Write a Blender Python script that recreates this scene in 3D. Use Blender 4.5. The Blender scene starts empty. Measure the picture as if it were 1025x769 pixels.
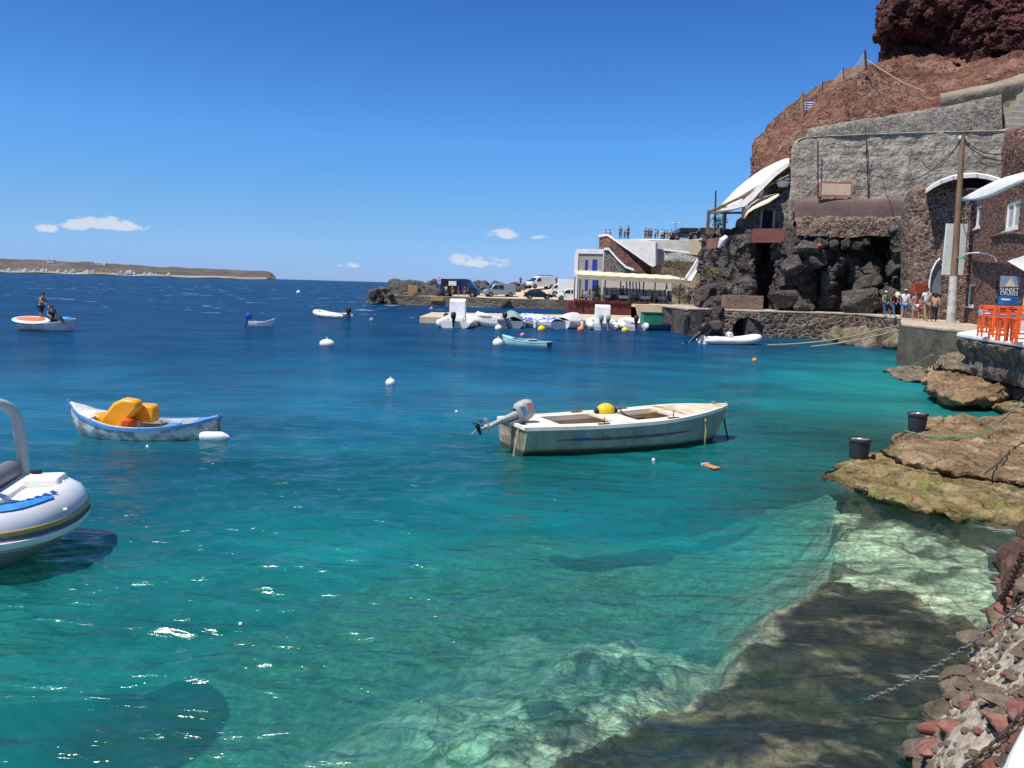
import bpy, bmesh, math, random
import numpy as np
from mathutils import Vector, Matrix
random.seed(7)
C = bpy.context.scene.collection
SC = bpy.context.scene
R = math.radians
# ------------------------------------------------------------------ camera
EYE = Vector((0, 0, 3.3)); FPX = 804.0; PITCH = R(6.96); ROLL = R(1.66)
Fw = Vector((0, math.cos(PITCH), -math.sin(PITCH)))
R0 = Vector((1, 0, 0)); U0 = Vector((0, math.sin(PITCH), math.cos(PITCH)))
Rt = R0 * math.cos(ROLL) + U0 * math.sin(ROLL)
Up = U0 * math.cos(ROLL) - R0 * math.sin(ROLL)
cam_d = bpy.data.cameras.new('camera'); cam = bpy.data.objects.new('camera', cam_d); C.objects.link(cam)
cam_d.sensor_width = 36; cam_d.lens = 36 * FPX / 1024; cam_d.clip_start = .05; cam_d.clip_end = 80000
m = Matrix((Rt, Up, -Fw)).transposed().to_4x4(); m.translation = EYE; cam.matrix_world = m
SC.camera = cam
def ray(px, py): return Fw + Rt * ((px - 512.5) / FPX) + Up * ((384.5 - py) / FPX)
def P(px, py, z=0.0):
    d = ray(px, py); return EYE + d * ((z - EYE.z) / d.z)
def D(px, py, Y):
    d = ray(px, py); return EYE + d * (Y / d.y)
# ------------------------------------------------------------------ noise
def _h(ix, iy, iz):
    n = (ix.astype(np.int64) * 374761393 + iy.astype(np.int64) * 668265263 + iz.astype(np.int64) * 1274126177) & 0xffffffff
    n = ((n ^ (n >> 13)) * 1103515245) & 0xffffffff
    n = ((n ^ (n >> 15)) * 2246822519) & 0xffffffff
    return ((n ^ (n >> 16)) & 0xffffff) / float(0xffffff) * 2 - 1
def vn(p):
    i = np.floor(p).astype(np.int64); f = p - i; f = f * f * f * (f * (f * 6 - 15) + 10)
    r = 0
    for a in (0, 1):
        wa = f[:, 0] if a else 1 - f[:, 0]
        for b in (0, 1):
            wb = f[:, 1] if b else 1 - f[:, 1]
            for c in (0, 1):
                wc = f[:, 2] if c else 1 - f[:, 2]
                r = r + wa * wb * wc * _h(i[:, 0] + a, i[:, 1] + b, i[:, 2] + c)
    return r
def fbm(p, octv=4, gain=.5, ridge=False):
    s = 0; a = 1; q = np.array(p, float); t = 0
    for k in range(octv):
        v = vn(q + 17.3 * k)
        if ridge: v = 1 - 2 * np.abs(v)
        s = s + a * v; t += a; a *= gain; q = q * 2.03
    return s / t
def sst(a, b, x): t = np.clip((x - a) / (b - a), 0, 1); return t * t * (3 - 2 * t)
# ------------------------------------------------------------------ materials
class NT:
    def __init__(s, name):
        s.m = bpy.data.materials.new(name); s.m.use_nodes = True; s.t = s.m.node_tree; s.t.nodes.clear()
        s.out = s.n('ShaderNodeOutputMaterial')
    def n(s, k, **kw):
        x = s.t.nodes.new(k)
        for a, v in kw.items():
            if a.startswith('i_'): x.inputs[a[2:].replace('_', ' ')].default_value = v
            else: setattr(x, a, v)
        return x
    def l(s, a, b): s.t.links.new(a, b)
    def coords(s, scale=(1, 1, 1), kind='Object'):
        tc = s.n('ShaderNodeTexCoord'); mp = s.n('ShaderNodeMapping'); mp.inputs['Scale'].default_value = scale
        s.l(tc.outputs[kind], mp.inputs[0]); return mp.outputs[0]
    def noise(s, vec, scale, detail=6, rough=.6, dist=0.):
        x = s.n('ShaderNodeTexNoise'); x.inputs['Scale'].default_value = scale; x.inputs['Detail'].default_value = detail
        x.inputs['Roughness'].default_value = rough; x.inputs['Distortion'].default_value = dist; s.l(vec, x.inputs['Vector']); return x.outputs['Fac']
    def ramp(s, fac, stops, interp='LINEAR'):
        x = s.n('ShaderNodeValToRGB'); e = x.color_ramp.elements; x.color_ramp.interpolation = interp
        while len(e) < len(stops): e.new(.5)
        for k, (p, c) in enumerate(stops): e[k].position = p; e[k].color = (*c, 1) if len(c) == 3 else c
        s.l(fac, x.inputs[0]); return x.outputs[0]
    def mix(s, f, a, b, bt='MIX'):
        x = s.n('ShaderNodeMix', data_type='RGBA', blend_type=bt)
        for i, v in ((0, f), (6, a), (7, b)):
            if hasattr(v, 'links'): s.l(v, x.inputs[i])
            else: x.inputs[i].default_value = v if i == 0 else (*v, 1)
        return x.outputs[2]
    def math(s, op, a, b=0., c=None):
        x = s.n('ShaderNodeMath', operation=op)
        for i, v in enumerate((a, b) + ((c,) if c is not None else ())):
            if hasattr(v, 'links'): s.l(v, x.inputs[i])
            else: x.inputs[i].default_value = v
        return x.outputs[0]
    def bump(s, h, st, dist=.05, normal=None):
        x = s.n('ShaderNodeBump'); x.inputs['Strength'].default_value = st; x.inputs['Distance'].default_value = dist
        s.l(h, x.inputs['Height'])
        if normal: s.l(normal, x.inputs['Normal'])
        return x.outputs[0]
    def pr(s, col, rough=.8, nrm=None, metal=0, spec=.5, **kw):
        b = s.n('ShaderNodeBsdfPrincipled')
        if hasattr(col, 'links'): s.l(col, b.inputs['Base Color'])
        else: b.inputs['Base Color'].default_value = (*col, 1)
        if hasattr(rough, 'links'): s.l(rough, b.inputs['Roughness'])
        else: b.inputs['Roughness'].default_value = rough
        b.inputs['Metallic'].default_value = metal; b.inputs['Specular IOR Level'].default_value = spec
        if nrm: s.l(nrm, b.inputs['Normal'])
        for k, v in kw.items(): b.inputs[k.replace('_', ' ')].default_value = v
        s.l(b.outputs[0], s.out.inputs[0]); return b
def M(name, c1, c2=None, scale=3., rough=.8, bump=0., bscale=None, metal=0, spec=.4, detail=6, lo=.35, hi=.65, stretch=(1, 1, 1), bd=.03):
    """plain painted / mineral material with wear mottling"""
    t = NT(name); v = t.coords(stretch)
    c2 = c2 or tuple(x * .82 for x in c1)
    f = t.noise(v, scale, detail, .65)
    col = t.ramp(f, [(lo, c2), (hi, c1)])
    nr = None
    if bump: nr = t.bump(t.noise(v, bscale or scale * 4, 8, .7), bump, bd)
    t.pr(col, rough, nr, metal, spec); return t.m
def MS(name, cols, mortar, scale=3., edge=.06, bump=.6, flat=(1, 1, 1.3), rough=.9, dirt=None, warp=.25, bd=.06, lines=None):
    """rubble stone laid in mortar"""
    t = NT(name); v0 = t.coords(flat)
    nz = t.n('ShaderNodeTexNoise'); nz.inputs['Scale'].default_value = scale * .9; nz.inputs['Detail'].default_value = 3; t.l(v0, nz.inputs['Vector'])
    va = t.n('ShaderNodeVectorMath', operation='MULTIPLY_ADD'); t.l(nz.outputs['Color'], va.inputs[0]); va.inputs[1].default_value = (warp,) * 3; t.l(v0, va.inputs[2])
    v = va.outputs[0]
    a = t.n('ShaderNodeTexVoronoi'); a.inputs['Scale'].default_value = scale; t.l(v, a.inputs['Vector'])
    b = t.n('ShaderNodeTexVoronoi', feature='DISTANCE_TO_EDGE'); b.inputs['Scale'].default_value = scale; t.l(v, b.inputs['Vector'])
    sx = t.n('ShaderNodeSeparateColor'); t.l(a.outputs['Color'], sx.inputs[0])
    n = len(cols); c = t.ramp(sx.outputs[0], [((k + .5) / n, cc) for k, cc in enumerate(cols)])
    fine = t.noise(v0, scale * 5, 8, .7)
    c = t.mix(.55, c, t.ramp(fine, [(.3, (.35,) * 3), (.7, (1.25,) * 3)]), 'MULTIPLY')
    big = t.noise(v0, scale * .16, 5, .65)
    c = t.mix(.8, c, t.ramp(big, [(.3, (.6,) * 3), (.7, (1.15,) * 3)]), 'MULTIPLY')
    ew = t.math('MULTIPLY_ADD', fine, edge * 1.4, -edge * .1)
    mk = t.math('LESS_THAN', b.outputs['Distance'], ew)
    c = t.mix(mk, c, mortar)
    if dirt:
        c = t.mix(t.ramp(t.noise(v0, scale * .3, 8, .7), [(.52, (0,) * 3), (.66, (1,) * 3)]), c, dirt)
    h = t.ramp(b.outputs['Distance'], [(0, (0,) * 3), (edge * 2.5, (1,) * 3)])
    hh = t.math('MULTIPLY_ADD', fine, .5, h)
    if lines:
        w = t.n('ShaderNodeTexWave', wave_type='BANDS', bands_direction='Z'); w.inputs['Scale'].default_value = lines; w.inputs['Distortion'].default_value = 2.5
        w.inputs['Detail'].default_value = 4; w.inputs['Detail Scale'].default_value = 1.2
        t.l(v0, w.inputs['Vector']); lr = t.ramp(w.outputs['Fac'], [(0, (0,) * 3), (.12, (1,) * 3)])
        c = t.mix(.22, c, lr, 'MULTIPLY'); hh = t.math('MULTIPLY_ADD', lr, .4, hh)
    t.pr(c, rough, t.bump(hh, bump, bd), 0, .25); return t.m
def MR(name, stops, scale=.6, rough=.9, bump=.8, bscale=3., bd=.15, spec=.25, crack=1.2, second=None, wet=None):
    """raw rock: several tones, cracks, grit"""
    t = NT(name); v = t.coords()
    f = t.noise(v, scale, 9, .68, .6)
    c = t.ramp(f, stops)
    g = t.noise(v, scale * 14, 6, .7)
    c = t.mix(.7, c, t.ramp(g, [(.3, (.45,) * 3), (.7, (1.3,) * 3)]), 'MULTIPLY')
    if second: c = t.mix(t.ramp(t.noise(v, scale * 2.2, 8, .75, .5), [(.54, (0,) * 3), (.62, (1,) * 3)]), c, second)
    vo = t.n('ShaderNodeTexVoronoi', feature='DISTANCE_TO_EDGE'); vo.inputs['Scale'].default_value = crack
    va = t.n('ShaderNodeVectorMath', operation='MULTIPLY_ADD'); nz = t.n('ShaderNodeTexNoise'); nz.inputs['Scale'].default_value = crack * 1.5; nz.inputs['Detail'].default_value = 5
    t.l(v, nz.inputs['Vector']); t.l(nz.outputs['Color'], va.inputs[0]); va.inputs[1].default_value = (1.1 / crack,) * 3; t.l(v, va.inputs[2]); t.l(va.outputs[0], vo.inputs['Vector'])
    cr = t.ramp(vo.outputs['Distance'], [(0, (0,) * 3), (.06, (1,) * 3)])
    c = t.mix(.45, c, t.ramp(vo.outputs['Distance'], [(0, (.35,) * 3), (.035, (1,) * 3)]), 'MULTIPLY')
    if wet is not None:   # wet, weedy band left by the swell
        sp_ = t.n('ShaderNodeSeparateXYZ'); t.l(v, sp_.inputs[0]); zz = t.math('MULTIPLY_ADD', t.noise(v, 2.2, 6, .7), -.22, sp_.outputs[2])
        k = t.ramp(t.math('ADD', zz, .5), [(.5 + wet - .13, (1,) * 3), (.5 + wet - .08, (0,) * 3)]); c = t.mix(t.math('MULTIPLY', k, .8), c, (.045, .042, .018)); rough = t.math('MULTIPLY_ADD', k, -.6, .9)
    h = t.math('MULTIPLY_ADD', cr, .35, t.noise(v, bscale, 9, .72))
    t.pr(c, rough, t.bump(h, bump, bd), 0, spec); return t.m
# ------------------------------------------------------------------ mesh builder
class MB:
    def __init__(s): s.v = []; s.f = []; s.M = None
    def add(s, vs, fs):
        o = len(s.v)
        if s.M is not None: vs = [tuple(s.M @ Vector(p)) for p in vs]
        s.v += [tuple(p) for p in vs]; s.f += [tuple(i + o for i in f) for f in fs]; return s
    def box(s, c, size, rz=0, top=1., rot=None):
        x, y, z = [k / 2 for k in size]; pts = []
        for dz in (-z, z):
            k = top if dz > 0 else 1.
            for dx, dy in ((-x, -y), (x, -y), (x, y), (-x, y)): pts.append(Vector((dx * k, dy * k, dz)))
        m = rot if rot is not None else Matrix.Rotation(rz, 3, 'Z')
        pts = [m @ p + Vector(c) for p in pts]
        return s.add(pts, [(3, 2, 1, 0), (4, 5, 6, 7), (0, 1, 5, 4), (1, 2, 6, 5), (2, 3, 7, 6), (3, 0, 4, 7)])
    def tube(s, path, r, n=8, closed=False, flat=1.):
        path = [Vector(p) for p in path]; m = len(path); rs = r if isinstance(r, (list, tuple)) else [r] * m
        vs = []; fs = []; up = Vector((0, 0, 1))
        for i, p in enumerate(path):
            if closed: t = path[(i + 1) % m] - path[i - 1]
            else: t = path[min(i + 1, m - 1)] - path[max(i - 1, 0)]
            t = t.normalized() if t.length > 1e-9 else Vector((1, 0, 0))
            a = t.cross(up)
            if a.length < .05: a = t.cross(Vector((0, 1, 0)))
            a.normalize(); b = a.cross(t).normalized()
            for k in range(n):
                q = 2 * math.pi * k / n; vs.append(p + a * (math.cos(q) * rs[i]) + b * (math.sin(q) * rs[i] * flat))
        for i in range(m if closed else m - 1):
            j = (i + 1) % m
            for k in range(n): fs.append((i * n + k, i * n + (k + 1) % n, j * n + (k + 1) % n, j * n + k))
        if not closed: fs.append(tuple(range(n))[::-1]); fs.append(tuple((m - 1) * n + k for k in range(n)))
        return s.add(vs, fs)
    def cyl(s, a, b, r0, r1=None, n=12): return s.tube([a, b], [r0, r0 if r1 is None else r1], n)
    def lathe(s, prof, c=(0, 0, 0), n=20, arc=1.):
        vs = []; fs = []; c = Vector(c); k2 = n if arc >= 1 else n + 1
        for (r, z) in prof:
            for k in range(k2):
                q = 2 * math.pi * arc * k / n; vs.append(c + Vector((r * math.cos(q), r * math.sin(q), z)))
        for i in range(len(prof) - 1):
            for k in range(n):
                k1 = (k + 1) % k2; fs.append((i * k2 + k, i * k2 + k1, (i + 1) * k2 + k1, (i + 1) * k2 + k))
        return s.add(vs, fs)
    def ell(s, c, rad, n=12, m=8, rot=None):
        vs = []; fs = []; c = Vector(c); rad = (rad,) * 3 if isinstance(rad, (int, float)) else rad
        for i in range(m + 1):
            a = -math.pi / 2 + math.pi * i / m
            for k in range(n):
                q = 2 * math.pi * k / n; p = Vector((math.cos(a) * math.cos(q) * rad[0], math.cos(a) * math.sin(q) * rad[1], math.sin(a) * rad[2]))
                vs.append((rot @ p if rot is not None else p) + c)
        for i in range(m):
            for k in range(n): fs.append((i * n + k, i * n + (k + 1) % n, (i + 1) * n + (k + 1) % n, (i + 1) * n + k))
        return s.add(vs, fs)
    def prism(s, poly, z0, z1):
        n = len(poly); a = sum(poly[i][0] * poly[(i + 1) % n][1] - poly[(i + 1) % n][0] * poly[i][1] for i in range(n))
        if a < 0: poly = poly[::-1]
        z0s = z0 if isinstance(z0, (list, tuple)) else [z0] * n; z1s = z1 if isinstance(z1, (list, tuple)) else [z1] * n
        vs = [(p[0], p[1], z0s[i]) for i, p in enumerate(poly)] + [(p[0], p[1], z1s[i]) for i, p in enumerate(poly)]
        return s.add(vs, [tuple(range(n))[::-1], tuple(range(n, 2 * n))] + [(i, (i + 1) % n, n + (i + 1) % n, n + i) for i in range(n)])
    def xprism(s, prof, y0, y1, top_in=0., zt=None):
        """profile in (x,z), extruded along y; top_in pulls high points in"""
        n = len(prof); zs = [p[1] for p in prof]; zl = min(zs); zh = max(zs) if zt is None else zt
        def ins(z): return top_in * max(0, (z - zl) / (zh - zl) - .45) / .55
        vs = [(p[0], y0 + ins(p[1]), p[1]) for p in prof] + [(p[0], y1 - ins(p[1]), p[1]) for p in prof]
        return s.add(vs, [tuple(range(n)), tuple(range(n, 2 * n))[::-1]] + [(i, n + i, n + (i + 1) % n, (i + 1) % n) for i in range(n)])
    def grid(s, G, closed_u=False):
        """G: array (rows, cols, 3)"""
        G = np.asarray(G, float); a, b = G.shape[:2]; vs = G.reshape(-1, 3); fs = []
        for i in range(a - 1):
            for k in range(b if closed_u else b - 1):
                k1 = (k + 1) % b; fs.append((i * b + k, i * b + k1, (i + 1) * b + k1, (i + 1) * b + k))
        return s.add([tuple(p) for p in vs], fs)
    def quad(s, a, b, c, d): return s.add([a, b, c, d], [(0, 1, 2, 3)])
    def slab(s, pts, th):
        """thin solid from planar outline pts, thickness th along the outline's normal"""
        pts = [Vector(p) for p in pts]; n = len(pts); nr = Vector((0, 0, 0))
        for i in range(n): nr += pts[i].cross(pts[(i + 1) % n])
        nr = nr.normalized() * th
        vs = pts + [p + nr for p in pts]
        return s.add(vs, [tuple(range(n))[::-1], tuple(range(n, 2 * n))] + [(i, (i + 1) % n, n + (i + 1) % n, n + i) for i in range(n)])
    def mesh(s, name, smooth=False, fix=True):
        me = bpy.data.meshes.new(name); me.from_pydata(s.v, [], s.f); me.update()
        if fix:
            bm = bmesh.new(); bm.from_mesh(me); bmesh.ops.recalc_face_normals(bm, faces=bm.faces); bm.to_mesh(me); bm.free()
        if smooth:
            me.polygons.foreach_set('use_smooth', [True] * len(me.polygons))
            try: me.set_sharp_from_angle(angle=R(40 if smooth is True else smooth))
            except Exception: pass
        return me
    def build(s, name, mat, parent=None, smooth=False, world=False, bevel=0, fix=True):
        if world and parent is not None:
            iw = (Matrix.Translation(parent.location) @ Matrix.Rotation(parent.rotation_euler.z, 4, 'Z')).inverted()
            s.v = [tuple(iw @ Vector(p)) for p in s.v]
        o = bpy.data.objects.new(name, s.mesh(name, smooth, fix)); C.objects.link(o)
        o.data.materials.append(mat)
        if parent is not None: o.parent = parent
        if bevel:
            b = o.modifiers.new('bevel', 'BEVEL'); b.width = bevel; b.segments = 2; b.limit_method = 'ANGLE'; b.angle_limit = R(35)
        return o
def tag(o, label=None, cat=None, group=None, kind=None):
    for k, v in (('label', label), ('category', cat), ('group', group), ('kind', kind)):
        if v: o[k] = v
    return o
def thing(name, label, cat, loc=(0, 0, 0), rz=0, group=None):
    o = bpy.data.objects.new(name, None); C.objects.link(o); o.location = Vector(loc); o.rotation_euler = (0, 0, rz); o.empty_display_size = .3
    return tag(o, label, cat, group)
def copy_tree(o, parent=None):
    c = o.copy(); C.objects.link(c); c.parent = parent
    for ch in list(o.children): copy_tree(ch, c)
    return c
def dup(o, loc, rz=0, label=None, scale=1, group=None):
    c = copy_tree(o); c.location = Vector(loc); c.rotation_euler = (0, 0, rz); c.scale = (scale,) * 3 if isinstance(scale, (int, float)) else scale
    if label: c['label'] = label
    if group: c['group'] = group
    return c
def setmat(o, m):
    o.material_slots[0].link = 'OBJECT'; o.material_slots[0].material = m
def struct(name, mb, mat, **kw): o = mb.build(name, mat, **kw); o['kind'] = 'structure'; return o
def single(name, mb, mat, label, cat, loc=None, group=None, **kw):
    """a thing that is one mesh; vertices are moved so its origin sits at loc"""
    if loc is not None:
        L = Vector(loc); s = mb; s.v = [tuple(Vector(p) - L) for p in s.v]
    o = mb.build(name, mat, **kw)
    if loc is not None: o.location = Vector(loc)
    return tag(o, label, cat, group)
# ---- control-point sheets
def cr(Pc, t):
    n = Pc.shape[0]; i = np.clip(np.floor(t).astype(int), 0, n - 2); f = (t - i)
    g = lambda k: Pc[np.clip(k, 0, n - 1)]
    p0, p1, p2, p3 = g(i - 1), g(i), g(i + 1), g(i + 2)
    sh = (-1,) + (1,) * (Pc.ndim - 1); f = f.reshape(sh)
    return .5 * (2 * p1 + (p2 - p0) * f + (2 * p0 - 5 * p1 + 4 * p2 - p3) * f * f + (3 * p1 - p0 - 3 * p2 + p3) * f ** 3)
def sheet(ctrl, nu, nv, disp=.5, scale=.4, octv=6, gain=.5, ridge=False, world_pts=False, strata=0, blocky=0, gully=0):
    """ctrl rows (bottom to top) of (px,py,Y) picture rays at real distances -> displaced rock grid"""
    A = np.array([[tuple(p) if world_pts else tuple(D(*p)) for p in row] for row in ctrl], float)
    B = cr(A, np.linspace(0, A.shape[0] - 1, nv)); B = cr(np.swapaxes(B, 0, 1), np.linspace(0, A.shape[1] - 1, nu)); G = np.swapaxes(B, 0, 1)
    du = np.gradient(G, axis=1); dv = np.gradient(G, axis=0); n = np.cross(du, dv); n /= np.linalg.norm(n, axis=2, keepdims=True) + 1e-9
    # point outwards: towards the viewer side on average
    c = (n * (np.array(EYE) - G)).sum(2).mean()
    if c < 0: n = -n
    p = G.reshape(-1, 3)
    d = fbm(p * scale, octv, gain, ridge)
    if blocky: 
        q = p * blocky; q = q + .6 * np.stack([fbm(q + 5, 2), fbm(q + 9, 2), fbm(q + 13, 2)], 1)
        cell = np.floor(q); d = d + .9 * _h(cell[:, 0].astype(int), cell[:, 1].astype(int), cell[:, 2].astype(int)) * .5
    if gully: d = d + gully * fbm(p * np.array([.45, .45, .10]), 5, .55, True)
    if strata: d = d + strata * np.sin(p[:, 2] * 2.2 + 2 * fbm(p * .3, 3))
    G = (p + n.reshape(-1, 3) * (d * disp)[:, None]).reshape(G.shape)
    return G
def sheet_obj(name, ctrl, nu, nv, mat, smooth=False, **kw):
    mb = MB(); mb.grid(sheet(ctrl, nu, nv, **kw)); return mb
def rock_verts(seed, n=20, m=14, planes=9, rough=.08, flat=.7):
    rg = np.random.RandomState(seed)
    th = np.linspace(-math.pi / 2, math.pi / 2, m + 1); ph = np.linspace(0, 2 * math.pi, n, endpoint=False)
    T, H = np.meshgrid(th, ph, indexing='ij'); d = np.stack([np.cos(T) * np.cos(H), np.cos(T) * np.sin(H), np.sin(T)], 2).reshape(-1, 3)
    nn = rg.normal(size=(planes, 3)); nn /= np.linalg.norm(nn, axis=1, keepdims=True); dist = rg.uniform(.55, .95, planes)
    dot = d @ nn.T; rr = np.where(dot > .05, dist / np.maximum(dot, .05), 9).min(1); rr = np.minimum(rr, 1.05)
    rr = rr * (1 + rough * fbm(d * 2.5 + seed * 3.1, 4))
    v = d * rr[:, None]; v[:, 2] *= flat; return v.reshape(m + 1, n, 3)
def rock_mb(seed, size=1., c=(0, 0, 0), **kw):
    mb = MB(); G = rock_verts(seed, **kw) * np.array(size) + np.array(c); mb.grid(G, True); return mb
def ledge(poly, ztop, zbot, seed=0, undercut=.12, nth=260, nr=46, rough=.05, edge=.12, tilt=(0, 0), side=14, bulge=0.):
    """thick rock slab with a ragged rim; poly = world xy, star-shaped about its centroid"""
    pts = np.array([(p[0], p[1]) for p in poly]); c = pts.mean(0); th = np.linspace(0, 2 * math.pi, nth, endpoint=False)
    rad = np.zeros(nth); k = len(pts)
    for i, a in enumerate(th):
        dx, dy = math.cos(a), math.sin(a); best = 0
        for j in range(k):
            p, q = pts[j] - c, pts[(j + 1) % k] - c; e = q - p; den = dx * e[1] - dy * e[0]
            if abs(den) < 1e-9: continue
            t = (p[0] * e[1] - p[1] * e[0]) / den; u = (p[0] * dy - p[1] * dx) / den
            if t > 0 and -1e-6 <= u <= 1 + 1e-6: best = max(best, t)
        rad[i] = best
    rows = []
    dirs = np.stack([np.cos(th), np.sin(th)], 1)
    def row(f, z, am, sd, kz=1.):
        xy = c + dirs * (rad * f)[:, None]
        p = np.stack([xy[:, 0], xy[:, 1], np.full(nth, z * 2.)], 1)
        nb = fbm(p * 1.3 + seed, 5, .55)
        rr = rad * f + nb * edge * am
        xy = c + dirs * rr[:, None]
        q = np.stack([xy[:, 0], xy[:, 1], np.full(nth, seed * 1.7)], 1)
        st = fbm(q * 1.3 + 9, 3); zz = z + kz * (rough * fbm(q * .8, 5, .6) * 1.3 + rough * .8 * fbm(q * 3.1, 4, .6) + rough * .55 * fbm(q * 9., 3, .6, True) + rough * .9 * (sst(-.03, .03, st) - .5) + rough * .6 * (sst(.22, .27, st) - .5)) + tilt[0] * (xy[:, 0] - c[0]) + tilt[1] * (xy[:, 1] - c[1])
        return np.stack([xy[:, 0], xy[:, 1], zz], 1)
    for i in range(nr): 
        f = (i / (nr - 1)) ** .7
        rows.append(row(max(f, .004), ztop + bulge * (1 - f) - .25 * edge * max(0, f - .93) / .07, f ** 6, seed))
    for i in range(1, side + 1):
        s = i / side; z = ztop + (zbot - ztop) * s
        w = 1 - undercut * math.sin(min(s * 1.25, 1) * math.pi / 2) + .03 * math.sin(s * 9)
        rows.append(row(w, z, 1.6, seed, 1 - s * .6))
    mb = MB(); mb.grid(np.array(rows), True); return mb
# ------------------------------------------------------------------ light
SUN_AZ, SUN_EL = R(-124), R(63)          # azimuth from +Y (view direction), negative = left
S = Vector((math.sin(SUN_AZ) * math.cos(SUN_EL), math.cos(SUN_AZ) * math.cos(SUN_EL), math.sin(SUN_EL)))
sd = bpy.data.lights.new('sun', 'SUN'); sd.energy = 5.0; sd.angle = R(.55); sd.color = (1, .95, .87)
so = bpy.data.objects.new('sun', sd); C.objects.link(so); so.rotation_euler = S.to_track_quat('Z', 'Y').to_euler(); so.location = (-30, 0, 60)
W = bpy.data.worlds.new('World'); SC.world = W; W.use_nodes = True; wt = W.node_tree; wt.nodes.clear()
def wn(k, **kw):
    x = wt.nodes.new(k)
    for a, v in kw.items(): setattr(x, a, v)
    return x
def wm(op, a, b=0., c=None):
    x = wn('ShaderNodeMath', operation=op)
    for i, v in enumerate((a, b) + ((c,) if c is not None else ())):
        if hasattr(v, 'links'): wt.links.new(v, x.inputs[i])
        else: x.inputs[i].default_value = v
    return x.outputs[0]
sky = wn('ShaderNodeTexSky', sky_type='NISHITA'); sky.sun_disc = False; sky.sun_elevation = SUN_EL; sky.sun_rotation = SUN_AZ % (2 * math.pi)
sky.altitude = 0; sky.air_density = .7; sky.dust_density = 0; sky.ozone_density = 6
tc = wn('ShaderNodeTexCoord'); sp = wn('ShaderNodeSeparateXYZ'); wt.links.new(tc.outputs['Generated'], sp.inputs[0])
az = wm('ARCTAN2', sp.outputs[0], sp.outputs[1]); el = wm('ARCSINE', sp.outputs[2])
# clear-sky grading by elevation; unseen overhead end brightened as added bounce fill
gr = wn('ShaderNodeValToRGB'); ge = gr.color_ramp.elements
while len(ge) < 7: ge.new(.5)
for k, (p_, c_) in enumerate([(0, (.31, .41, .74)), (.064, (.43, .56, .77)), (.128, (.47, .65, .78)), (.27, (.45, .80, 1.03)), (.545, (.29, .62, 1.0)), (.75, (.42, .68, .95)), (1, (1.15, 1.15, 1.2))]): ge[k].position = p_; ge[k].color = (*c_, 1)
wt.links.new(wm('MULTIPLY', el, 1.6), gr.inputs[0])
gm = wn('ShaderNodeMix', data_type='RGBA', blend_type='MULTIPLY'); gm.inputs[0].default_value = 1; wt.links.new(sky.outputs[0], gm.inputs[6]); wt.links.new(gr.outputs[0], gm.inputs[7])
bg = wn('ShaderNodeBackground'); bg.inputs[1].default_value = .130; wt.links.new(gm.outputs[2], bg.inputs[0])
nz = wn('ShaderNodeTexNoise'); nz.inputs['Scale'].default_value = 42; nz.inputs['Detail'].default_value = 7; nz.inputs['Roughness'].default_value = .62
mp = wn('ShaderNodeMapping'); mp.inputs['Scale'].default_value = (1, 1, 1.7); wt.links.new(tc.outputs['Generated'], mp.inputs[0]); wt.links.new(mp.outputs[0], nz.inputs['Vector'])
tot = None
for (px, py, wpx, hpx, amp) in ((78, 226, 22, 9, 1.15), (104, 226, 38, 10, 1.25), (128, 228, 18, 7, .9), (49, 230, 12, 6, .85), (508, 236, 22, 8, 1.0), (541, 238, 12, 5, .9), (478, 264, 36, 10, .72), (460, 262, 20, 9, .6), (348, 266, 14, 5, .5), (650, 262, 60, 8, .5)):
    d = ray(px, py).normalized(); a0 = math.atan2(d.x, d.y); e0 = math.asin(d.z)
    u = wm('MULTIPLY', wm('SUBTRACT', az, a0), FPX / wpx * .93); v = wm('MULTIPLY', wm('SUBTRACT', el, e0), FPX / hpx)
    v = wm('MULTIPLY', v, wm('ADD', 1., wm('MULTIPLY', wm('LESS_THAN', v, 0.), .9)))
    k = wm('SUBTRACT', 1., wm('SQRT', wm('ADD', wm('MULTIPLY', u, u), wm('MULTIPLY', v, v))))
    k = wm('MULTIPLY', wm('MAXIMUM', k, 0.), amp); tot = k if tot is None else wm('MAXIMUM', tot, k)
den = wm('ADD', tot, wm('MULTIPLY', wm('SUBTRACT', nz.outputs['Fac'], .5), 3.0)); den = wm('MULTIPLY', wm('MULTIPLY', wm('MAXIMUM', wm('SUBTRACT', den, .16), 0.), 2.6), wm('MINIMUM', wm('MULTIPLY', tot, 5.), 1.))
den = wm('MULTIPLY', wm('MINIMUM', den, 1.), .80)
cb = wn('ShaderNodeBackground'); cb.inputs[0].default_value = (.86, .91, 1, 1); cb.inputs[1].default_value = .70
mx = wn('ShaderNodeMixShader'); wt.links.new(den, mx.inputs[0]); wt.links.new(bg.outputs[0], mx.inputs[1]); wt.links.new(cb.outputs[0], mx.inputs[2])
wo = wn('ShaderNodeOutputWorld'); wt.links.new(mx.outputs[0], wo.inputs[0])
SC.view_settings.view_transform = 'Standard'; SC.view_settings.look = 'None'; SC.view_settings.exposure = .28; SC.view_settings.gamma = 1
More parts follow.
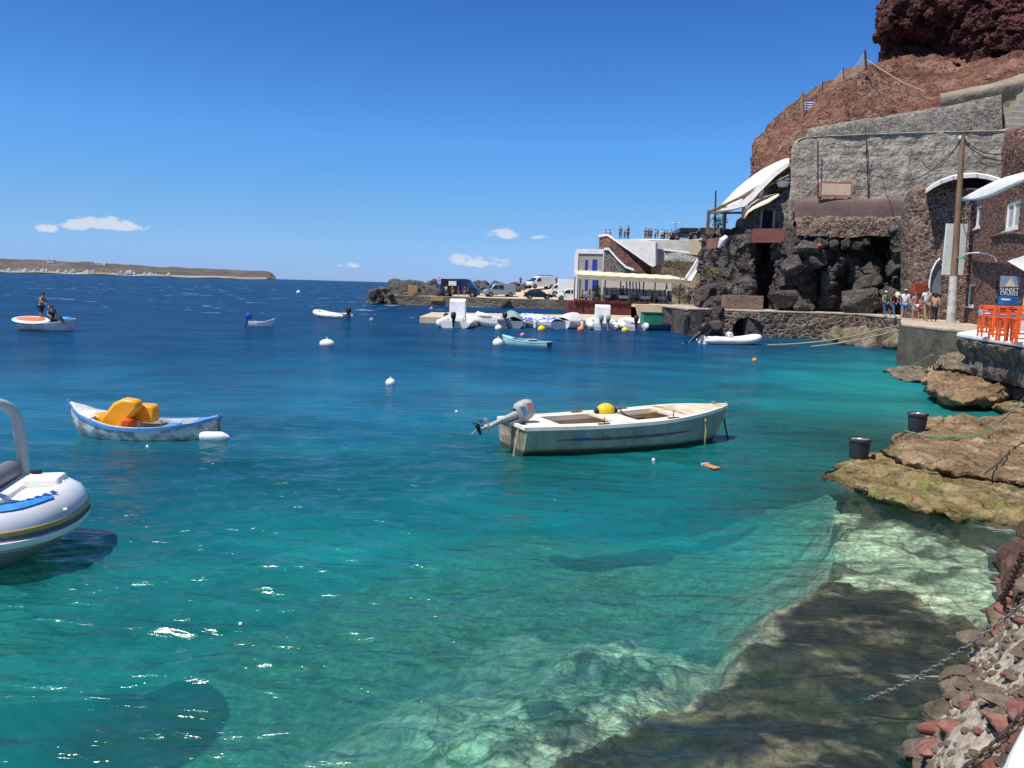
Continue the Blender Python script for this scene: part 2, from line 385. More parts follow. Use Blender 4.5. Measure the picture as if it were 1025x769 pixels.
# ------------------------------------------------------------------ water depth field
def xy(px, py, z=0.): p = P(px, py, z); return (p.x, p.y)
SHORE = np.array([xy(*q) for q in ((800, 1400), (900, 830), (925, 740), (955, 665), (992, 620), (1010, 560), (1000, 522), (885, 500), (832, 478), (850, 455), (905, 432), (960, 415), (985, 400), (935, 385), (930, 372), (960, 360), (900, 352), (850, 345), (760, 335), (690, 331), (660, 329), (560, 328), (437, 326))])
SHELF = np.array([xy(*q) for q in ((480, 850), (560, 766), (622, 728), (690, 694), (742, 662), (762, 634), (790, 604), (838, 578), (900, 582), (948, 606), (966, 640), (985, 665), (1000, 760), (1000, 860))])
PALE = np.array([xy(*q) for q in ((835, 503), (880, 497), (1000, 528), (1015, 560), (1000, 640), (968, 665), (940, 640), (900, 610), (850, 590), (832, 545))])
SUBR = np.array([xy(*q) for q in ((370, 760), (420, 700), (470, 645), (520, 612), (600, 590), (680, 594), (712, 640), (640, 700), (590, 740), (520, 800), (400, 800))])
def sdist(X, Y, poly, closed=True):
    n = len(poly); best = np.full(X.shape, 1e9); inside = np.zeros(X.shape, bool)
    for i in range(n if closed else n - 1):
        a = poly[i]; b = poly[(i + 1) % n]; e = b - a
        t = np.clip(((X - a[0]) * e[0] + (Y - a[1]) * e[1]) / (e @ e), 0, 1)
        best = np.minimum(best, np.hypot(X - a[0] - t * e[0], Y - a[1] - t * e[1]))
        if closed:
            c = (a[1] > Y) != (b[1] > Y); xi = a[0] + (Y - a[1]) / (e[1] if abs(e[1]) > 1e-9 else 1e-9) * e[0]
            inside ^= c & (X < xi)
    return np.where(inside, -best, best) if closed else best
def field(X, Y):
    q = np.stack([X, Y, X * 0], -1).reshape(-1, 3)
    wob = fbm(q * .9, 4).reshape(X.shape); fine = fbm(q * 3.2 + 7, 4, .6).reshape(X.shape); big = fbm(q * .25 + 3, 3).reshape(X.shape)
    ds = sdist(X, Y, SHORE, False); a = sdist(X, Y, SHELF) + wob * .3 + fine * .08 - .30; b = sdist(X, Y, PALE) + wob * .5; c = sdist(X, Y, SUBR) + wob * .8
    dep = 1.5 + ds * .42 + big * .7 + fine * .12
    dep = np.minimum(dep, 7)
    # the drop-off from the shelf is steep on the seaward side
    dep = np.where(a < 0, .10 + .10 * (fine + 1) * .5 + .05 * wob, np.minimum(dep, .20 + np.maximum(a, 0) * 1.7 + .06 * fine))
    dep = np.where(b < 0, np.minimum(dep, .30 + .12 * fine + .1 * wob), np.minimum(dep, .45 + np.maximum(b, 0) * .9))
    rk = .72 + .09 * fine + .05 * wob + .05 * big
    dep = np.minimum(dep, rk + .8 * sst(-.5, 2.0, c) + 6 * sst(1.6, 3.2, c))
    dep = np.minimum(dep, 2.7 + .35 * big + .2 * wob + 4 * sst(16, 34, Y))
    return np.maximum(dep, .05), ds, a, b, c, wob, fine, big
# seabed -------------------------------------------------------------
def seabed():
    nx, ny = 620, 560
    ys = 2.2 + (np.linspace(0, 1, ny) ** 2.1) * 80
    xs = np.linspace(-1, 1, nx)
    Yg, Xn = np.meshgrid(ys, xs, indexing='ij'); Xg = 2 + Xn * (7 + Yg * .85)
    dep, ds, a, b, c, wob, fine, big = field(Xg, Yg)
    G = np.stack([Xg, Yg, -dep], 2)
    mb = MB(); mb.grid(G); me = mb.mesh('seabed', True, fix=False)
    def col(*v): return np.array(v)
    sand = col(.66, .64, .50); dark = col(.062, .040, .024); olive = col(.11, .095, .04); pale = col(.84, .83, .58); rockc = col(.74, .72, .52); weed = col(.36, .40, .30)
    k = lambda m: m[..., None]
    base = sand * k(1 - sst(.1, .4, wob * .6 + fine * .8)) + weed * k(sst(.1, .4, wob * .6 + fine * .8))
    m = sst(.6, -.1, c); rk = rockc * k(1 - sst(0, .35, fine)) + pale * k(sst(0, .35, fine)); rk = rk * k(1.15 - .7 * sst(.10, .26, -fine + wob * .3))
    base = base * k(1 - m) + rk * k(m)
    m = sst(.3, -.1, b); st_ = fbm(np.stack([Xg * 1.2 + 2 * wob, Yg * 3.4 + 3 * wob, Xg * 0], -1).reshape(-1, 3), 5, .6).reshape(Xg.shape); pl = pale * k(1 - .85 * sst(-.06, .16, st_)) + olive * k(.9 * sst(-.06, .16, st_)) + pale * k(.25 * sst(-.1, -.3, st_)); base = base * k(1 - m) + pl * k(m)
    rim = sst(.34, -.02, a + .12 * fine); rimc = col(.62, .56, .38) * k(.55 + .45 * sst(-.3, .3, fine)); base = base * k(1 - rim) + rimc * k(rim)
    m = sst(.06, -.16, a + .20 * fine)
    inner = dark * k(1 - sst(.05, .5, wob - fine * .5)) + olive * k(sst(.05, .5, wob - fine * .5)); st2 = fbm(np.stack([Xg * 1.5 + wob, Yg * 4.2 + 2 * wob, Xg * 0 + 5], -1).reshape(-1, 3), 5, .62).reshape(Xg.shape); inner = inner * k(.6 + .8 * sst(-.3, .3, st2)) + col(.22, .18, .11) * k(sst(.20, .42, st2))
    base = base * k(1 - m) + inner * k(m)
    at = me.color_attributes.new('tone', 'FLOAT_COLOR', 'POINT'); arr = np.ones((nx * ny, 4)); arr[:, :3] = base.reshape(-1, 3); arr[:, 3] = np.clip(.12 + sst(.7, -.1, c) + .5 * sst(.6, 0, a) + .5 * sst(.6, 0, b), 0, 1).ravel(); at.data.foreach_set('color', arr.ravel())
    t = NT('seabed'); v = t.coords(); ca = t.n('ShaderNodeVertexColor', layer_name='tone')
    g = t.noise(v, 9, 7, .75); cc = t.mix(.85, ca.outputs[0], t.ramp(g, [(.3, (.3,) * 3), (.72, (1.5,) * 3)]), 'MULTIPLY')
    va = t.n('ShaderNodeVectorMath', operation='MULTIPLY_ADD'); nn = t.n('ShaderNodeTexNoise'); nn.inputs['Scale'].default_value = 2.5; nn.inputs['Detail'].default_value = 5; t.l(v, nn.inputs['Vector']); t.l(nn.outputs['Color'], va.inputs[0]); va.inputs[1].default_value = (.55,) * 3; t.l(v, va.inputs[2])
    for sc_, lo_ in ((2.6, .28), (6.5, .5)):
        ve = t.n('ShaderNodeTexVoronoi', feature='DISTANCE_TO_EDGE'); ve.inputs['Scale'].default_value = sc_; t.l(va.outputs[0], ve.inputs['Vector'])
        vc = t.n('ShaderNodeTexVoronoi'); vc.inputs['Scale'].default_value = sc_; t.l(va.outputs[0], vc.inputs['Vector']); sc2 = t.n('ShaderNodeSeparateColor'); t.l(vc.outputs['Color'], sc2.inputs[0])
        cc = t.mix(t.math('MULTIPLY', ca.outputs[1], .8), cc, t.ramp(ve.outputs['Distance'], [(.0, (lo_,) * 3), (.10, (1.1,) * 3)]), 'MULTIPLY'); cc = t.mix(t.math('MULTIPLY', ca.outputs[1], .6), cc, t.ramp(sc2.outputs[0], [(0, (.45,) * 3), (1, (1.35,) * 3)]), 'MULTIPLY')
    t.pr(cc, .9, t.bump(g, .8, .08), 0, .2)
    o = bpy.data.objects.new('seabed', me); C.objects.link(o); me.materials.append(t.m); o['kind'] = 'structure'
seabed()
# sea surface ----------------------------------------------------------
def sea():
    dy = np.concatenate([[.055, .09, .15, .25, .4, .6, .8], np.arange(1, 560, .85), [600, 680, 800, 1000]]); dy = dy[::-1]
    rr = 2653 / dy; ang = np.linspace(R(-66), R(58), 980)
    Rg, Ag = np.meshgrid(rr, ang, indexing='ij'); X = Rg * np.sin(Ag); Y = Rg * np.cos(Ag)
    X = X.copy(); sp_ = np.maximum(Rg * Rg / 2653 * .85, Rg * (ang[1] - ang[0]))
    Z = np.zeros_like(X); DX = np.zeros_like(X); DY = np.zeros_like(X); rg = np.random.RandomState(3); STEEP = .0165
    wx = X + .6 * np.sin(Y * .21 + X * .13); wy = Y + .6 * np.sin(X * .25 + 1.3)
    q = np.stack([X, Y, X * 0], -1).reshape(-1, 3); calm = .55 + .45 * fbm(q * .12, 3).reshape(X.shape) * 1.6 + .15
    for i in range(80):
        lam = .15 * (13 ** (i / 79.0)) * rg.uniform(.85, 1.15); th = R(90) + rg.normal(0, .30 if lam > .35 else .5) + R(10); kx, ky = math.cos(th), math.sin(th)
        k = 2 * math.pi / lam; ph = k * (kx * wx + ky * wy) + rg.uniform(0, 6.28)
        amp = STEEP * lam / 6.283 * (1.5 if lam < .28 else (1.75 if lam < .7 else .7)) * rg.uniform(.4, 1.5)
        f = sst(2.2, 5., lam / sp_)
        am = amp * f * np.clip(calm, .35, 1.4); Z += am * np.sin(ph); co = am * np.cos(ph) * .95; DX += kx * co; DY += ky * co
    dep, ds, a, b, c, wob, fine, big = field(X, Y)
    Z = Z + 11 * Z * np.abs(Z) * (Z > 0)
    Z *= 1.15 * (.62 + .38 * sst(.15, 1.2, dep))
    mb_v = np.stack([X + DX, Y + DY, Z], 2); me = bpy.data.meshes.new('sea'); nr, nc = X.shape
    me.vertices.add(nr * nc); me.vertices.foreach_set('co', mb_v.ravel())
    idx = np.arange(nr * nc).reshape(nr, nc); fc = np.stack([idx[:-1, :-1], idx[:-1, 1:], idx[1:, 1:], idx[1:, :-1]], -1)[..., ::-1].reshape(-1, 4)
    nf = len(fc); me.loops.add(nf * 4); me.loops.foreach_set('vertex_index', fc.ravel()); me.polygons.add(nf)
    me.polygons.foreach_set('loop_start', np.arange(0, nf * 4, 4)); me.polygons.foreach_set('loop_total', np.full(nf, 4)); me.update(calc_edges=True)
    if me.polygons[0].normal.z < 0: me.flip_normals()
    me.polygons.foreach_set('use_smooth', [True] * nf)
    op = 1 - np.exp(-dep * .31); op = np.clip(op * 1.02, 0, 1)
    op = np.maximum(op, sst(11, 30, Y + ds * .5))
    near = np.array([.005, .185, .180]); mid = np.array([.003, .100, .170]); deep = np.array([.001, .036, .100]); shal = np.array([.03, .22, .17])
    k = lambda m: m[..., None]
    m1 = sst(2.0, 11, ds + 2.0 * wob) * sst(5, 30, Y + 4 * wob + ds * .5); m2 = sst(25, 70, Y + ds * .8 + 6 * big)
    colr = near * k(1 - m1) + mid * k(m1); colr = colr * k(1 - m2) + deep * k(m2)
    m3 = sst(2.2, .5, dep) * (1 - sst(38, 52, Y)); colr = colr * k(1 - m3) + shal * k(m3)
    patch = fbm(np.stack([X * .35, Y * .5, X * 0], -1).reshape(-1, 3) + 11, 4, .55).reshape(X.shape); colr = colr * k(1 + .55 * np.clip(patch, -.7, .9))
    at = me.color_attributes.new('body', 'FLOAT_COLOR', 'POINT'); arr = np.ones((nr * nc, 4)); arr[:, :3] = colr.reshape(-1, 3); arr[:, 3] = op.ravel(); at.data.foreach_set('color', arr.ravel())
    K = np.array([.48, .062, .070]); tin = np.exp(-dep[..., None] * K * 1.1); a2 = me.color_attributes.new('tint', 'FLOAT_COLOR', 'POINT'); ar2 = np.ones((nr * nc, 4)); ar2[:, :3] = tin.reshape(-1, 3); a2.data.foreach_set('color', ar2.ravel())
    t = NT('sea_water'); ca = t.n('ShaderNodeAttribute', attribute_name='body')
    v = t.coords((.48, 1, 1)); v2 = t.coords((.28, 1, 1))
    n1 = t.noise(v, 2.6, 4, .6, .6); n2 = t.noise(v, 9, 5, .65, .4); n3 = t.noise(v2, .55, 6, .62)
    sf = t.n('ShaderNodeSeparateXYZ'); tf = t.n('ShaderNodeTexCoord'); t.l(tf.outputs['Object'], sf.inputs[0])
    mf = t.n('ShaderNodeMapRange'); mf.inputs['From Min'].default_value = 11; mf.inputs['From Max'].default_value = 34; t.l(sf.outputs[1], mf.inputs['Value']); fr_ = mf.outputs[0]
    n0 = t.noise(t.coords((.22, .5, 1)), .30, 7, .7); b0 = t.bump(n0, 1., .5); b1 = t.bump(n3, 1., .26, b0); rn = t.n('ShaderNodeTexNoise', noise_type='RIDGED_MULTIFRACTAL'); rn.inputs['Scale'].default_value = 1.15; rn.inputs['Detail'].default_value = 4; rn.inputs['Roughness'].default_value = .55; rn.inputs['Lacunarity'].default_value = 2.1; rn.inputs['Offset'].default_value = 1; rn.inputs['Gain'].default_value = 1.4; rn.inputs['Distortion'].default_value = .35; t.l(t.coords((.42, 1.25, 1)), rn.inputs['Vector'])
    br = t.bump(rn.outputs['Fac'], 1., .030, b1); b2 = t.bump(n1, 1., .022, br)
    for b_ in (b0, b1): t.l(fr_, b_.node.inputs['Strength'])
    t.l(t.math('MULTIPLY_ADD', fr_, .055, .026), b2.node.inputs['Distance']); b4 = t.bump(n2, 1., .0075, b2); b3 = t.bump(t.noise(v, 27, 3, .55, .3), 1., .0026, b4)
    t.l(t.math('MULTIPLY_ADD', fr_, .020, .012), b4.node.inputs['Distance'])
    fr = t.n('ShaderNodeFresnel'); fr.inputs[0].default_value = 1.48; t.l(b3, fr.inputs[1])
    df = t.n('ShaderNodeBsdfDiffuse'); t.l(ca.outputs['Color'], df.inputs[0]); t.l(b2, df.inputs['Normal'])
    tr = t.n('ShaderNodeBsdfTransparent')
    # painted caustics: focused-light lines put into the transparent colour, falling on the bed
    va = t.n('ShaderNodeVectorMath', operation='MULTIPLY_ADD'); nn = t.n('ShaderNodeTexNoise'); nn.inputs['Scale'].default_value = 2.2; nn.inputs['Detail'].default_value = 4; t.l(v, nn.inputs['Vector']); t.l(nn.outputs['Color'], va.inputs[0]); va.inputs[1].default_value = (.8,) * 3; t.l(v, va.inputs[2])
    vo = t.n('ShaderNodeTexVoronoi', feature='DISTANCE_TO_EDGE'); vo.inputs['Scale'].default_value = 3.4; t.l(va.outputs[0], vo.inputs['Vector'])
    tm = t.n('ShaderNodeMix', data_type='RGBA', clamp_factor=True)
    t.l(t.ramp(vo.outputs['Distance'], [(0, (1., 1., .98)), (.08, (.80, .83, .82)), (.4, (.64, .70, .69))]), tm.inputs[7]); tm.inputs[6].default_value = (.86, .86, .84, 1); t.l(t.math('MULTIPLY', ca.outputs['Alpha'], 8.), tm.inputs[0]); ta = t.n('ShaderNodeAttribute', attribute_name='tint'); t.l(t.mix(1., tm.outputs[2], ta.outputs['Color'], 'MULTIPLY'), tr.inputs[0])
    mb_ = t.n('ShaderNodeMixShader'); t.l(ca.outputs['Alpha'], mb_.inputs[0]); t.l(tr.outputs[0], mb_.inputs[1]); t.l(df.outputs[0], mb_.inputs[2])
    gl = t.n('ShaderNodeBsdfGlossy'); gl.inputs['Roughness'].default_value = .15; t.l(b3, gl.inputs['Normal'])
    m2_ = t.n('ShaderNodeMixShader'); sq = t.n('ShaderNodeSeparateXYZ'); tq = t.n('ShaderNodeTexCoord'); t.l(tq.outputs['Object'], sq.inputs[0])
    mr = t.n('ShaderNodeMapRange'); mr.inputs['From Min'].default_value = 11; mr.inputs['From Max'].default_value = 32; mr.inputs['To Min'].default_value = .72; mr.inputs['To Max'].default_value = .21; t.l(sq.outputs[1], mr.inputs['Value'])
    t.l(t.math('MINIMUM', fr.outputs[0], mr.outputs[0]), m2_.inputs[0]); t.l(mb_.outputs[0], m2_.inputs[1]); t.l(gl.outputs[0], m2_.inputs[2])
    # whitecaps / foam flecks
    fa = me.attributes.new('foam', 'FLOAT', 'POINT')
    fo = .55 * sst(.22, .0, dep) + .35 * sst(-.4, 0, a) * sst(.5, 0, a) * 0 + .5 * sst(.5, .05, ds) * sst(1.5, .3, dep); fo = np.where(Y > 50, 0, fo); fa.data.foreach_set('value', fo.ravel().astype(float))
    af = t.n('ShaderNodeAttribute', attribute_name='foam')
    nf1 = t.noise(v, 1.3, 8, .78, .8); nf2 = t.noise(t.coords((.5, 1, 1)), .26, 6, .75)
    ff = t.math('MULTIPLY', t.ramp(nf1, [(.575, (0,) * 3), (.66, (1,) * 3)]), af.outputs['Fac'])
    sepp = t.n('ShaderNodeSeparateXYZ'); tcc = t.n('ShaderNodeTexCoord'); t.l(tcc.outputs['Object'], sepp.inputs[0])
    far = t.math('GREATER_THAN', sepp.outputs[1], 75.)
    wc = t.math('MULTIPLY', t.ramp(nf2, [(.63, (0,) * 3), (.645, (1,) * 3)]), far)
    fs = t.math('MAXIMUM', ff, t.math('MULTIPLY', wc, .7))
    fd = t.n('ShaderNodeBsdfDiffuse'); fd.inputs[0].default_value = (.72, .76, .78, 1)
    m3_ = t.n('ShaderNodeMixShader'); t.l(fs, m3_.inputs[0]); t.l(m2_.outputs[0], m3_.inputs[1]); t.l(fd.outputs[0], m3_.inputs[2])
    t.l(m3_.outputs[0], t.out.inputs[0])
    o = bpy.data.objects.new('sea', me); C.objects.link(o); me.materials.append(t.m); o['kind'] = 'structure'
sea()
# ------------------------------------------------------------------ shared materials
m_white = M('white_paint', (.80, .79, .76), (.66, .65, .61), 2.2, .6, .15, 12)
m_wash = M('whitewash', (.82, .81, .78), (.70, .68, .64), 1.2, .85, .5, 9, bd=.04)
m_canvas = M('canvas', (.66, .65, .61), (.55, .54, .50), 1.5, .9)
def MW(name):
    t = NT(name); v0 = t.coords((1, 1, 1)); vs = t.coords((.16, .16, 1.5))
    st = t.noise(vs, 1.5, 8, .72); fl = t.noise(v0, 5, 9, .8); big = t.noise(v0, .22, 5, .6)
    c = t.ramp(st, [(.30, (.19, .16, .125)), (.44, (.36, .31, .245)), (.62, (.50, .44, .355))])
    c = t.mix(.75, c, t.ramp(fl, [(.36, (.22,) * 3), (.50, (.92,) * 3), (.68, (1.25,) * 3)]), 'MULTIPLY')
    vd = t.n('ShaderNodeTexVoronoi'); vd.inputs['Scale'].default_value = 2.2; t.l(v0, vd.inputs['Vector'])
    hole = t.ramp(vd.outputs['Distance'], [(.06, (.25,) * 3), (.11, (1,) * 3)]); c = t.mix(1., c, hole, 'MULTIPLY')
    rub = t.ramp(big, [(.44, (0,) * 3), (.56, (1,) * 3)])
    vo = t.n('ShaderNodeTexVoronoi', feature='DISTANCE_TO_EDGE'); vo.inputs['Scale'].default_value = 3.0; t.l(v0, vo.inputs['Vector'])
    rr = t.ramp(vo.outputs['Distance'], [(0, (.45,) * 3), (.12, (1.1,) * 3)]); c = t.mix(t.math('MULTIPLY', rub, .75), c, t.mix(1., c, rr, 'MULTIPLY'))
    h = t.math('MULTIPLY_ADD', st, 1.2, fl); h = t.math('MULTIPLY_ADD', hole, .8, h); h = t.math('MULTIPLY_ADD', rub, t.math('MULTIPLY', rr, .9), h) if False else h
    stn = t.noise(t.coords((1.2, 1.2, .10)), .8, 6, .7); c = t.mix(.7, c, t.ramp(stn, [(.36, (.55, .50, .45)), (.55, (1.05,) * 3)]), 'MULTIPLY')
    pat = t.noise(v0, .45, 3, .5, 1.5); c = t.mix(t.math('MULTIPLY', t.ramp(pat, [(.57, (0,) * 3), (.60, (1,) * 3)]), .5), c, (.50, .46, .38))
    t.pr(c, .92, t.bump(h, .9, .10), 0, .2); return t.m
m_cream = M('cream_canvas', (.74, .64, .46), (.62, .52, .36), 1.2, .9)
m_conc = M('pale_concrete', (.44, .39, .31), (.30, .26, .21), .9, .9, .6, 8)
m_sandc = M('sandy_concrete', (.56, .46, .32), (.42, .34, .24), .8, .9, .5, 8)
m_dconc = M('dark_concrete', (.14, .12, .085), (.06, .05, .035), .9, .9, .9, 6, bd=.08)
m_red = M('red_plaster', (.27, .09, .075), (.19, .06, .05), .7, .9, .5, 6)
m_dkred = M('dark_red_wall', (.14, .035, .03), (.09, .025, .022), 1.2, .9, .5, 6)
m_brownpl = M('brown_plaster', (.175, .115, .10), (.12, .075, .065), .6, .9, .5, 5)
m_wood = M('weathered_wood', (.24, .16, .09), (.13, .085, .05), 4, .8, .5, 20, stretch=(1, 1, .15))
m_dwood = M('dark_wood', (.10, .055, .03), (.06, .03, .02), 4, .8, .4, 18)
m_black = M('black_plastic', (.018, .018, .02), (.012, .012, .013), 4, .45)
m_dark = M('dark_interior', (.012, .011, .011), (.008, .008, .008), 3, .95)
m_glass = M('dark_glass', (.025, .035, .045), (.02, .025, .03), 2, .08, spec=.8)
m_metal = M('grey_metal', (.35, .36, .37), (.25, .25, .26), 6, .4, metal=.6)
m_rubber = M('rubber', (.02, .02, .021), (.014, .014, .014), 8, .8)
m_orange = M('orange_paint', (.85, .13, .012), (.70, .09, .01), 3, .5)
m_blue = M('blue_paint', (.02, .06, .42), (.015, .04, .28), 3, .5)
m_rope = M('pale_rope', (.42, .36, .24), (.26, .22, .14), 30, .9)
m_green = M('leaf_green', (.06, .11, .02), (.03, .06, .012), 6, .8)
# rocks
r_lava = MR('dark_lava_rock', [(.25, (.04, .034, .031)), (.5, (.115, .10, .09)), (.72, (.26, .23, .20))], .75, bump=1., bscale=4.5, bd=.3, second=(.10, .05, .038), crack=.9)
r_break = MR('breakwater_rock', [(.3, (.035, .033, .032)), (.5, (.095, .088, .083)), (.75, (.19, .175, .16))], .8, bump=.8, bscale=3, bd=.15)
r_cliff = MR('red_scoria_slope', [(.28, (.10, .042, .030)), (.5, (.25, .115, .075)), (.72, (.40, .24, .17))], .12, bump=1., bscale=1.3, bd=.6, second=(.34, .22, .16), crack=.4)
r_top = MR('dark_red_cliff', [(.28, (.06, .024, .021)), (.5, (.17, .062, .052)), (.74, (.30, .12, .10))], .22, bump=1., bscale=1.5, bd=.9, crack=.5)
r_ledge = MR('ochre_ledge_rock', [(.30, (.10, .062, .032)), (.48, (.235, .15, .08)), (.68, (.44, .33, .20))], 1.3, bump=1., bscale=5, bd=.08, second=(.12, .08, .045), crack=1.5, wet=.10)
r_moss = MR('mossy_ledge_rock', [(.30, (.09, .07, .022)), (.48, (.23, .165, .07)), (.68, (.42, .32, .17))], 1.3, bump=1., bscale=5, bd=.08, second=(.17, .19, .04), crack=1.5, wet=.07)
r_shore = MR('shore_rock', [(.3, (.07, .055, .04)), (.5, (.20, .16, .11)), (.72, (.36, .30, .22))], 1.4, bump=1., bscale=5, bd=.1)
s_big = MS('grey_rubble_wall', [(.30, .27, .235), (.38, .345, .30), (.46, .42, .37), (.36, .315, .27)], (.44, .40, .34), 3.4, .05, .8, flat=(1, 1, 1.9), dirt=(.24, .215, .19), bd=.10, lines=.16)
s_edge = MS('dark_rubble_edge', [(.16, .14, .12), (.25, .22, .185), (.36, .32, .27)], (.38, .34, .28), 4.5, .07, .8, bd=.08)
s_brown = MS('brown_stone', [(.07, .027, .019), (.125, .052, .036), (.19, .088, .062), (.09, .036, .026)], (.38, .28, .21), 4.2, .06, .6, bd=.05)
s_tower = MS('buff_brown_stone', [(.08, .045, .036), (.15, .09, .07), (.24, .165, .125), (.11, .055, .045)], (.32, .25, .18), 3.6, .07, .7, bd=.05)
s_quay = MS('quay_rubble', [(.09, .07, .055), (.17, .13, .10), (.26, .20, .15), (.12, .06, .05)], (.30, .25, .19), 2.0, .08, .9, bd=.10)
s_grey = MS('grey_field_stone', [(.10, .09, .08), (.18, .16, .14), (.27, .24, .20)], (.33, .29, .23), 3.2, .06, .8, bd=.08)
s_redst = MS('red_brown_stone', [(.15, .06, .045), (.22, .095, .07), (.28, .14, .10)], (.27, .17, .13), 3.0, .05, .6)
# ------------------------------------------------------------------ far island and its villages
def far_island():
    ol = [(-160, 262), (-90, 259), (-40, 260), (0, 260), (30, 260.6), (60, 262.3), (100, 264), (135, 266), (170, 268), (200, 269.3), (230, 270.6), (250, 271.4), (262, 272.3), (270, 273.6), (273.5, 276.5), (276, 279)]
    rows = []
    for f, Yf in ((0, 2500), (.12, 2510), (.45, 2600), (.8, 2760), (1, 2900), (.9, 3100), (0, 3200)):
        r = []
        for (x, y) in ol:
            yb = 271.9 + .029 * x; Yt = Yf + (x + 160) * .6; p0 = D(x, yb, Yt); zz = (3.3 + (yb - y) * 1.0 / FPX * 2900) * f
            r.append((p0.x, Yf + (x + 160) * .6, max(zz, 0) if f else -3))
        rows.append(r)
    mb = MB(); mb.grid(sheet(rows, 520, 46, disp=9, scale=.012, octv=6, world_pts=True))
    mt = MR('island_scrub', [(.3, (.070, .057, .048)), (.5, (.115, .093, .078)), (.7, (.20, .165, .135))], .004, bump=.6, bscale=.05, bd=8, second=(.075, .060, .045), crack=.01)
    struct('island_terrain', mb, mt, smooth=True)
    # pale beach strip
    mb = MB(); pts = []
    for x in np.linspace(-100, 268, 60): pts.append((x, 272.2 + .029 * x))
    G = []
    for Yf, z in ((2478, 1.2), (2488, 4.5), (2500, 7)):
        G.append([(D(x, y, Yf + (x + 160) * .6).x, Yf + (x + 160) * .6 + 3 * math.sin(x * .3), z + 1.2 * math.sin(x * .9)) for x, y in pts])
    mb.grid(np.array(G)); struct('beach', mb, M('beach_sand', (.34, .29, .22), (.20, .17, .13), .01, .9))
    h = thing('village_house', 'tiny white cubic house on the far island shore', 'house', group='white houses on the far island')
    mb = MB(); mb.box((0, 0, 3), (11, 8, 6)); mb.build('wall', m_wash, h)
    mb = MB(); mb.box((0, 0, 6.3), (11.6, 8.6, .6)); mb.box((2, 0, 7.6), (4, 4, 2)); mb.build('roof', m_wash, h)
    mb = MB(); mb.box((-2, -4.05, 2.6), (1.6, .2, 2)); mb.build('window', m_glass, h); mb = MB(); mb.box((2.6, -4.05, 2.6), (1.6, .2, 2)); mb.build('window', m_glass, h)
    rg = random.Random(4); first = True
    spots = [(rg.uniform(-40, 170), rg.uniform(-2.2, -.5)) for _ in range(34)] + [(92, -8), (95, -9), (98, -9.2), (101, -9), (104, -8), (50, -10.3), (52, -10.5)]
    for i, (x, dy_) in enumerate(spots):
        yb = 271.9 + .029 * x; Yf = 2492 + (x + 160) * .6 + (260 if dy_ < -7 else 0); p = D(x, yb + dy_, Yf); s = rg.uniform(.6, 1.3) * (.8 if dy_ > -3 else 1.2)
        lab = 'tiny white cubic house on the far island shore' if dy_ > -7 else 'tiny white house on the ridge of the far island'
        if first: h.location = (p.x, p.y, p.z - 2); h.scale = (s,) * 3; first = False
        else: dup(h, (p.x, p.y, p.z - 2), rg.uniform(-.3, .3), lab, s * 1.25)
far_island()
# ------------------------------------------------------------------ land surfaces
def V2(p): return (p[0], p[1])
quay_poly = [(-19.5, 121), (9.8, 121), (8.2, 104), (7.0, 86), (30, 86), (60, 90), (70, 170), (-6, 170), (-19.5, 132)]
mb = MB(); mb.prism(quay_poly, -3, 1.40)
q = mb.build('harbour_quay', MS('quay_face', [(.14, .12, .095), (.20, .17, .13), (.26, .22, .165)], (.22, .19, .145), 1.1, .05, .8, flat=(1, 1, 1.8)), None); tag(q, 'long low stone and concrete quay wall carrying the parked vans', 'quay')
# ramp surface
gx = np.linspace(-19.2, 40, 90); gy = np.linspace(121.15, 175, 60); Yq, Xq = np.meshgrid(gy, gx, indexing='ij')
Zq = 1.405 + 2.3 * sst(124, 150, Yq) * sst(-14, 8, Xq) + .02 * fbm(np.stack([Xq, Yq, Xq * 0], -1).reshape(-1, 3) * .8, 3).reshape(Xq.shape)
mb = MB(); mb.grid(np.stack([Xq, Yq, Zq], 2)); struct('quay_road', mb, m_sandc, smooth=True)
def road_z(x, y):
    return 1.405 + 2.3 * float(sst(124, 150, np.array(y))) * float(sst(-14, 8, np.array(x)))
mb = MB(); mb.prism([(-7.9, 67.5), (-3, 67), (5, 69), (13.6, 72.6), (14.5, 76), (14.5, 86), (6.9, 86), (6.4, 82), (2, 81), (-8, 78)], -2.5, .55)
j = mb.build('jetty', m_sandc, None, bevel=.06); tag(j, 'low sandy concrete jetty behind the row of moored boats', 'jetty')
# path and quay wall
pp = [V2(P(*q)) for q in ((688, 309, 2), (720, 309.5, 2), (760, 311, 2), (812, 312.5, 2), (860, 314, 2), (901, 318, 2))]
blk = [V2(P(*q)) for q in ((902, 324, 2), (940, 328, 2), (976, 331.5, 2), (1040, 338, 2))]
inland = [(24, 26), (46, 26), (48, 70), (12.8, 70)]
rg_ = np.random.RandomState(1)
path_poly = pp + blk + inland
mb = MB(); back = [(x + .6, y + 3.4) for x, y in pp[:-1]] + [(27.5, 54), (30, 60), (48, 70), (12.8, 70)]; mb.prism(back, -1, 1.845); mb.prism([(pp[0][0], pp[0][1]), (pp[0][0] + 1.2, pp[0][1] + .1), (pp[0][0] + 1.2, 66.4), (pp[0][0], 66)], -1, 1.846); mb.prism([(pp[2][0] - .8, pp[2][1] + .1), (pp[3][0], pp[3][1] + .1), (pp[3][0], pp[3][1] + 4), (pp[2][0] - .8, pp[2][1] + 4)], -1, 1.843); struct('path_fill', mb, r_lava)
mb = MB(); mb.prism(path_poly, 1.85, 2.0); struct('path', mb, MR('trodden_path', [(.3, (.30, .24, .18)), (.5, (.46, .38, .29)), (.7, (.56, .47, .36))], .5, bump=.5, bscale=4, bd=.05), bevel=.04)
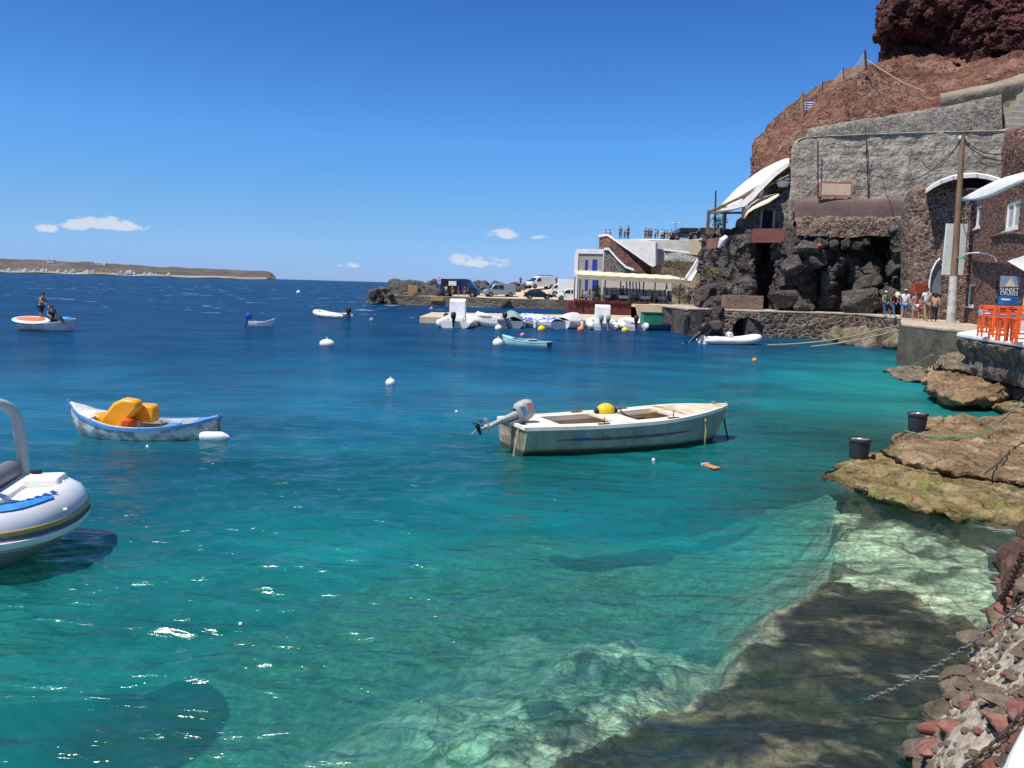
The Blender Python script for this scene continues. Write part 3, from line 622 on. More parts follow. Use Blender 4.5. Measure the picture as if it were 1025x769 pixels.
# quay wall with tunnel
wl = [Vector((a, b, 0)) for a, b in pp]
def wall_sheet(pts, z0, z1, nu, nv, disp=.12, scale=1.2, batter=.0):
    pts = [Vector((p[0], p[1], 0)) for p in pts]; L = [0]
    for i in range(1, len(pts)): L.append(L[-1] + (pts[i] - pts[i - 1]).length)
    G = np.zeros((nv, nu, 3)); arr = np.array([tuple(p) for p in pts])
    for k, s in enumerate(np.linspace(0, L[-1], nu)):
        x = np.interp(s, L, arr[:, 0]); y = np.interp(s, L, arr[:, 1]); G[:, k, 0] = x; G[:, k, 1] = y
    t = np.gradient(G[0], axis=0); n = np.stack([t[:, 1], -t[:, 0], t[:, 0] * 0], 1); n /= np.linalg.norm(n, axis=1, keepdims=True)
    c = (n * (np.array(EYE) - G[0])).sum(1).mean(); n = n if c > 0 else -n
    G[:, :, 2] = np.linspace(z0, z1, nv)[:, None]
    p = G.reshape(-1, 3); d = fbm(p * scale, 5, .55).reshape(nv, nu) * disp + batter * (1 - np.linspace(0, 1, nv))[:, None]
    return G + n[None] * d[..., None], n
wp = [(pp[0][0] - .25, pp[0][1] - .2)] + [(a - .0, b - .22) for a, b in pp[1:]]
G, n = wall_sheet(wp, -1.2, 1.84, 420, 60, .12, 1.3)
# carve the tunnel arch
A = P(728.5, 322, .9); cx = A.x; ax = 1.05
dz = G[:, :, 2]; inside = ((G[:, :, 0] - cx) / ax) ** 2 + (np.maximum(dz - .35, 0) / 1.05) ** 2 < 1
G[inside] += np.array([.5, 3.2, 0]) 
mb = MB(); mb.grid(G); w = mb.build('quay_wall', s_quay, None); tag(w, 'rough stone quay wall under the path with a dark tunnel arch', 'wall')
mb = MB(); mb.prism([blk[0], blk[1], blk[2], blk[3], (24, 26.2), (30, 40), (26, 50), (24.9, 50.6), (24.0, 47)], -1.5, 1.845)
Gb, n = wall_sheet([(24.6, 51.0), (blk[0][0] - .1, blk[0][1] - .05), (blk[1][0] - .1, blk[1][1] - .1), (blk[2][0] - .1, blk[2][1] - .1), (blk[3][0], blk[3][1] - .1)], -1.2, 1.86, 240, 40, .10, .7)
mb.grid(Gb); w = mb.build('quay_block', m_dconc, None); tag(w, 'dark brown concrete quay block below the utility pole', 'quay')
# ------------------------------------------------------------------ cliff masses
rows = [
 [(790, 330, 100), (762, 235, 86), (757, 225, 76), (780, 215, 70), (820, 215, 69), (870, 210, 69), (920, 205, 69), (970, 200, 69), (1030, 200, 69), (1120, 200, 69)],
 [(795, 200, 100), (764, 190, 86), (756, 176, 76), (778, 170, 71), (815, 160, 70), (850, 150, 69), (890, 140, 69), (940, 125, 69), (1010, 108, 69), (1120, 90, 69)],
 [(800, 170, 100), (768, 158, 88), (760, 147, 79), (782, 140, 74), (815, 132, 71.5), (852, 122, 70.5), (892, 115, 70.5), (940, 104, 71), (1010, 90, 71), (1120, 70, 71)],
 [(805, 150, 102), (778, 138, 92), (768, 132, 84), (790, 116, 78), (816, 107, 75.5), (852, 98, 75), (892, 103, 76), (940, 98, 76), (1010, 75, 76), (1120, 50, 76)],
 [(815, 130, 106), (792, 122, 96), (782, 121, 90), (800, 102, 84), (824, 92, 82), (856, 77, 82), (895, 88, 84), (945, 85, 84), (1010, 62, 85), (1120, 30, 86)],
 [(830, 120, 112), (812, 110, 102), (800, 110, 98), (815, 97, 92), (838, 85, 91), (868, 68, 91), (900, 66, 93), (950, 66, 93), (1010, 50, 94), (1120, 20, 96)],
 [(850, 120, 125), (830, 115, 115), (815, 112, 108), (828, 100, 104), (850, 90, 102), (876, 76, 101), (905, 55, 103), (950, 40, 104), (1010, 20, 105), (1120, -20, 106)]]
mb = sheet_obj('hill', rows, 420, 330, r_cliff, disp=.8, scale=.36, octv=8, gain=.64, gully=.7, ridge=False)
struct('hill', mb, r_cliff)
rows = [
 [(905, 70, 125), (888, 70, 112), (892, 62, 100), (915, 66, 96), (945, 64, 93), (985, 58, 89), (1030, 50, 85), (1130, 30, 78)],
 [(905, 55, 125), (886, 54, 112), (893, 48, 103), (918, 52, 101), (945, 56, 98), (980, 46, 91), (1030, 34, 86), (1130, 10, 79)],
 [(905, 40, 125), (882, 38, 112), (886, 30, 100), (915, 28, 98), (945, 34, 97), (982, 24, 91), (1030, 12, 87), (1130, -10, 80)],
 [(905, 15, 127), (884, 14, 113), (890, 6, 101), (920, 0, 97), (950, 2, 94), (988, -4, 92), (1030, -14, 88), (1130, -40, 81)],
 [(912, -20, 130), (893, -14, 117), (900, -24, 105), (930, -32, 101), (960, -36, 98), (995, -40, 95), (1040, -50, 91), (1130, -80, 85)],
 [(925, -90, 140), (908, -80, 128), (918, -92, 116), (945, -112, 110), (975, -118, 107), (1010, -122, 104), (1050, -130, 100), (1140, -160, 95)]]
mb = sheet_obj('cliff', rows, 420, 300, r_top, disp=1.5, scale=.5, octv=7, gain=.6, blocky=.9)
struct('cliff', mb, r_top)
# sea-cliff with caves under the buildings
rows = [
 [(700, 315, 82), (704, 312, 68), (722, 312, 64), (748, 313, 63.5), (756, 313, 65), (766, 313, 69.5), (776, 313, 65), (785, 313, 62.5), (806, 314, 62.3), (814, 314, 64.5), (830, 315, 63.4), (846, 315, 64.5), (856, 315, 64), (868, 315, 62.6), (884, 316, 62), (900, 316, 60), (915, 316, 60), (930, 316, 60)],
 [(700, 300, 82), (703, 298, 70), (722, 297, 65.5), (746, 298, 64), (754, 298, 65), (766, 297, 70.5), (778, 297, 65), (788, 298, 63), (804, 299, 62.4), (814, 299, 65), (830, 299, 63.3), (846, 299, 66), (858, 299, 64.6), (870, 299, 63), (884, 300, 64), (899, 301, 61), (915, 302, 60), (930, 302, 60)],
 [(704, 282, 84), (703, 280, 71), (722, 278, 67), (746, 278, 65), (754, 278, 65.5), (766, 276, 71.5), (779, 276, 65), (790, 276, 63), (806, 276, 62.6), (816, 276, 65), (830, 278, 63.2), (846, 280, 65.6), (858, 278, 63.6), (872, 276, 63), (886, 278, 64.6), (899, 280, 62), (915, 282, 60), (930, 282, 60)],
 [(706, 262, 86), (704, 262, 72), (722, 260, 68), (746, 258, 65.6), (753, 256, 66), (765, 256, 71.5), (777, 256, 65.5), (790, 252, 63.5), (808, 252, 63), (820, 256, 63.5), (834, 260, 63.6), (848, 258, 63.8), (860, 256, 64.6), (874, 254, 66.6), (888, 256, 67), (900, 258, 62), (915, 262, 60), (930, 262, 60)],
 [(708, 246, 88), (705, 247, 73), (722, 246, 68.6), (746, 244, 66), (752, 243, 66), (765, 242, 69), (778, 242, 66), (792, 240, 64.4), (812, 238, 64), (826, 240, 64), (840, 243, 64.3), (852, 243, 66), (862, 240, 66), (874, 238, 67), (888, 238, 66.5), (901, 240, 62), (915, 244, 60), (930, 244, 60)],
 [(710, 234, 90), (707, 236, 75), (722, 236, 70), (746, 236, 68), (752, 236, 67), (765, 236, 67), (778, 232, 66.2), (792, 226, 66), (812, 226, 65.6), (826, 228, 65.5), (840, 230, 65), (852, 231, 64.7), (862, 230, 64.5), (874, 230, 64.2), (888, 228, 64), (901, 228, 62), (915, 230, 60), (930, 230, 60)],
 [(712, 232, 96), (709, 234, 85), (724, 234, 80), (746, 234, 76), (755, 234, 74), (766, 232, 73), (780, 226, 72), (794, 222, 70), (812, 222, 70), (826, 222, 70), (840, 222, 70), (852, 222, 70), (862, 222, 70), (874, 222, 70), (888, 222, 70), (901, 222, 68), (915, 224, 66), (930, 224, 64)]]
mb = sheet_obj('sea_cliff', rows, 560, 320, r_lava, disp=.75, scale=.6, octv=8, gain=.62, blocky=1.0)
struct('sea_cliff', mb, r_lava)
# loose boulders along the upper edge of the sea-cliff and in front of the caves
bo = rock_mb(21, (1, 1, .9)).mesh('boulder', 30); bo.materials.append(r_lava)
rock_meshes = []
for k in range(9):
    me = rock_mb(30 + k, (1, 1, 1), n=26, m=18, planes=10, rough=.12, flat=.8).mesh('boulder', 35); rock_meshes.append(me)
rgr = random.Random(11)
def boulder(p, s, mat, label, group, name='boulder', cat='boulder'):
    o = bpy.data.objects.new(name, rgr.choice(rock_meshes).copy()); C.objects.link(o); o.location = p
    o.data.materials.clear(); o.data.materials.append(mat)
    o.scale = [s * rgr.uniform(.75, 1.3) for _ in range(3)]; o.rotation_euler = (rgr.uniform(-.5, .5), rgr.uniform(-.5, .5), rgr.uniform(0, 6.3)); tag(o, label, cat, group); return o
for (x, y, Yd, s) in ((806, 250, 63, 1.6), (822, 243, 63.5, 1.0), (833, 246, 63.6, .9), (845, 244, 63.8, .9), (815, 262, 62.8, 1.5), (858, 300, 61.5, 2.2), (868, 285, 62.5, 1.7), (878, 303, 61, 1.4), (890, 296, 60.5, 1.5), (848, 308, 61, 1.0), (795, 268, 62.6, 1.8), (785, 300, 62, 1.5), (800, 305, 61.6, 1.2), (707, 296, 66, 1.6), (713, 305, 65, 1.2), (704, 303, 67, 1.3), (722, 303, 64.6, 1.1), (895, 270, 61.5, 1.1), (856, 247, 64, .9), (867, 243, 64, .8)):
    boulder(D(x, y, Yd), s * .62, r_lava, 'dark lava boulder lodged in the foot of the sea cliff', 'lava boulders at the sea cliff')
# foreshore below the quay wall
for i in range(62):
    x = rgr.uniform(820, 905); f = (x - 820) / 85; y = rgr.uniform(333 + 3 * f, 343 + 7 * f); p = P(x, y, .05)
    boulder((p.x, p.y, rgr.uniform(-.05, .45) + .5 * max(0, (340 - y) / 12)), rgr.uniform(.35, 1.0), r_shore, 'pale brown rock on the foreshore below the quay wall', 'foreshore rocks', 'rock', 'rock')
for i in range(26):
    x = rgr.uniform(690, 818); p = P(x, rgr.uniform(331, 335) + (x - 690) * .03, .0)
    boulder((p.x, p.y, rgr.uniform(-.25, .1)), rgr.uniform(.35, .8), r_shore, 'dark wet rock at the foot of the quay wall', 'wet rocks at the quay foot', 'rock', 'rock')
for (x, y, Yd, s) in ((690, 318, 66, 1.1), (699, 316, 63.5, 1.3), (708, 318, 61.8, 1.2), (716, 313, 61.5, .8), (704, 325, 62, 1.0), (695, 327, 64, .9), (714, 328, 61, .9), (686, 325, 67.5, .8), (681, 318, 69, .9), (675, 322, 70.5, .7)):
    boulder(D(x, y, Yd), s * .8, r_lava, 'dark boulder at the water between the jetty and the quay wall', 'boulders by the jetty')
# breakwater boulders
n_b = 0
for i in range(150):
    x = rgr.uniform(370, 530); t = (x - 370) / 160
    Yb = rgr.uniform(122, 137) if x > 392 else rgr.uniform(119.5, 135)
    top = 285 if x < 376 else (281.5 if x < 392 else 279.5)
    zc = (3.3 + (283.5 - top) * Yb / FPX)
    if x < 392: z = rgr.uniform(-.2, zc - .9) * min(1, (x - 364) / 18)
    else: z = 1.2 + (zc - 1.6) * float(sst(123.5, 131, np.array(Yb))) * rgr.uniform(.45, .75)
    if x > 392 and Yb < 125: Yb += 3
    if x > 446: Yb = rgr.uniform(138, 150); z = rgr.uniform(2.0, 3.0)
    p = D(x, 290, Yb)
    boulder((p.x, Yb, z), rgr.uniform(.6, 1.45), r_break, 'grey angular boulder in the breakwater heap', 'breakwater boulders')
# ------------------------------------------------------------------ ledges on the right
def L(name, pts, z, zb, mat, label, **kw):
    mb = ledge([xy(a, b, z) for a, b in pts], z, zb, **kw); o = mb.build(name, mat, None, smooth=50); return tag(o, label, 'rock')
L('rock_ledge', [(828, 473), (838, 461), (856, 455), (878, 450), (930, 446), (1000, 444), (1140, 440), (1220, 540), (1120, 560), (1030, 522), (955, 514), (905, 499), (868, 492), (850, 484)], .11, -.55, r_moss, 'wide mossy ochre rock ledge under the nearer bucket', seed=1, undercut=.06, rough=.06, edge=.42, nth=560, nr=110)
L('rock_ledge', [(884, 452), (897, 441), (912, 430), (925, 421), (960, 416), (1010, 412), (1130, 404), (1180, 450), (1090, 478), (1015, 478), (960, 470), (915, 462)], .27, -.3, r_ledge, 'upper ochre rock ledge carrying the farther bucket', seed=2, undercut=.045, rough=.07, edge=.36, nth=560, nr=100)
L('rock_ledge', [(926, 378), (934, 366), (955, 362), (985, 363), (1012, 366), (1040, 372), (1100, 385), (1100, 402), (1040, 398), (1012, 393), (985, 396), (950, 395), (935, 390)], .50, -.4, r_ledge, 'bulging ochre rock shelf below the white terrace', seed=3, undercut=.08, rough=.12, edge=.3, bulge=.25)
L('rock_ledge', [(885, 371), (905, 366), (925, 367), (938, 374), (925, 381), (905, 380)], .10, -.4, r_shore, 'small flat rock just breaking the water near the shelf', seed=4, undercut=.05, rough=.06, edge=.25)
L('rock_ledge', [(985, 400), (1000, 392), (1040, 388), (1110, 396), (1140, 412), (1060, 418), (1010, 412)], .22, -.3, r_ledge, 'pale sloping rock between the shelf and the bucket ledges', seed=5, undercut=.05, rough=.06, edge=.2)
L('rock_ledge', [(960, 640 - 118), (985, 515), (1012, 520), (1040, 530), (1060, 560), (1030, 560), (1008, 540), (985, 530)], .02, -.5, r_moss, 'low wet rock below the mossy ledge', seed=6, undercut=.05, rough=.05, edge=.1)
# terrace base rock
tz = 2.1
t_poly = [(957, 338), (983, 333), (1040, 334), (1110, 338), (1120, 372), (1060, 356), (1025, 349), (990, 343.5)]
tp = [xy(a, b, tz - .18) for a, b in t_poly]
mb = ledge(tp, tz - .18, .75, seed=8, undercut=.10, rough=.03, edge=.16, nth=300, side=26)
o = mb.build('terrace_rock', MR('terrace_rock', [(.3, (.05, .042, .035)), (.5, (.15, .125, .10)), (.7, (.40, .36, .30))], 1.6, bump=1., bscale=5, bd=.12), None, smooth=50); tag(o, 'rugged grey rock base under the white cafe terrace', 'rock')
L('rock', [(935, 360), (950, 352), (975, 352), (1005, 357), (1060, 365), (1060, 378), (1010, 374), (975, 368), (945, 366)], .95, .0, r_shore, 'dark undercut rock in front of the terrace base', seed=9, undercut=.25, rough=.12, edge=.25)
mb = MB(); mb.prism(tp, tz - .17, tz); o = mb.build('cafe_terrace', m_wash, None, bevel=.05); tag(o, 'whitewashed slab of the cafe terrace with orange stools', 'terrace')
# ------------------------------------------------------------------ near bank
def near_bank():
    # masonry slope: rows from water up to the parapet
    rows = [[P(*q) for q in r] for r in (
      [(905, 790, -.5), (918, 742, -.5), (938, 700, -.5), (962, 664, -.5), (985, 632, -.5), (1004, 596, -.5), (1014, 560, -.5), (1024, 528, -.5)],
      [(912, 800, .0), (928, 745, .0), (946, 705, .0), (966, 668, .0), (990, 634, .0), (1008, 600, .0), (1018, 560, .1), (1028, 526, .1)],
      [(925, 790, .45), (938, 738, .45), (958, 702, .42), (975, 676, .40), (998, 640, .35), (1015, 604, .35), (1022, 565, .4), (1034, 525, .4)],
      [(945, 800, .8), (952, 742, .85), (972, 702, .80), (990, 676, .70), (1008, 646, .7), (1024, 610, .7), (1034, 570, .8), (1046, 525, .8)],
      [(975, 830, 1.1), (985, 760, 1.15), (1000, 720, 1.15), (1016, 690, 1.1), (1030, 660, 1.1), (1046, 620, 1.1), (1060, 575, 1.1), (1080, 520, 1.1)],
      [(1020, 860, 1.35), (1030, 790, 1.4), (1044, 745, 1.4), (1060, 710, 1.4), (1076, 680, 1.4), (1096, 630, 1.4), (1110, 580, 1.4), (1140, 520, 1.4)])]
    G = sheet(rows, 420, 260, disp=.10, scale=2.6, octv=6, gain=.55, world_pts=True)
    mb = MB(); mb.grid(G)
    root = thing('rubble_bank', 'broken masonry bank of red stones set in pale mortar', 'wall', P(985, 690, .3))
    mt = MR('old_mortar', [(.3, (.24, .19, .14)), (.5, (.46, .39, .30)), (.7, (.66, .59, .47))], 1.6, bump=.9, bscale=9, bd=.04, second=(.20, .14, .09))
    mb.build('mortar', mt, root, world=True, smooth=35)
    ms = MR('red_stone', [(.3, (.11, .045, .034)), (.5, (.21, .085, .065)), (.7, (.34, .18, .14))], 3, bump=.8, bscale=14, bd=.02)
    md = MR('brown_stone_loose', [(.3, (.06, .045, .032)), (.5, (.13, .10, .07)), (.7, (.22, .17, .12))], 3, bump=.8, bscale=14, bd=.02)
    rg = random.Random(5); nu, nv = 420, 260
    for i in range(100):
        wet = i >= 72; u = int(rg.uniform(.02, .98) * nu); v = int((rg.uniform(.08, .36) if wet else .30 + .66 * rg.random()) * nv); p = Vector(G[v, u])
        red = (not wet) and rg.random() < .72 and v > .34 * nv; s = rg.uniform(.12, .24) if wet else rg.uniform(.055, .14) * (1 if u < 300 else 1.3)
        k = rock_verts(200 + i, n=18, m=12, planes=11, rough=.09, flat=.7) * np.array([s * rg.uniform(.8, 1.5), s, s * rg.uniform(.45, .7)])
        rot = np.array(Matrix.Rotation(rg.uniform(0, 6.3), 3, 'Z') @ Matrix.Rotation(rg.uniform(-.4, .4), 3, 'X')); k = k @ rot.T + np.array(p) + np.array([0, 0, -.03])
        mb = MB(); mb.grid(k, True); mb.build('stone', ms if red else md, root, world=True, smooth=30)
    mb = MB()
    for i in range(900):
        u = int(rg.uniform(.01, .99) * nu); v = int((.12 + .86 * rg.random()) * nv); p = Vector(G[v, u]); s = rg.uniform(.012, .034)
        mb.ell(tuple(p + Vector((0, 0, s * .2))), (s * rg.uniform(.8, 1.5), s, s * rg.uniform(.5, .9)), 6, 4, Matrix.Rotation(rg.uniform(0, 6), 3, 'Z'))
    o = mb.build('grit', md, root, world=True, fix=False); o['kind'] = 'stuff'
    # dark rock shoulder behind the bank, right edge
    mb = ledge([(p.x, p.y) for p in (P(1012, 565, .6), P(1018, 520, .6), P(1080, 500, .6), P(1150, 570, .6), P(1080, 640, .6), P(1024, 615, .6))], .6, -.3, seed=12, undercut=.05, rough=.1, edge=.2)
    o = mb.build('rock', MR('reddish_wet_rock', [(.3, (.05, .03, .024)), (.5, (.13, .075, .055)), (.7, (.24, .15, .11))], 1.6, bump=1., bscale=6, bd=.08), None, smooth=50); tag(o, 'dark rock shoulder at the right edge above the chain', 'rock')
    # white parapet
    q = [P(992, 790, 1.95), P(1010, 742, 1.95), P(1030, 705, 1.95), P(1120, 640, 1.95), P(1200, 760, 1.95), P(1150, 900, 1.95)]
    mb = MB(); mb.prism([V2(p) for p in q], 1.1, 1.95); o = mb.build('parapet', m_wash, None, bevel=.05); tag(o, 'smooth whitewashed parapet corner at the bottom right', 'parapet')
near_bank()
# the quay the picture is taken from, behind and under the viewpoint
mb = MB(); mb.prism([(-3.5, -4), (6.5, -4), (6.5, .6), (1.35, .6), (-3.5, .4)], -1, 1.72); struct('pavement', mb, m_conc, bevel=.04)
# ------------------------------------------------------------------ stone walls and buildings
class Facade:
    """vertical wall between plan points A and B; openings given as picture points on it"""
    def __init__(s, A, B, z0, z1):
        s.A = Vector((A[0], A[1], 0)); s.B = Vector((B[0], B[1], 0)); s.d = (s.B - s.A); s.L = s.d.length; s.d.normalize(); s.z0 = z0; s.z1 = z1
        n = Vector((s.d.y, -s.d.x, 0)); s.n = n if n.dot(Vector((0, 0, 0)) - s.A) > 0 else -n
    def uz(s, px, py):
        r = ray(px, py); t = (s.A - EYE).dot(s.n) / r.dot(s.n); p = EYE + r * t; return ((p - s.A).dot(s.d), p.z)
    def pt(s, u, z, out=0.): return s.A + s.d * u + s.n * out + Vector((0, 0, z))
    def wall(s, holes, th=.35):
        us = sorted({0, s.L} | {h[k] for h in holes for k in (0, 1)}); zs = sorted({s.z0, s.z1} | {h[k] for h in holes for k in (2, 3)}); mb = MB()
        inh = lambda u, z: any(h[0] < u < h[1] and h[2] < z < h[3] for h in holes)
        for i in range(len(us) - 1):
            for j in range(len(zs) - 1):
                if inh((us[i] + us[i + 1]) / 2, (zs[j] + zs[j + 1]) / 2): continue
                for o in (0, -th): mb.quad(s.pt(us[i], zs[j], o), s.pt(us[i + 1], zs[j], o), s.pt(us[i + 1], zs[j + 1], o), s.pt(us[i], zs[j + 1], o))
        for (a, b, c, d) in holes + [(0, s.L, s.z0, s.z1)]:
            for (p, q) in (((a, c), (b, c)), ((b, c), (b, d)), ((b, d), (a, d)), ((a, d), (a, c))):
                mb.quad(s.pt(*p, 0), s.pt(*q, 0), s.pt(*q, -th), s.pt(*p, -th))
        return mb
    def panel(s, a, b, c, d, o0, o1):
        mb = MB(); pts = [s.pt(u, z, o) for o in (o0, o1) for (u, z) in ((a, c), (b, c), (b, d), (a, d))]
        return mb.add(pts, [(3, 2, 1, 0), (4, 5, 6, 7), (0, 1, 5, 4), (1, 2, 6, 5), (2, 3, 7, 6), (3, 0, 4, 7)])
    def window(s, root, h, mat, fw=.09, mullions=1, glass=None, name='window'):
        a, b, c, d = h; mb = MB()
        for x in ((a, a + fw, c, d), (b - fw, b, c, d), (a + fw, b - fw, d - fw, d), (a + fw, b - fw, c, c + fw)): p = s.panel(*x, -.16, -.04); mb.add(p.v, p.f)
        for k in range(mullions):
            u = a + (b - a) * (k + 1) / (mullions + 1); p = s.panel(u - fw * .5, u + fw * .5, c + fw, d - fw, -.15, -.05); mb.add(p.v, p.f)
        w = mb.build(name, mat, root, world=True)
        g = s.panel(a + fw, b - fw, c + fw, d - fw, -.13, -.10); g.v = [tuple(Vector(p) - root.location) for p in g.v]; o = g.build('pane', glass or m_glass, w)
        p = s.panel(a - .06, b + .06, c - .08, c - .002, -.05, .07); p.v = [tuple(Vector(q) - root.location) for q in p.v]; p.build('sill', mat, w)
        return w
def sheet_thing(name, label, cat, rows, nu, nv, mat, disp=.06, scale=1.2, **kw):
    mb = MB(); mb.grid(sheet(rows, nu, nv, disp=disp, scale=scale, **kw)); G = mb.v; b = Vector(G[0])
    return single(name, mb, mat, label, cat, loc=b)
# ---- big retaining wall
root = thing('retaining_wall', 'tall grey rubble retaining wall with a stepped upper parapet below the red slope', 'wall', D(800, 230, 66))
def part(name, mb, mat, root, **kw): return mb.build(name, mat, root, world=True, **kw)
rows = [[(800, 150, 80), (793, 222, 70), (790.5, 222, 66.6), (796, 222, 66), (850, 222, 65.2), (905, 222, 64.4), (960, 222, 63.6), (1012, 222, 63), (1070, 222, 62)],
        [(800, 150, 80), (793, 190, 70), (791, 190, 66.8), (797, 190, 66.2), (850, 190, 65.4), (905, 190, 64.6), (960, 190, 63.8), (1012, 190, 63.2), (1070, 190, 62)],
        [(800, 146, 80), (794, 150, 70), (793, 150, 67.2), (799, 147, 66.4), (850, 143, 65.6), (905, 140, 64.8), (960, 137, 64), (1012, 135, 63.4), (1070, 130, 62)],
        [(802, 138, 80), (797, 142, 70), (797, 142, 67.4), (805, 138.5, 66.5), (850, 136, 65.7), (905, 134, 64.9), (960, 132.5, 64.1), (1012, 131.5, 63.5), (1070, 127, 62)]]
mb = MB(); mb.grid(sheet(rows, 420, 160, disp=.16, scale=1.1, octv=5, gain=.6)); s_wall = MW('weathered_retaining_wall'); part('lower_wall', mb, s_wall, root)
rows = [[(806, 140, 67.4), (850, 137, 66.6), (905, 135, 65.8), (960, 133, 65), (1003, 132, 64.4)],
        [(808, 131, 67.6), (850, 124, 66.8), (905, 116, 66), (960, 107, 65.2), (1002, 98, 64.6)],
        [(809, 129.5, 68.6), (850, 122, 67.8), (905, 114, 67), (960, 105, 66.2), (1002, 96, 65.6)],
        [(809, 132, 70), (850, 125, 70), (905, 118, 70), (960, 108, 70), (1002, 98, 70)]]
mb = MB(); mb.grid(sheet(rows, 300, 60, disp=.10, scale=1.3)); part('upper_parapet', mb, s_edge, root)
mb = MB()
pa = [D(x, y, Y) for x, y, Y in ((798, 141, 66.6), (808, 137.8, 66.5), (850, 135.6, 65.7), (905, 133.6, 64.9), (960, 132, 64.1), (1012, 131, 63.5), (1070, 127, 62.3))]
G = [[tuple(p + Vector((0, o, z))) for p in pa] for o, z in ((.1, -.10), (-.06, -.10), (-.06, .02), (1.6, .05))]
mb.grid(sheet(G, 260, 12, disp=.05, scale=1.5, world_pts=True)); part('coping', mb, m_conc, root)
# drain pipe and cable lines down the wall
mb = MB(); mb.tube([D(818.5, y, 65.5) for y in (142, 160, 180, 199)], .05, 6); part('drain_pipe', mb, m_rubber, root)
mb = MB(); mb.tube([D(866, 128, 65.6), D(867, 150, 65), D(869, 200, 65), D(869.5, 217, 64.9)], .04, 6); part('cable', mb, m_black, root)
# back wall and stair, upper right
rows = [[(941, 128, 69), (1000, 128, 68), (1060, 128, 67)], [(941, 112, 69), (1000, 104, 68), (1060, 96, 67)], [(941, 96, 69), (1000, 84, 68), (1060, 66, 67)], [(941, 94.5, 72), (1000, 82, 72), (1060, 63, 72)]]
w = sheet_thing('upper_wall', 'yellowish concrete wall with a sloping top behind the parapet at upper right', 'wall', rows, 160, 60, M('ochre_concrete', (.30, .26, .18), (.20, .165, .115), .6, .9, .8, 4, bd=.1), disp=.12)
root = thing('stairway', 'weathered concrete steps descending beside the end of the grey wall', 'stairs', D(1012, 135, 66))
mb = MB()
for k in range(9):
    p = D(1004 + 3.6 * k, 131 - 6.2 * k, 65.5 + .2 * k); mb.box((p.x + 1.2, p.y + 1.5, p.z - 1.2), (2.6, 2.6, 2.6))
part('step', mb, m_conc, root, bevel=.05)
# ---- brown plinth and rubble under the big wall
root = thing('plinth_wall', 'smooth brown plastered plinth over a rough stone band below the grey wall', 'wall', D(800, 225, 65))
f = Facade(D(797, 217, 64.9).xy, D(912, 217, 63.2).xy, 0, 1)
z0 = D(850, 217, 64).z; z1 = D(850, 200.5, 64).z
rows = [[D(x, 218 - .0 * x, Yy) for x, Yy in ((797, 66), (799, 64.9), (850, 64.2), (912, 63.3))], [D(x, 201, Yy) for x, Yy in ((797, 66.2), (799, 65.1), (850, 64.4), (912, 63.5))], [D(x, 199.3, Yy) for x, Yy in ((797, 66.6), (799, 66.0), (850, 65.4), (912, 64.5))]]
mb = MB(); mb.grid(sheet([[tuple(p) for p in r] for r in rows], 200, 30, disp=.04, scale=.8, world_pts=True)); part('plaster', mb, m_brownpl, root)
rows = [[(797, 236, 64.3), (812, 236, 64.0), (850, 238, 63.6), (870, 236, 63.6), (907, 238, 62.6)], [(797, 219, 64.6), (812, 219, 64.4), (850, 219, 64), (870, 218, 63.8), (907, 219, 63)], [(797, 217, 65.6), (812, 217, 65.4), (850, 216.5, 65), (870, 216.4, 64.6), (907, 216.5, 64)]]
mb = MB(); mb.grid(sheet(rows, 240, 40, disp=.22, scale=1.4)); part('rubble_band', mb, s_tower, root)
# hoarding
root = thing('notice_board', 'faded orange framed hoarding standing against the grey wall', 'sign', D(836, 199, 64.6))
a = D(820.5, 182, 64.6); b = D(852, 198, 64.6)
mb = MB(); mb.box(((a.x + b.x) / 2, 64.52, (a.z + b.z) / 2), (b.x - a.x - .2, .06, a.z - b.z - .2)); part('panel', mb, M('faded_panel', (.80, .58, .40), (.66, .44, .28), .9, .8, .2, 6), root)
mb = MB(); 
for (x0, x1, zz0, zz1) in ((a.x, a.x + .13, b.z, a.z), (b.x - .13, b.x, b.z, a.z), (a.x + .13, b.x - .13, a.z - .13, a.z), (a.x + .13, b.x - .13, b.z, b.z + .13)): mb.box(((x0 + x1) / 2, 64.56, (zz0 + zz1) / 2), (x1 - x0, .14, zz1 - zz0))
part('frame', mb, M('rusty_frame', (.55, .26, .16), (.40, .17, .10), 3, .8), root)
for s_ in (a.x + .1, b.x - .1):
    mb = MB(); mb.box((s_, 64.7, b.z - .25), (.12, .12, .5)); part('leg', mb, m_dwood, root)
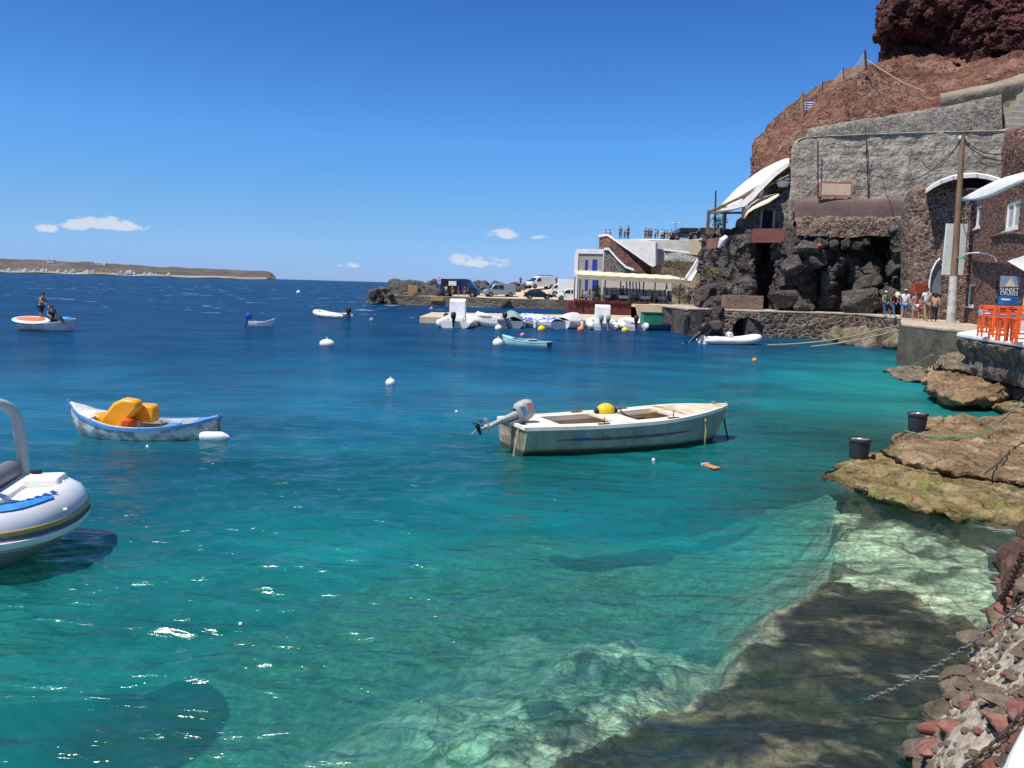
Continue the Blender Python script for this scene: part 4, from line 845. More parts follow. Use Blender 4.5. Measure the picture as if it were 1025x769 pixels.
# ---- curved stone tower
root = thing('stone_tower', 'rounded buff stone building with a white vaulted roof edge behind the utility pole', 'building', D(930, 325, 50))
rows = [[(912, 320, 60), (903, 322, 55), (902.5, 324, 52), (908, 325, 50.4), (922, 326, 49.6), (940, 327, 49), (958, 328, 48.4), (975, 330, 48), (1000, 332, 47.6)],
        [(912, 280, 60), (903, 275, 55), (902, 275, 52), (908, 275, 50.4), (922, 275, 49.6), (940, 275, 49), (958, 275, 48.4), (975, 275, 48), (1000, 275, 47.6)],
        [(912, 225, 60), (903, 222, 55), (902.5, 222, 52), (909, 222, 50.5), (922, 222, 49.7), (940, 222, 49.1), (958, 222, 48.5), (975, 222, 48), (1000, 222, 47.6)],
        [(914, 205, 60), (906, 203, 55), (905.5, 200, 52), (911, 198, 50.6), (923, 196, 49.8), (940, 195, 49.2), (958, 195, 48.6), (975, 195, 48), (1000, 195, 47.6)],
        [(918, 196, 60), (911, 191, 55), (912, 189, 52), (917, 188, 50.8), (926, 188, 50), (940, 188.5, 49.4), (958, 189, 48.8), (975, 189, 48), (1000, 190, 47.6)],
        [(922, 196, 62), (914, 191, 58), (915, 188, 54), (920, 187.4, 53), (928, 187.4, 53), (940, 188, 53), (958, 188.5, 53), (975, 188.5, 53), (1000, 189, 53)]]
mb = MB(); mb.grid(sheet(rows, 330, 240, disp=.10, scale=1.6, octv=4, gain=.6)); part('wall', mb, s_tower, root)
arc = [(926, 190), (934, 184.5), (943, 180), (953, 176.7), (964, 174.8), (976, 174.3), (988, 176), (1001, 180)]
mb = MB(); rowsb = []
for dx, dyy, dY in ((0, 3.8, 0), (0, 0, 0), (2, -1.2, 3.5), (2, 3.0, 3.5)): rowsb.append([tuple(D(x + dx * .3, y + dyy, 48.2 + dY - .01 * (x - 926))) for x, y in arc])
rowsb.append(rowsb[0]); mb.grid(sheet(rowsb, 60, 5 * 4 + 1 - 4, disp=0, scale=1, world_pts=True)) if False else mb.grid(np.array(rowsb)); part('vault_edge', mb, m_wash, root)
# gable infill and its dark opening
inn = [(x, y + 3.8) for x, y in arc]
mb = MB(); G = [[tuple(D(x, 190.5, 49.0)) for x, y in inn], [tuple(D(x, min(y, 190.4), 49.0)) for x, y in inn]]; mb.grid(np.array(G)); part('gable', mb, s_tower, root)
mb = MB(); p = [D(x, y, 48.9) for x, y in ((963, 188.5), (986, 188.8), (986, 180.5), (976, 178.8), (964, 179.5))]; mb.slab(p, .05); part('opening', mb, m_dark, root)
# pointed grey door with white edge
mb = MB(); p = [D(x, y, 48.9) for x, y in ((930, 293), (930.5, 282), (933, 271), (937, 263), (940.5, 260), (941.5, 268), (941.8, 295))]; mb.slab(p, .07); part('door', mb, M('grey_blue_door', (.21, .22, .25), (.16, .17, .19), 1, .6), root, )
mb = MB(); mb.tube([D(x, y, 48.8) for x, y in ((929.4, 296), (930, 282), (932.6, 271), (936.8, 262.5), (940.6, 259))], .055, 6); part('door_frame', mb, m_white, root)
mb = MB(); a = D(913, 283.5, 49.6); b = D(924, 294.5, 49.6); mb.box(((a.x + b.x) / 2, 49.55, (a.z + b.z) / 2), (b.x - a.x, .5, a.z - b.z)); part('cabinet', mb, M('rust_red_box', (.34, .06, .03), (.22, .04, .025), 3, .7), root, bevel=.03)
# white panels on the tower wall
for x0, x1 in ((947, 951.5), (955, 963)):
    a = D(x0, 224, 46.5); b = D(x1, 275.5, 46.5)
    mb = MB(); mb.box(((a.x + b.x) / 2, 46.5, (a.z + b.z) / 2), (b.x - a.x, .12, a.z - b.z)); part('shutter', mb, m_white, root)
# ---- brown building
root = thing('stone_house', 'dark reddish brown stone house with white framed windows and a curved white roof awning', 'building', D(975, 325, 42))
A = D(965.5, 320, 44.5); B = D(1080, 320, 28.5)
F = Facade(A.xy, B.xy, 1.9, 8.75)
def rect(F, x0, y0, x1, y1):
    u0, za = F.uz(x0, y1); u1, zb = F.uz(x1, y0); return (min(u0, u1), max(u0, u1), min(za, zb), max(za, zb))
w1 = rect(F, 971, 204.5, 982.5, 230.5); w2 = rect(F, 1004.5, 198.5, 1021.5, 232); w3 = rect(F, 967.2, 284.5, 976, 306.5)
d1 = rect(F, 993, 281, 1000, 318); d2 = rect(F, 1023, 265, 1062, 330); w4 = rect(F, 1045, 195, 1062, 232)
d2 = (d2[0], d2[1], 2.1, d2[3]); d1 = (d1[0], d1[1], 2.05, d1[3])
part('wall', F.wall([w1, w2, w3, w4, d1, d2]), s_brown, root)
lw = M('pale_glass', (.16, .22, .28), (.10, .14, .18), 3, .15, spec=.8)
F.window(root, w1, m_white, .13, 1, lw); F.window(root, w2, m_white, .15, 1, M('curtained_glass', (.50, .50, .46), (.35, .36, .34), 2, .3)); F.window(root, w3, m_white, .10, 0); F.window(root, w4, m_white, .15, 1)
part('door_panel', F.panel(*d1, -.3, -.2), M('grey_door', (.17, .16, .16), (.11, .10, .10), 2, .7), root)
part('doorway', F.panel(*d2, -1.6, -1.5), m_dark, root)
# left flank and roof mass
p1 = F.pt(0, 0, 0); q1 = p1 + Vector((7, 4, 0))
F2 = Facade((q1.x, q1.y), (p1.x, p1.y), 1.9, F.z1 - .25); part('flank', F2.wall([], .3), s_brown, root)
mb = MB(); pl = [F.pt(0, 0, -.02).xy, F.pt(F.L, 0, -.02).xy, (F.pt(F.L, 0).x + 9, F.pt(F.L, 0).y + 2), (q1.x, q1.y)]
mb.prism([tuple(p) for p in pl], F.z1 - .2, F.z1); part('roof', mb, s_brown, root)
# upper curved awning
up = [(961.5, 200), (970, 194.5), (980, 189), (992, 183), (1006, 177.5), (1025, 172.5), (1050, 169)]; lo = [(962, 201), (972, 200.5), (982, 199.2), (993, 195.5), (1008, 188), (1025, 180), (1050, 171)]
G = []
for t in np.linspace(0, 1, 8):
    r = []
    for k, ((x0, y0), (x1, y1)) in enumerate(zip(up, lo)):
        Ya = 43.8 - k * 2.2; p = D(x0, y0, Ya); q = D(x1, y1, Ya - 1.3); r.append(tuple(p.lerp(q, t) + Vector((0, 0, .10 * math.sin(t * math.pi)))))
    G.append(r)
mb = MB(); mb.grid(np.array(G)); o = part('roof_awning', mb, m_wash, root, smooth=True); sm = o.modifiers.new('solid', 'SOLIDIFY'); sm.thickness = .07
mb = MB(); mb.quad(*[D(x, y, Y) for x, y, Y in ((1008, 261.5, 35.2), (1034, 253, 32.5), (1048, 280, 29.5), (1025, 271.5, 31))]); o = part('door_awning', mb, m_canvas, root); sm = o.modifiers.new('solid', 'SOLIDIFY'); sm.thickness = .05
# arched cornice over the doors
mb = MB(); mb.tube([F.pt(*F.uz(x, y), .05) for x, y in ((993, 238), (1003, 234.5), (1014, 233.5), (1025, 234.5), (1045, 238))], .09, 6); part('ledge', mb, s_brown, root)
# lamp on a curved bracket
root = thing('wall_lamp', 'green shaded lamp on a curved white bracket on the brown stone house', 'lamp', F.pt(*F.uz(997, 262)))
mb = MB(); mb.tube([F.pt(*F.uz(x, y), o) for x, y, o in ((997, 262, .02), (997.3, 257, .12), (994, 254, .3), (988, 253.3, .5), (983, 254.2, .7), (980.5, 256.5, .8))], .035, 8); part('bracket', mb, m_white, root, smooth=True)
c = F.pt(*F.uz(979.5, 258), .82); mb = MB(); mb.lathe([(.04, .12), (.10, .08), (.24, -.06), (.22, -.07), (.05, .05)], c, 16); part('shade', mb, M('green_enamel', (.05, .30, .20), (.04, .22, .15), 4, .4), root, smooth=True)
# poster
root = thing('poster', 'tall blue sunset cruise poster with a sailing boat beside the doorway', 'poster', D(1009, 318, 33.5))
a = D(1001, 276, 33.3); b = D(1018, 310.5, 33.3); W_ = b.x - a.x; H_ = a.z - b.z; cx = (a.x + b.x) / 2; yy = 33.3
mb = MB(); mb.box((cx, yy + .03, (a.z + b.z) / 2), (W_, .05, H_)); part('board', mb, M('poster_navy', (.012, .03, .085), (.01, .022, .06), 3, .5), root)
mb = MB(); mb.box((cx, yy, a.z - H_ * .17), (W_ * .98, .006, H_ * .32)); part('picture_sky', mb, M('poster_sky', (.10, .28, .52), (.50, .26, .16), 1.4, .5, stretch=(.2, 1, 1.6)), root)
mb = MB(); mb.box((cx, yy, b.z + H_ * .27), (W_ * .98, .006, H_ * .25)); part('picture_sea', mb, M('poster_sea', (.03, .16, .42), (.015, .10, .30), 2, .5), root)
mb = MB(); s = a.z - H_ * .31; mb.slab([(cx + .06, yy - .006, s), (cx - .20, yy - .006, s), (cx + .05, yy - .006, s + H_ * .26)], .008); mb.slab([(cx + .22, yy - .006, s), (cx + .08, yy - .006, s), (cx + .08, yy - .006, s + H_ * .2)], .008); part('picture_sail', mb, M('poster_sail', (.75, .62, .38), None, 3, .5), root)
mb = MB(); mb.slab([(cx - .28, yy - .006, b.z + H_ * .28), (cx + .05, yy - .006, b.z + H_ * .27), (cx + .1, yy - .006, b.z + H_ * .32), (cx - .3, yy - .006, b.z + H_ * .33)], .008); part('picture_boat', mb, m_white, root)
mb = MB(); mb.box((cx, yy, b.z + H_ * .06), (W_ * .96, .006, H_ * .10)); part('picture_strip', mb, M('poster_strip', (.55, .42, .30), (.20, .12, .10), 6, .5), root)
def text(body, loc, size, mat, parent, name='lettering', rot=(math.pi / 2, 0, 0), ext=.003, align='CENTER'):
    cu = bpy.data.curves.new(name, 'FONT'); cu.body = body; cu.size = size; cu.extrude = ext; cu.align_x = align; cu.align_y = 'CENTER'
    o = bpy.data.objects.new('tmp', cu); C.objects.link(o); bpy.context.view_layer.update()
    me = bpy.data.meshes.new_from_object(o.evaluated_get(bpy.context.evaluated_depsgraph_get())); bpy.data.objects.remove(o)
    n = bpy.data.objects.new(name, me); C.objects.link(n); me.materials.clear(); me.materials.append(mat); n.location = Vector(loc) - (parent.location if parent else Vector()); n.rotation_euler = rot
    if parent: n.parent = parent
    return n
text('SUNSET', (cx, yy - .012, a.z - H_ * .42), .22, m_white, root); text('CRUISES', (cx, yy - .012, a.z - H_ * .53), .20, m_white, root)
for k in (-1, 1):
    mb = MB(); mb.box((cx + k * W_ * .4, yy + .05, (b.z + 2.0) / 2), (.05, .05, b.z - 2.0)); part('leg', mb, m_dwood, root)
# ---- utility pole with its wires
pb = D(951.3, 325.5, 43.2); root = thing('utility_pole', 'leaning weathered wooden utility pole with a whitewashed foot and slack cables', 'utility pole', pb)
pt_ = D(963.5, 135, 43.6); mid = pb.lerp(pt_, .26)
mb = MB(); mb.tube([pb - Vector((0, 0, .2)), mid], [.24, .21], 14); part('whitewashed_foot', mb, M('flaking_whitewash', (.60, .59, .56), (.30, .27, .23), 2.4, .9, .5, 8), root, smooth=True)
mb = MB(); mb.tube([mid, pb.lerp(pt_, .6), pt_], [.18, .15, .13], 14); part('shaft', mb, m_wood, root, smooth=True)
mb = MB(); mb.box(tuple(pt_ - Vector((0, 0, .35))), (.42, .10, .10)); 
part('crossarm', mb, m_dwood, root)
for k in (-.14, .14):
    mb = MB(); mb.lathe([(.03, -.1), (.07, -.05), (.08, .02), (.05, .07), (.06, .11), (.0, .14)], tuple(pt_ + Vector((k, -.02, -.18))), 10); part('insulator', mb, m_white, root)
def wire(a, b, sag, n=14): return [a.lerp(b, t) - Vector((0, 0, sag * 4 * t * (1 - t))) for t in [k / n for k in range(n + 1)]]
for a, b, sg in ((pt_, D(922, 160, 62), 1.2), (pt_ - Vector((0, 0, .3)), D(880, 165, 64.8), 1.6), (pt_, D(1006, 160, 60), 1.0), (pt_ - Vector((0, 0, .3)), D(1030, 150, 48), .8), (pt_ - Vector((0, 0, .2)), D(1030, 138, 50), .9), (pt_, D(957, 186, 48.5), .1)):
    mb = MB(); mb.tube(wire(a, b, sg), .028, 5); part('cable', mb, m_black, root)
# ---- small vaulted stone house and terrace on the left of the big wall
root = thing('vaulted_house', 'small grey stone house with a cream vaulted roof and dark door above the red parapet', 'building', D(765, 228, 68))
rows = [[(736, 232, 72), (741, 232, 69), (760, 232, 67.5), (779, 232, 67.2), (787, 232, 66.6), (794, 234, 65.6)], [(736, 222, 72), (741, 222, 69), (760, 222, 67.5), (779, 222, 67.2), (787, 222, 66.6), (794, 222, 65.8)], [(742, 217, 73), (744, 217, 70), (758, 206, 67.7), (777, 203, 67.3), (786, 210, 66.8), (793, 208, 66)],
        [(746, 214, 75), (746, 213, 72), (759, 200, 68.5), (777, 197, 68), (787, 190, 67.4), (793, 185, 67)]]
mb = MB(); mb.grid(sheet(rows, 200, 110, disp=.12, scale=1.5)); part('wall', mb, s_grey, root)
a = D(763.2, 211, 67.1); b = D(771.8, 229, 67.1); mb = MB(); mb.box(((a.x + b.x) / 2, 67.08, (a.z + b.z) / 2), (b.x - a.x, .12, a.z - b.z)); part('door', mb, m_dark, root)
mb = MB(); mb.box((b.x + .12, 67.05, (a.z + b.z) / 2), (.16, .2, a.z - b.z)); mb.box((a.x - .08, 67.05, (a.z + b.z) / 2), (.10, .2, a.z - b.z)); part('door_frame', mb, m_conc, root)
up = [(742, 220), (745, 211), (750, 204), (757, 198.5), (766, 195.8), (779, 195)]; lo = [(744.5, 219), (748.5, 213), (754, 209.5), (761, 206.5), (769, 203), (779, 196)]
G = []
for t in np.linspace(0, 1, 7): G.append([tuple(D(x0, y0, 68.2).lerp(D(x1, y1, 66.3), t) + Vector((0, 0, .15 * math.sin(t * math.pi)))) for (x0, y0), (x1, y1) in zip(up, lo)])
mb = MB(); mb.grid(np.array(G)); o = part('vault', mb, m_cream, root, smooth=True); sm = o.modifiers.new('solid', 'SOLIDIFY'); sm.thickness = .08
# rear grey wall above it
rows = [[(750, 212, 76), (765, 205, 71), (780, 205, 70), (793, 205, 69.4)], [(752, 196, 76), (766, 188, 71), (780, 184, 70), (793, 180, 69.4)], [(758, 186, 77), (769, 178, 71.5), (782, 168, 70.6), (793, 163, 70)], [(762, 186, 79), (772, 178, 74), (784, 168, 73), (795, 163, 73)]]
sheet_thing('stone_wall', 'pale grey stone wall standing behind the sail canopy', 'wall', rows, 120, 80, s_grey, disp=.12)
# red parapet
root = thing('red_parapet', 'faded red plastered terrace parapet on top of the sea cliff', 'wall', D(750, 243, 66))
for k, (xa, xb, ya, yb, Ya, Yb) in enumerate(((708, 752, 236.5, 246, 68.5, 66.6), (753, 786, 229, 243, 65.4, 65.0))):
    rr = [[D(xa, yb + (4 if k == 0 else 0), Ya), D((xa + xb) / 2, yb, (Ya + Yb) / 2), D(xb, yb, Yb)], [D(xa, ya + (3 if k == 0 else 0), Ya), D((xa + xb) / 2, ya, (Ya + Yb) / 2), D(xb, ya - (3 if k == 0 else 0), Yb)]]
    G = [[tuple(p) for p in rr[0]], [tuple(p) for p in rr[1]], [tuple(p + Vector((0, .3, .01))) for p in rr[1]], [tuple(p + Vector((0, .3, 0))) for p in rr[0]]]
    mb = MB(); G = np.array(G); G2 = sheet([list(map(tuple, r)) for r in G[:2]], 60, 16, disp=.03, scale=1.5, world_pts=True); mb.grid(G2); mb.grid(np.array([G2[-1], G2[-1] + np.array([0, .35, .0]), G2[0] + np.array([0, .35, 0])])); part('parapet_face', mb, m_red if k else M('pinkish_plaster', (.26, .13, .11), (.17, .09, .075), .8, .9, .6, 5), root)
a = D(724, 308, 63.0); b = D(763, 296.5, 63.0)
mb = MB(); mb.box(((a.x + b.x) / 2, 63.2, (a.z + b.z) / 2 - .1), (b.x - a.x, 1.2, b.z - a.z + .2)); single('stone_block', mb, MS('pink_block', [(.22, .13, .10), (.28, .18, .14), (.20, .11, .09)], (.36, .28, .22), 5, .05, .5), 'low pinkish stone bench block at the cave mouth beside the path', 'wall', loc=((a.x + b.x) / 2, 63.2, 2.0), bevel=.04)
# ---- pergola and sail
root = thing('pergola', 'brown timber pergola posts and beams on the cliff-top terrace', 'pergola', D(730, 230, 68))
posts = [(709.3, 210.5, 233, 69), (726, 204.5, 231, 68.4), (745, 196.5, 218, 67.6)]
for x, y0, y1, Yp in posts:
    mb = MB(); a = D(x, y0, Yp); b = D(x, y1, Yp); mb.box((a.x, Yp, (a.z + b.z) / 2), (.24, .24, a.z - b.z)); part('post', mb, m_wood, root)
mb = MB(); a = D(716.3, 191, 69); b = D(715.3, 232, 69); mb.tube([b, a], [.1, .07], 8); part('mast', mb, m_dwood, root)
for (p, q, r_) in (((708, 213, 69), (746, 213.5, 67.6), .10), ((708, 213, 69), (790, 176, 66.4), .12), ((716, 212, 69), (768, 181, 68), .07), ((744, 213, 67.6), (722, 214, 71), .09), ((765, 184, 68), (765, 197, 68), .08)):
    mb = MB(); mb.tube([D(*p), D(*q)], r_, 6); part('beam', mb, m_wood, root)
up = [(715.6, 211.5), (726, 200.5), (734, 192), (743, 184), (752, 177), (762.4, 170), (776, 163), (789.7, 157.5)]; lo = [(717, 211.8), (730, 206.5), (743, 201), (752, 193.5), (759, 187), (765, 181.6), (774, 173), (789.9, 162)]
G = []
for t in np.linspace(0, 1, 14): G.append([tuple(D(x0, y0, 71).lerp(D(x1, y1, 67.4), t) - Vector((0, 0, .35 * math.sin(t * math.pi)))) for (x0, y0), (x1, y1) in zip(up, lo)])
mb = MB(); mb.grid(cr(np.swapaxes(np.array(G), 0, 1), np.linspace(0, 7, 60)).swapaxes(0, 1)); o = single('sail_canopy', mb, m_canvas, 'large white sail canopy sweeping down from the grey wall to the pergola mast', 'canopy', loc=D(716, 211, 69), smooth=True); sm = o.modifiers.new('solid', 'SOLIDIFY'); sm.thickness = .05
lo2 = [(717, 212), (732, 210), (745, 207), (754, 200), (760, 193), (767, 186), (776, 177), (790, 166)]  # shaded lower part of the sail, its shade put into a greyer colour
G = []
for t in np.linspace(0, 1, 8): G.append([tuple(D(x0, y0 + 1, 67.2).lerp(D(x1, y1, 66.6), t) - Vector((0, 0, .2 * math.sin(t * math.pi)))) for (x0, y0), (x1, y1) in zip(lo, lo2)])
mb = MB(); mb.grid(np.array(G)); o = single('shaded_sail_strip', mb, M('sail_shade_grey', (.50, .48, .45), (.40, .38, .36), 2, .9), 'narrow lower strip of the white sail canopy, its shade put into greyish colour', 'canopy', loc=D(717, 212, 67.2), smooth=True); sm = o.modifiers.new('solid', 'SOLIDIFY'); sm.thickness = .04
# bits on the stair head: white vase-like finial and railing
root = thing('stone_planter', 'small white planter on the wall beside the vaulted house', 'planter', D(783, 187, 67))
mb = MB(); mb.lathe([(.0, 0), (.35, 0), (.5, .25), (.6, .4), (.5, .42), (.2, .35)], D(783.5, 187.5, 67), 14); part('bowl', mb, m_wash, root, smooth=True)
mb = MB(); mb.box(tuple(D(785, 179.5, 67)), (.7, .3, .12)); mb.box(tuple(D(782, 182.5, 67)), (.10, .1, .7)); part('bracket', mb, m_wash, root)
# ---- net fence on the ridge
root = thing('net_fence', 'sagging wire net fence with rusty posts climbing the red slope', 'fence', D(804, 135, 76))
fp = [(757, 160, 148, 78), (768, 143, 128, 78), (787, 125, 112, 77), (804, 133, 93, 74), (824, 98, 82, 78), (845, 86, 68, 79), (867, 66, 51.0, 80)]
tops = []; bots = []
for x, yb, yt, Yp in fp:
    a = D(x, yb, Yp); b = D(x - 1.5, yt, Yp); bots.append(a); tops.append(b); r_ = .13 if x in (804, 867) else .05
    mb = MB(); mb.tube([a - Vector((0, 0, .4)), b], r_, 8); part('post', mb, M('ochre_post', (.42, .24, .07), (.25, .13, .05), 3, .8) if x == 804 else m_dwood, root)
mb = MB()
for i in range(len(fp) - 1):
    n = 9
    for k in range(n + 1):
        t = k / n; a = bots[i].lerp(bots[i + 1], t); b = tops[i].lerp(tops[i + 1], t) - Vector((0, 0, .8 * math.sin(t * math.pi))); mb.tube([a, b], .02, 3)
        for j in range(7):
            if k < n:
                t2 = (k + 1) / n; a2 = bots[i].lerp(bots[i + 1], t2); b2 = tops[i].lerp(tops[i + 1], t2) - Vector((0, 0, .8 * math.sin(t2 * math.pi)))
                mb.tube([a.lerp(b, j / 6), a2.lerp(b2, j / 6)], .02, 3)
part('netting', mb, m_rope, root)
mb = MB(); mb.tube([D(867, 60, 89), D(885, 72, 84), D(905, 84, 80), D(925, 92, 78)], .05, 6); single('hose', mb, m_rope, 'pale hose draped down the red slope from the ridge post', 'hose', loc=D(867, 60, 89))
# flag
root = thing('flag', 'small blue and white flag with a cross and stripes tied to the ochre fence post', 'flag', D(804, 104, 75))
p0 = D(805.5, 101, 74.8)
mb = MB(); st = .10
G = lambda x0, x1, z0, z1, o=0: mb.quad((p0.x + x0, p0.y + .12 * math.sin(x0 * 5) - o, p0.z - z0), (p0.x + x1, p0.y + .12 * math.sin(x1 * 5) - o, p0.z - z0), (p0.x + x1, p0.y + .12 * math.sin(x1 * 5) - o, p0.z - z1), (p0.x + x0, p0.y + .12 * math.sin(x0 * 5) - o, p0.z - z1))
for k in range(9):
    if k % 2 == 0: G(.0, .8, k * st, (k + 1) * st)
part('blue_stripes', mb, m_blue, root)
mb = MB()
for k in range(9):
    if k % 2: G(.0, .8, k * st, (k + 1) * st)
G(.2, .3, 0, .5, .02); G(0, .5, .2, .3, .02)
part('white_stripes', mb, m_white, root)
# ---- harbour house with blue shutters, ramps and walls
root = thing('white_house', 'white framed two storey house with tall blue shutters behind the taverna', 'building', D(590, 303, 100))
a = D(577, 303, 100); b = D(604.5, 250, 100)
F3 = Facade((a.x, 100), (b.x, 99.2), 1.4, b.z)
h1 = rect(F3, 585.2, 260.5, 588.6, 272); h2 = rect(F3, 592.5, 260, 597.8, 272); h3 = rect(F3, 585.2, 279, 588.6, 291); h4 = rect(F3, 592.5, 279, 597.8, 291)
part('wall', F3.wall([h1, h2, h3, h4], .3), M('grey_cream_wall', (.42, .38, .31), (.34, .30, .25), 1, .9), root)
for h in (h1, h2, h3, h4): part('shutter', F3.panel(h[0], h[1], h[2], h[3], -.1, .03), m_blue, root)
mb = MB()
for q in (rect(F3, 577, 249.8, 604.8, 254), rect(F3, 577, 254, 579.2, 303), rect(F3, 602, 254, 604.8, 303), rect(F3, 579.2, 271.5, 602, 275)): p = F3.panel(*q, -.1, .12); mb.add(p.v, p.f)
part('white_frame', mb, m_wash, root)
mb = MB(); mb.prism([(a.x, 100.3), (b.x, 99.5), (b.x + 1, 106), (a.x, 106)], b.z - .3, b.z - .01); part('roof', mb, m_wash, root)
mb = MB(); mb.prism([(a.x, 100.3), (a.x + .3, 100.3), (a.x + .3, 106), (a.x, 106)], 1.4, b.z - .31); part('side_wall', mb, m_wash, root)
def poly_wall(name, label, pts, th, mat, cat='wall', cop=None):
    root = thing(name, label, cat, D(pts[0][0], pts[0][1], pts[0][2]))
    P3 = [D(*q) for q in pts]; mb = MB(); mb.slab(P3, th); part('wall_face', mb, mat, root)
    if cop:
        mb = MB(); C3 = [D(*q) for q in cop]; 
        for u, v in zip(C3[:-1], C3[1:]):
            d = (v - u).normalized(); n = Vector((d.y, -d.x, 0)); zz = Vector((0, 0, .28)); w = Vector((0, .5, 0)); f_ = Vector((0, -.12, 0))
            mb.add([u + f_, v + f_, v + w, u + w, u + f_ + zz, v + f_ + zz, v + w + zz, u + w + zz], [(3, 2, 1, 0), (4, 5, 6, 7), (0, 1, 5, 4), (1, 2, 6, 5), (2, 3, 7, 6), (3, 0, 4, 7)])
        part('coping', mb, m_wash, root)
    return root
poly_wall('stone_gable', 'grey fieldstone side wall with a sloping white coping next to the blue shutters', [(604.9, 303, 99.0), (604.9, 250, 99.0), (609, 250, 98.6), (618, 261, 97.5), (626, 269, 96.5), (636, 272, 96), (636, 303, 96)], .4, s_grey, cop=[(605, 250.5, 98.8), (609, 250.5, 98.4), (618, 261, 97.3), (626, 268.5, 96.3), (634, 271.5, 95.9)])
poly_wall('ramp_wall', 'reddish stone ramp wall with a white coping descending to the right', [(599.5, 262, 103), (599.5, 238, 103), (608, 236.5, 102.6), (620, 245, 101.5), (636, 256, 100), (650, 266, 98.6), (664, 270, 98), (676, 273, 97.6), (676, 300, 97.6), (599.5, 300, 103)], .5, s_redst, cop=[(599.5, 237.4, 102.9), (608, 236.5, 102.5), (620, 245, 101.4), (636, 256, 99.9), (650, 266, 98.5), (656, 268.5, 98)])
poly_wall('white_wall', 'big plain whitewashed wall rising behind the red ramp wall', [(612, 268, 107), (612, 241, 107), (620, 239.6, 106.2), (640, 239.8, 104.4), (656, 243, 103), (656, 268, 103)], .5, m_wash)
poly_wall('grey_wall_panel', 'bluish grey shaded wall panel between the two white walls', [(654.5, 268, 104.4), (654.5, 249, 104.4), (665, 250, 106), (665, 268, 106)], .3, M('blue_grey_wall', (.38, .40, .43), (.30, .31, .34), .6, .9))
poly_wall('patched_wall', 'peeling white wall with grey stone showing along the upper road', [(664.5, 276, 104), (664.5, 251, 104), (680, 253, 103), (703, 256.5, 101), (703, 276, 101)], .4, MS('peeling_wash', [(.60, .58, .54), (.48, .46, .42), (.70, .68, .64)], (.28, .26, .23), 2.2, .035, .5), cop=[(664.5, 251, 103.9), (680, 253, 102.9), (703, 256.5, 100.9)])
poly_wall('road_wall', 'long pale beige retaining wall carrying the upper road', [(612, 262, 109), (612, 240, 109), (650, 239.2, 109), (680, 240.3, 108), (705, 241, 106), (712, 241, 105), (712, 275, 105)], .5, M('pale_render', (.64, .60, .54), (.50, .46, .40), .6, .9, .4, 5))
poly_wall('beige_hut', 'small beige walled room at the bend of the upper road', [(690, 255, 99), (690, 240, 99), (704, 239, 98.4), (708, 240, 98), (708, 256, 98)], .4, m_sandc)
mb = MB(); za = D(680, 240, 108).z - .15; mb.prism([(13, 109.2), (21, 109), (25, 106), (27, 104), (50, 104), (60, 130), (13, 130)], za - .8, za); struct('upper_road', mb, m_conc)
poly_wall('stair_parapet', 'white diagonal stair parapet running down to the taverna steps', [(688, 281, 92), (686.5, 278, 92), (700, 257, 97), (703, 257, 97), (703, 262, 97), (692, 281, 92)], .35, m_wash)
poly_wall('retaining_slope', 'dull scrubby stone slope between the ramp wall and the stair parapet', [(652, 303, 97), (652, 268, 97), (664, 262, 97.8), (684, 262, 98), (704, 262, 98), (710, 280, 96), (710, 312, 94), (652, 312, 96)], .5, r_shore)
poly_wall('yard_wall', 'plain white yard wall behind the taverna tables', [(604, 303, 94), (604, 277, 94), (640, 277, 94), (672, 277, 94), (672, 303, 94)], .3, m_wash)
poly_wall('low_white_building', 'low white building just left of the shuttered house behind the white vans', [(549, 302, 150), (549, 283, 150), (577, 281, 150), (580, 302, 150)], 4, m_wash)
# step-like plinth between taverna and path
mb = MB(); q = [(14, 73.5), (14.6, 67.5), (15.3, 67), (22, 67), (20, 84), (14, 84)]; mb.prism(q, -.5, 1.88); struct('landing', mb, m_conc, bevel=.05)
mb = MB()
for k in range(5): mb.prism([(11.6, 75 + k * .5), (13.98, 75 + k * .5), (13.98, 80), (11.6, 80)], .3, .55 + .265 * (k + 1))
single('steps', mb, m_sandc, 'sandy concrete steps from the jetty up to the landing', 'stairs', loc=(12.5, 76, .6))
rows = [[(1001, 180, 47), (1030, 180, 44), (1080, 180, 42)], [(1002, 160, 47), (1030, 155, 44), (1080, 150, 42)], [(1005, 133, 47.5), (1030, 128, 45), (1080, 120, 43)], [(1007, 131, 50), (1032, 127, 48), (1080, 118, 47)]]
sheet_thing('stone_wall', 'dark red brown stone wall rising behind the stone house at the right edge', 'wall', rows, 120, 90, s_brown, disp=.10)
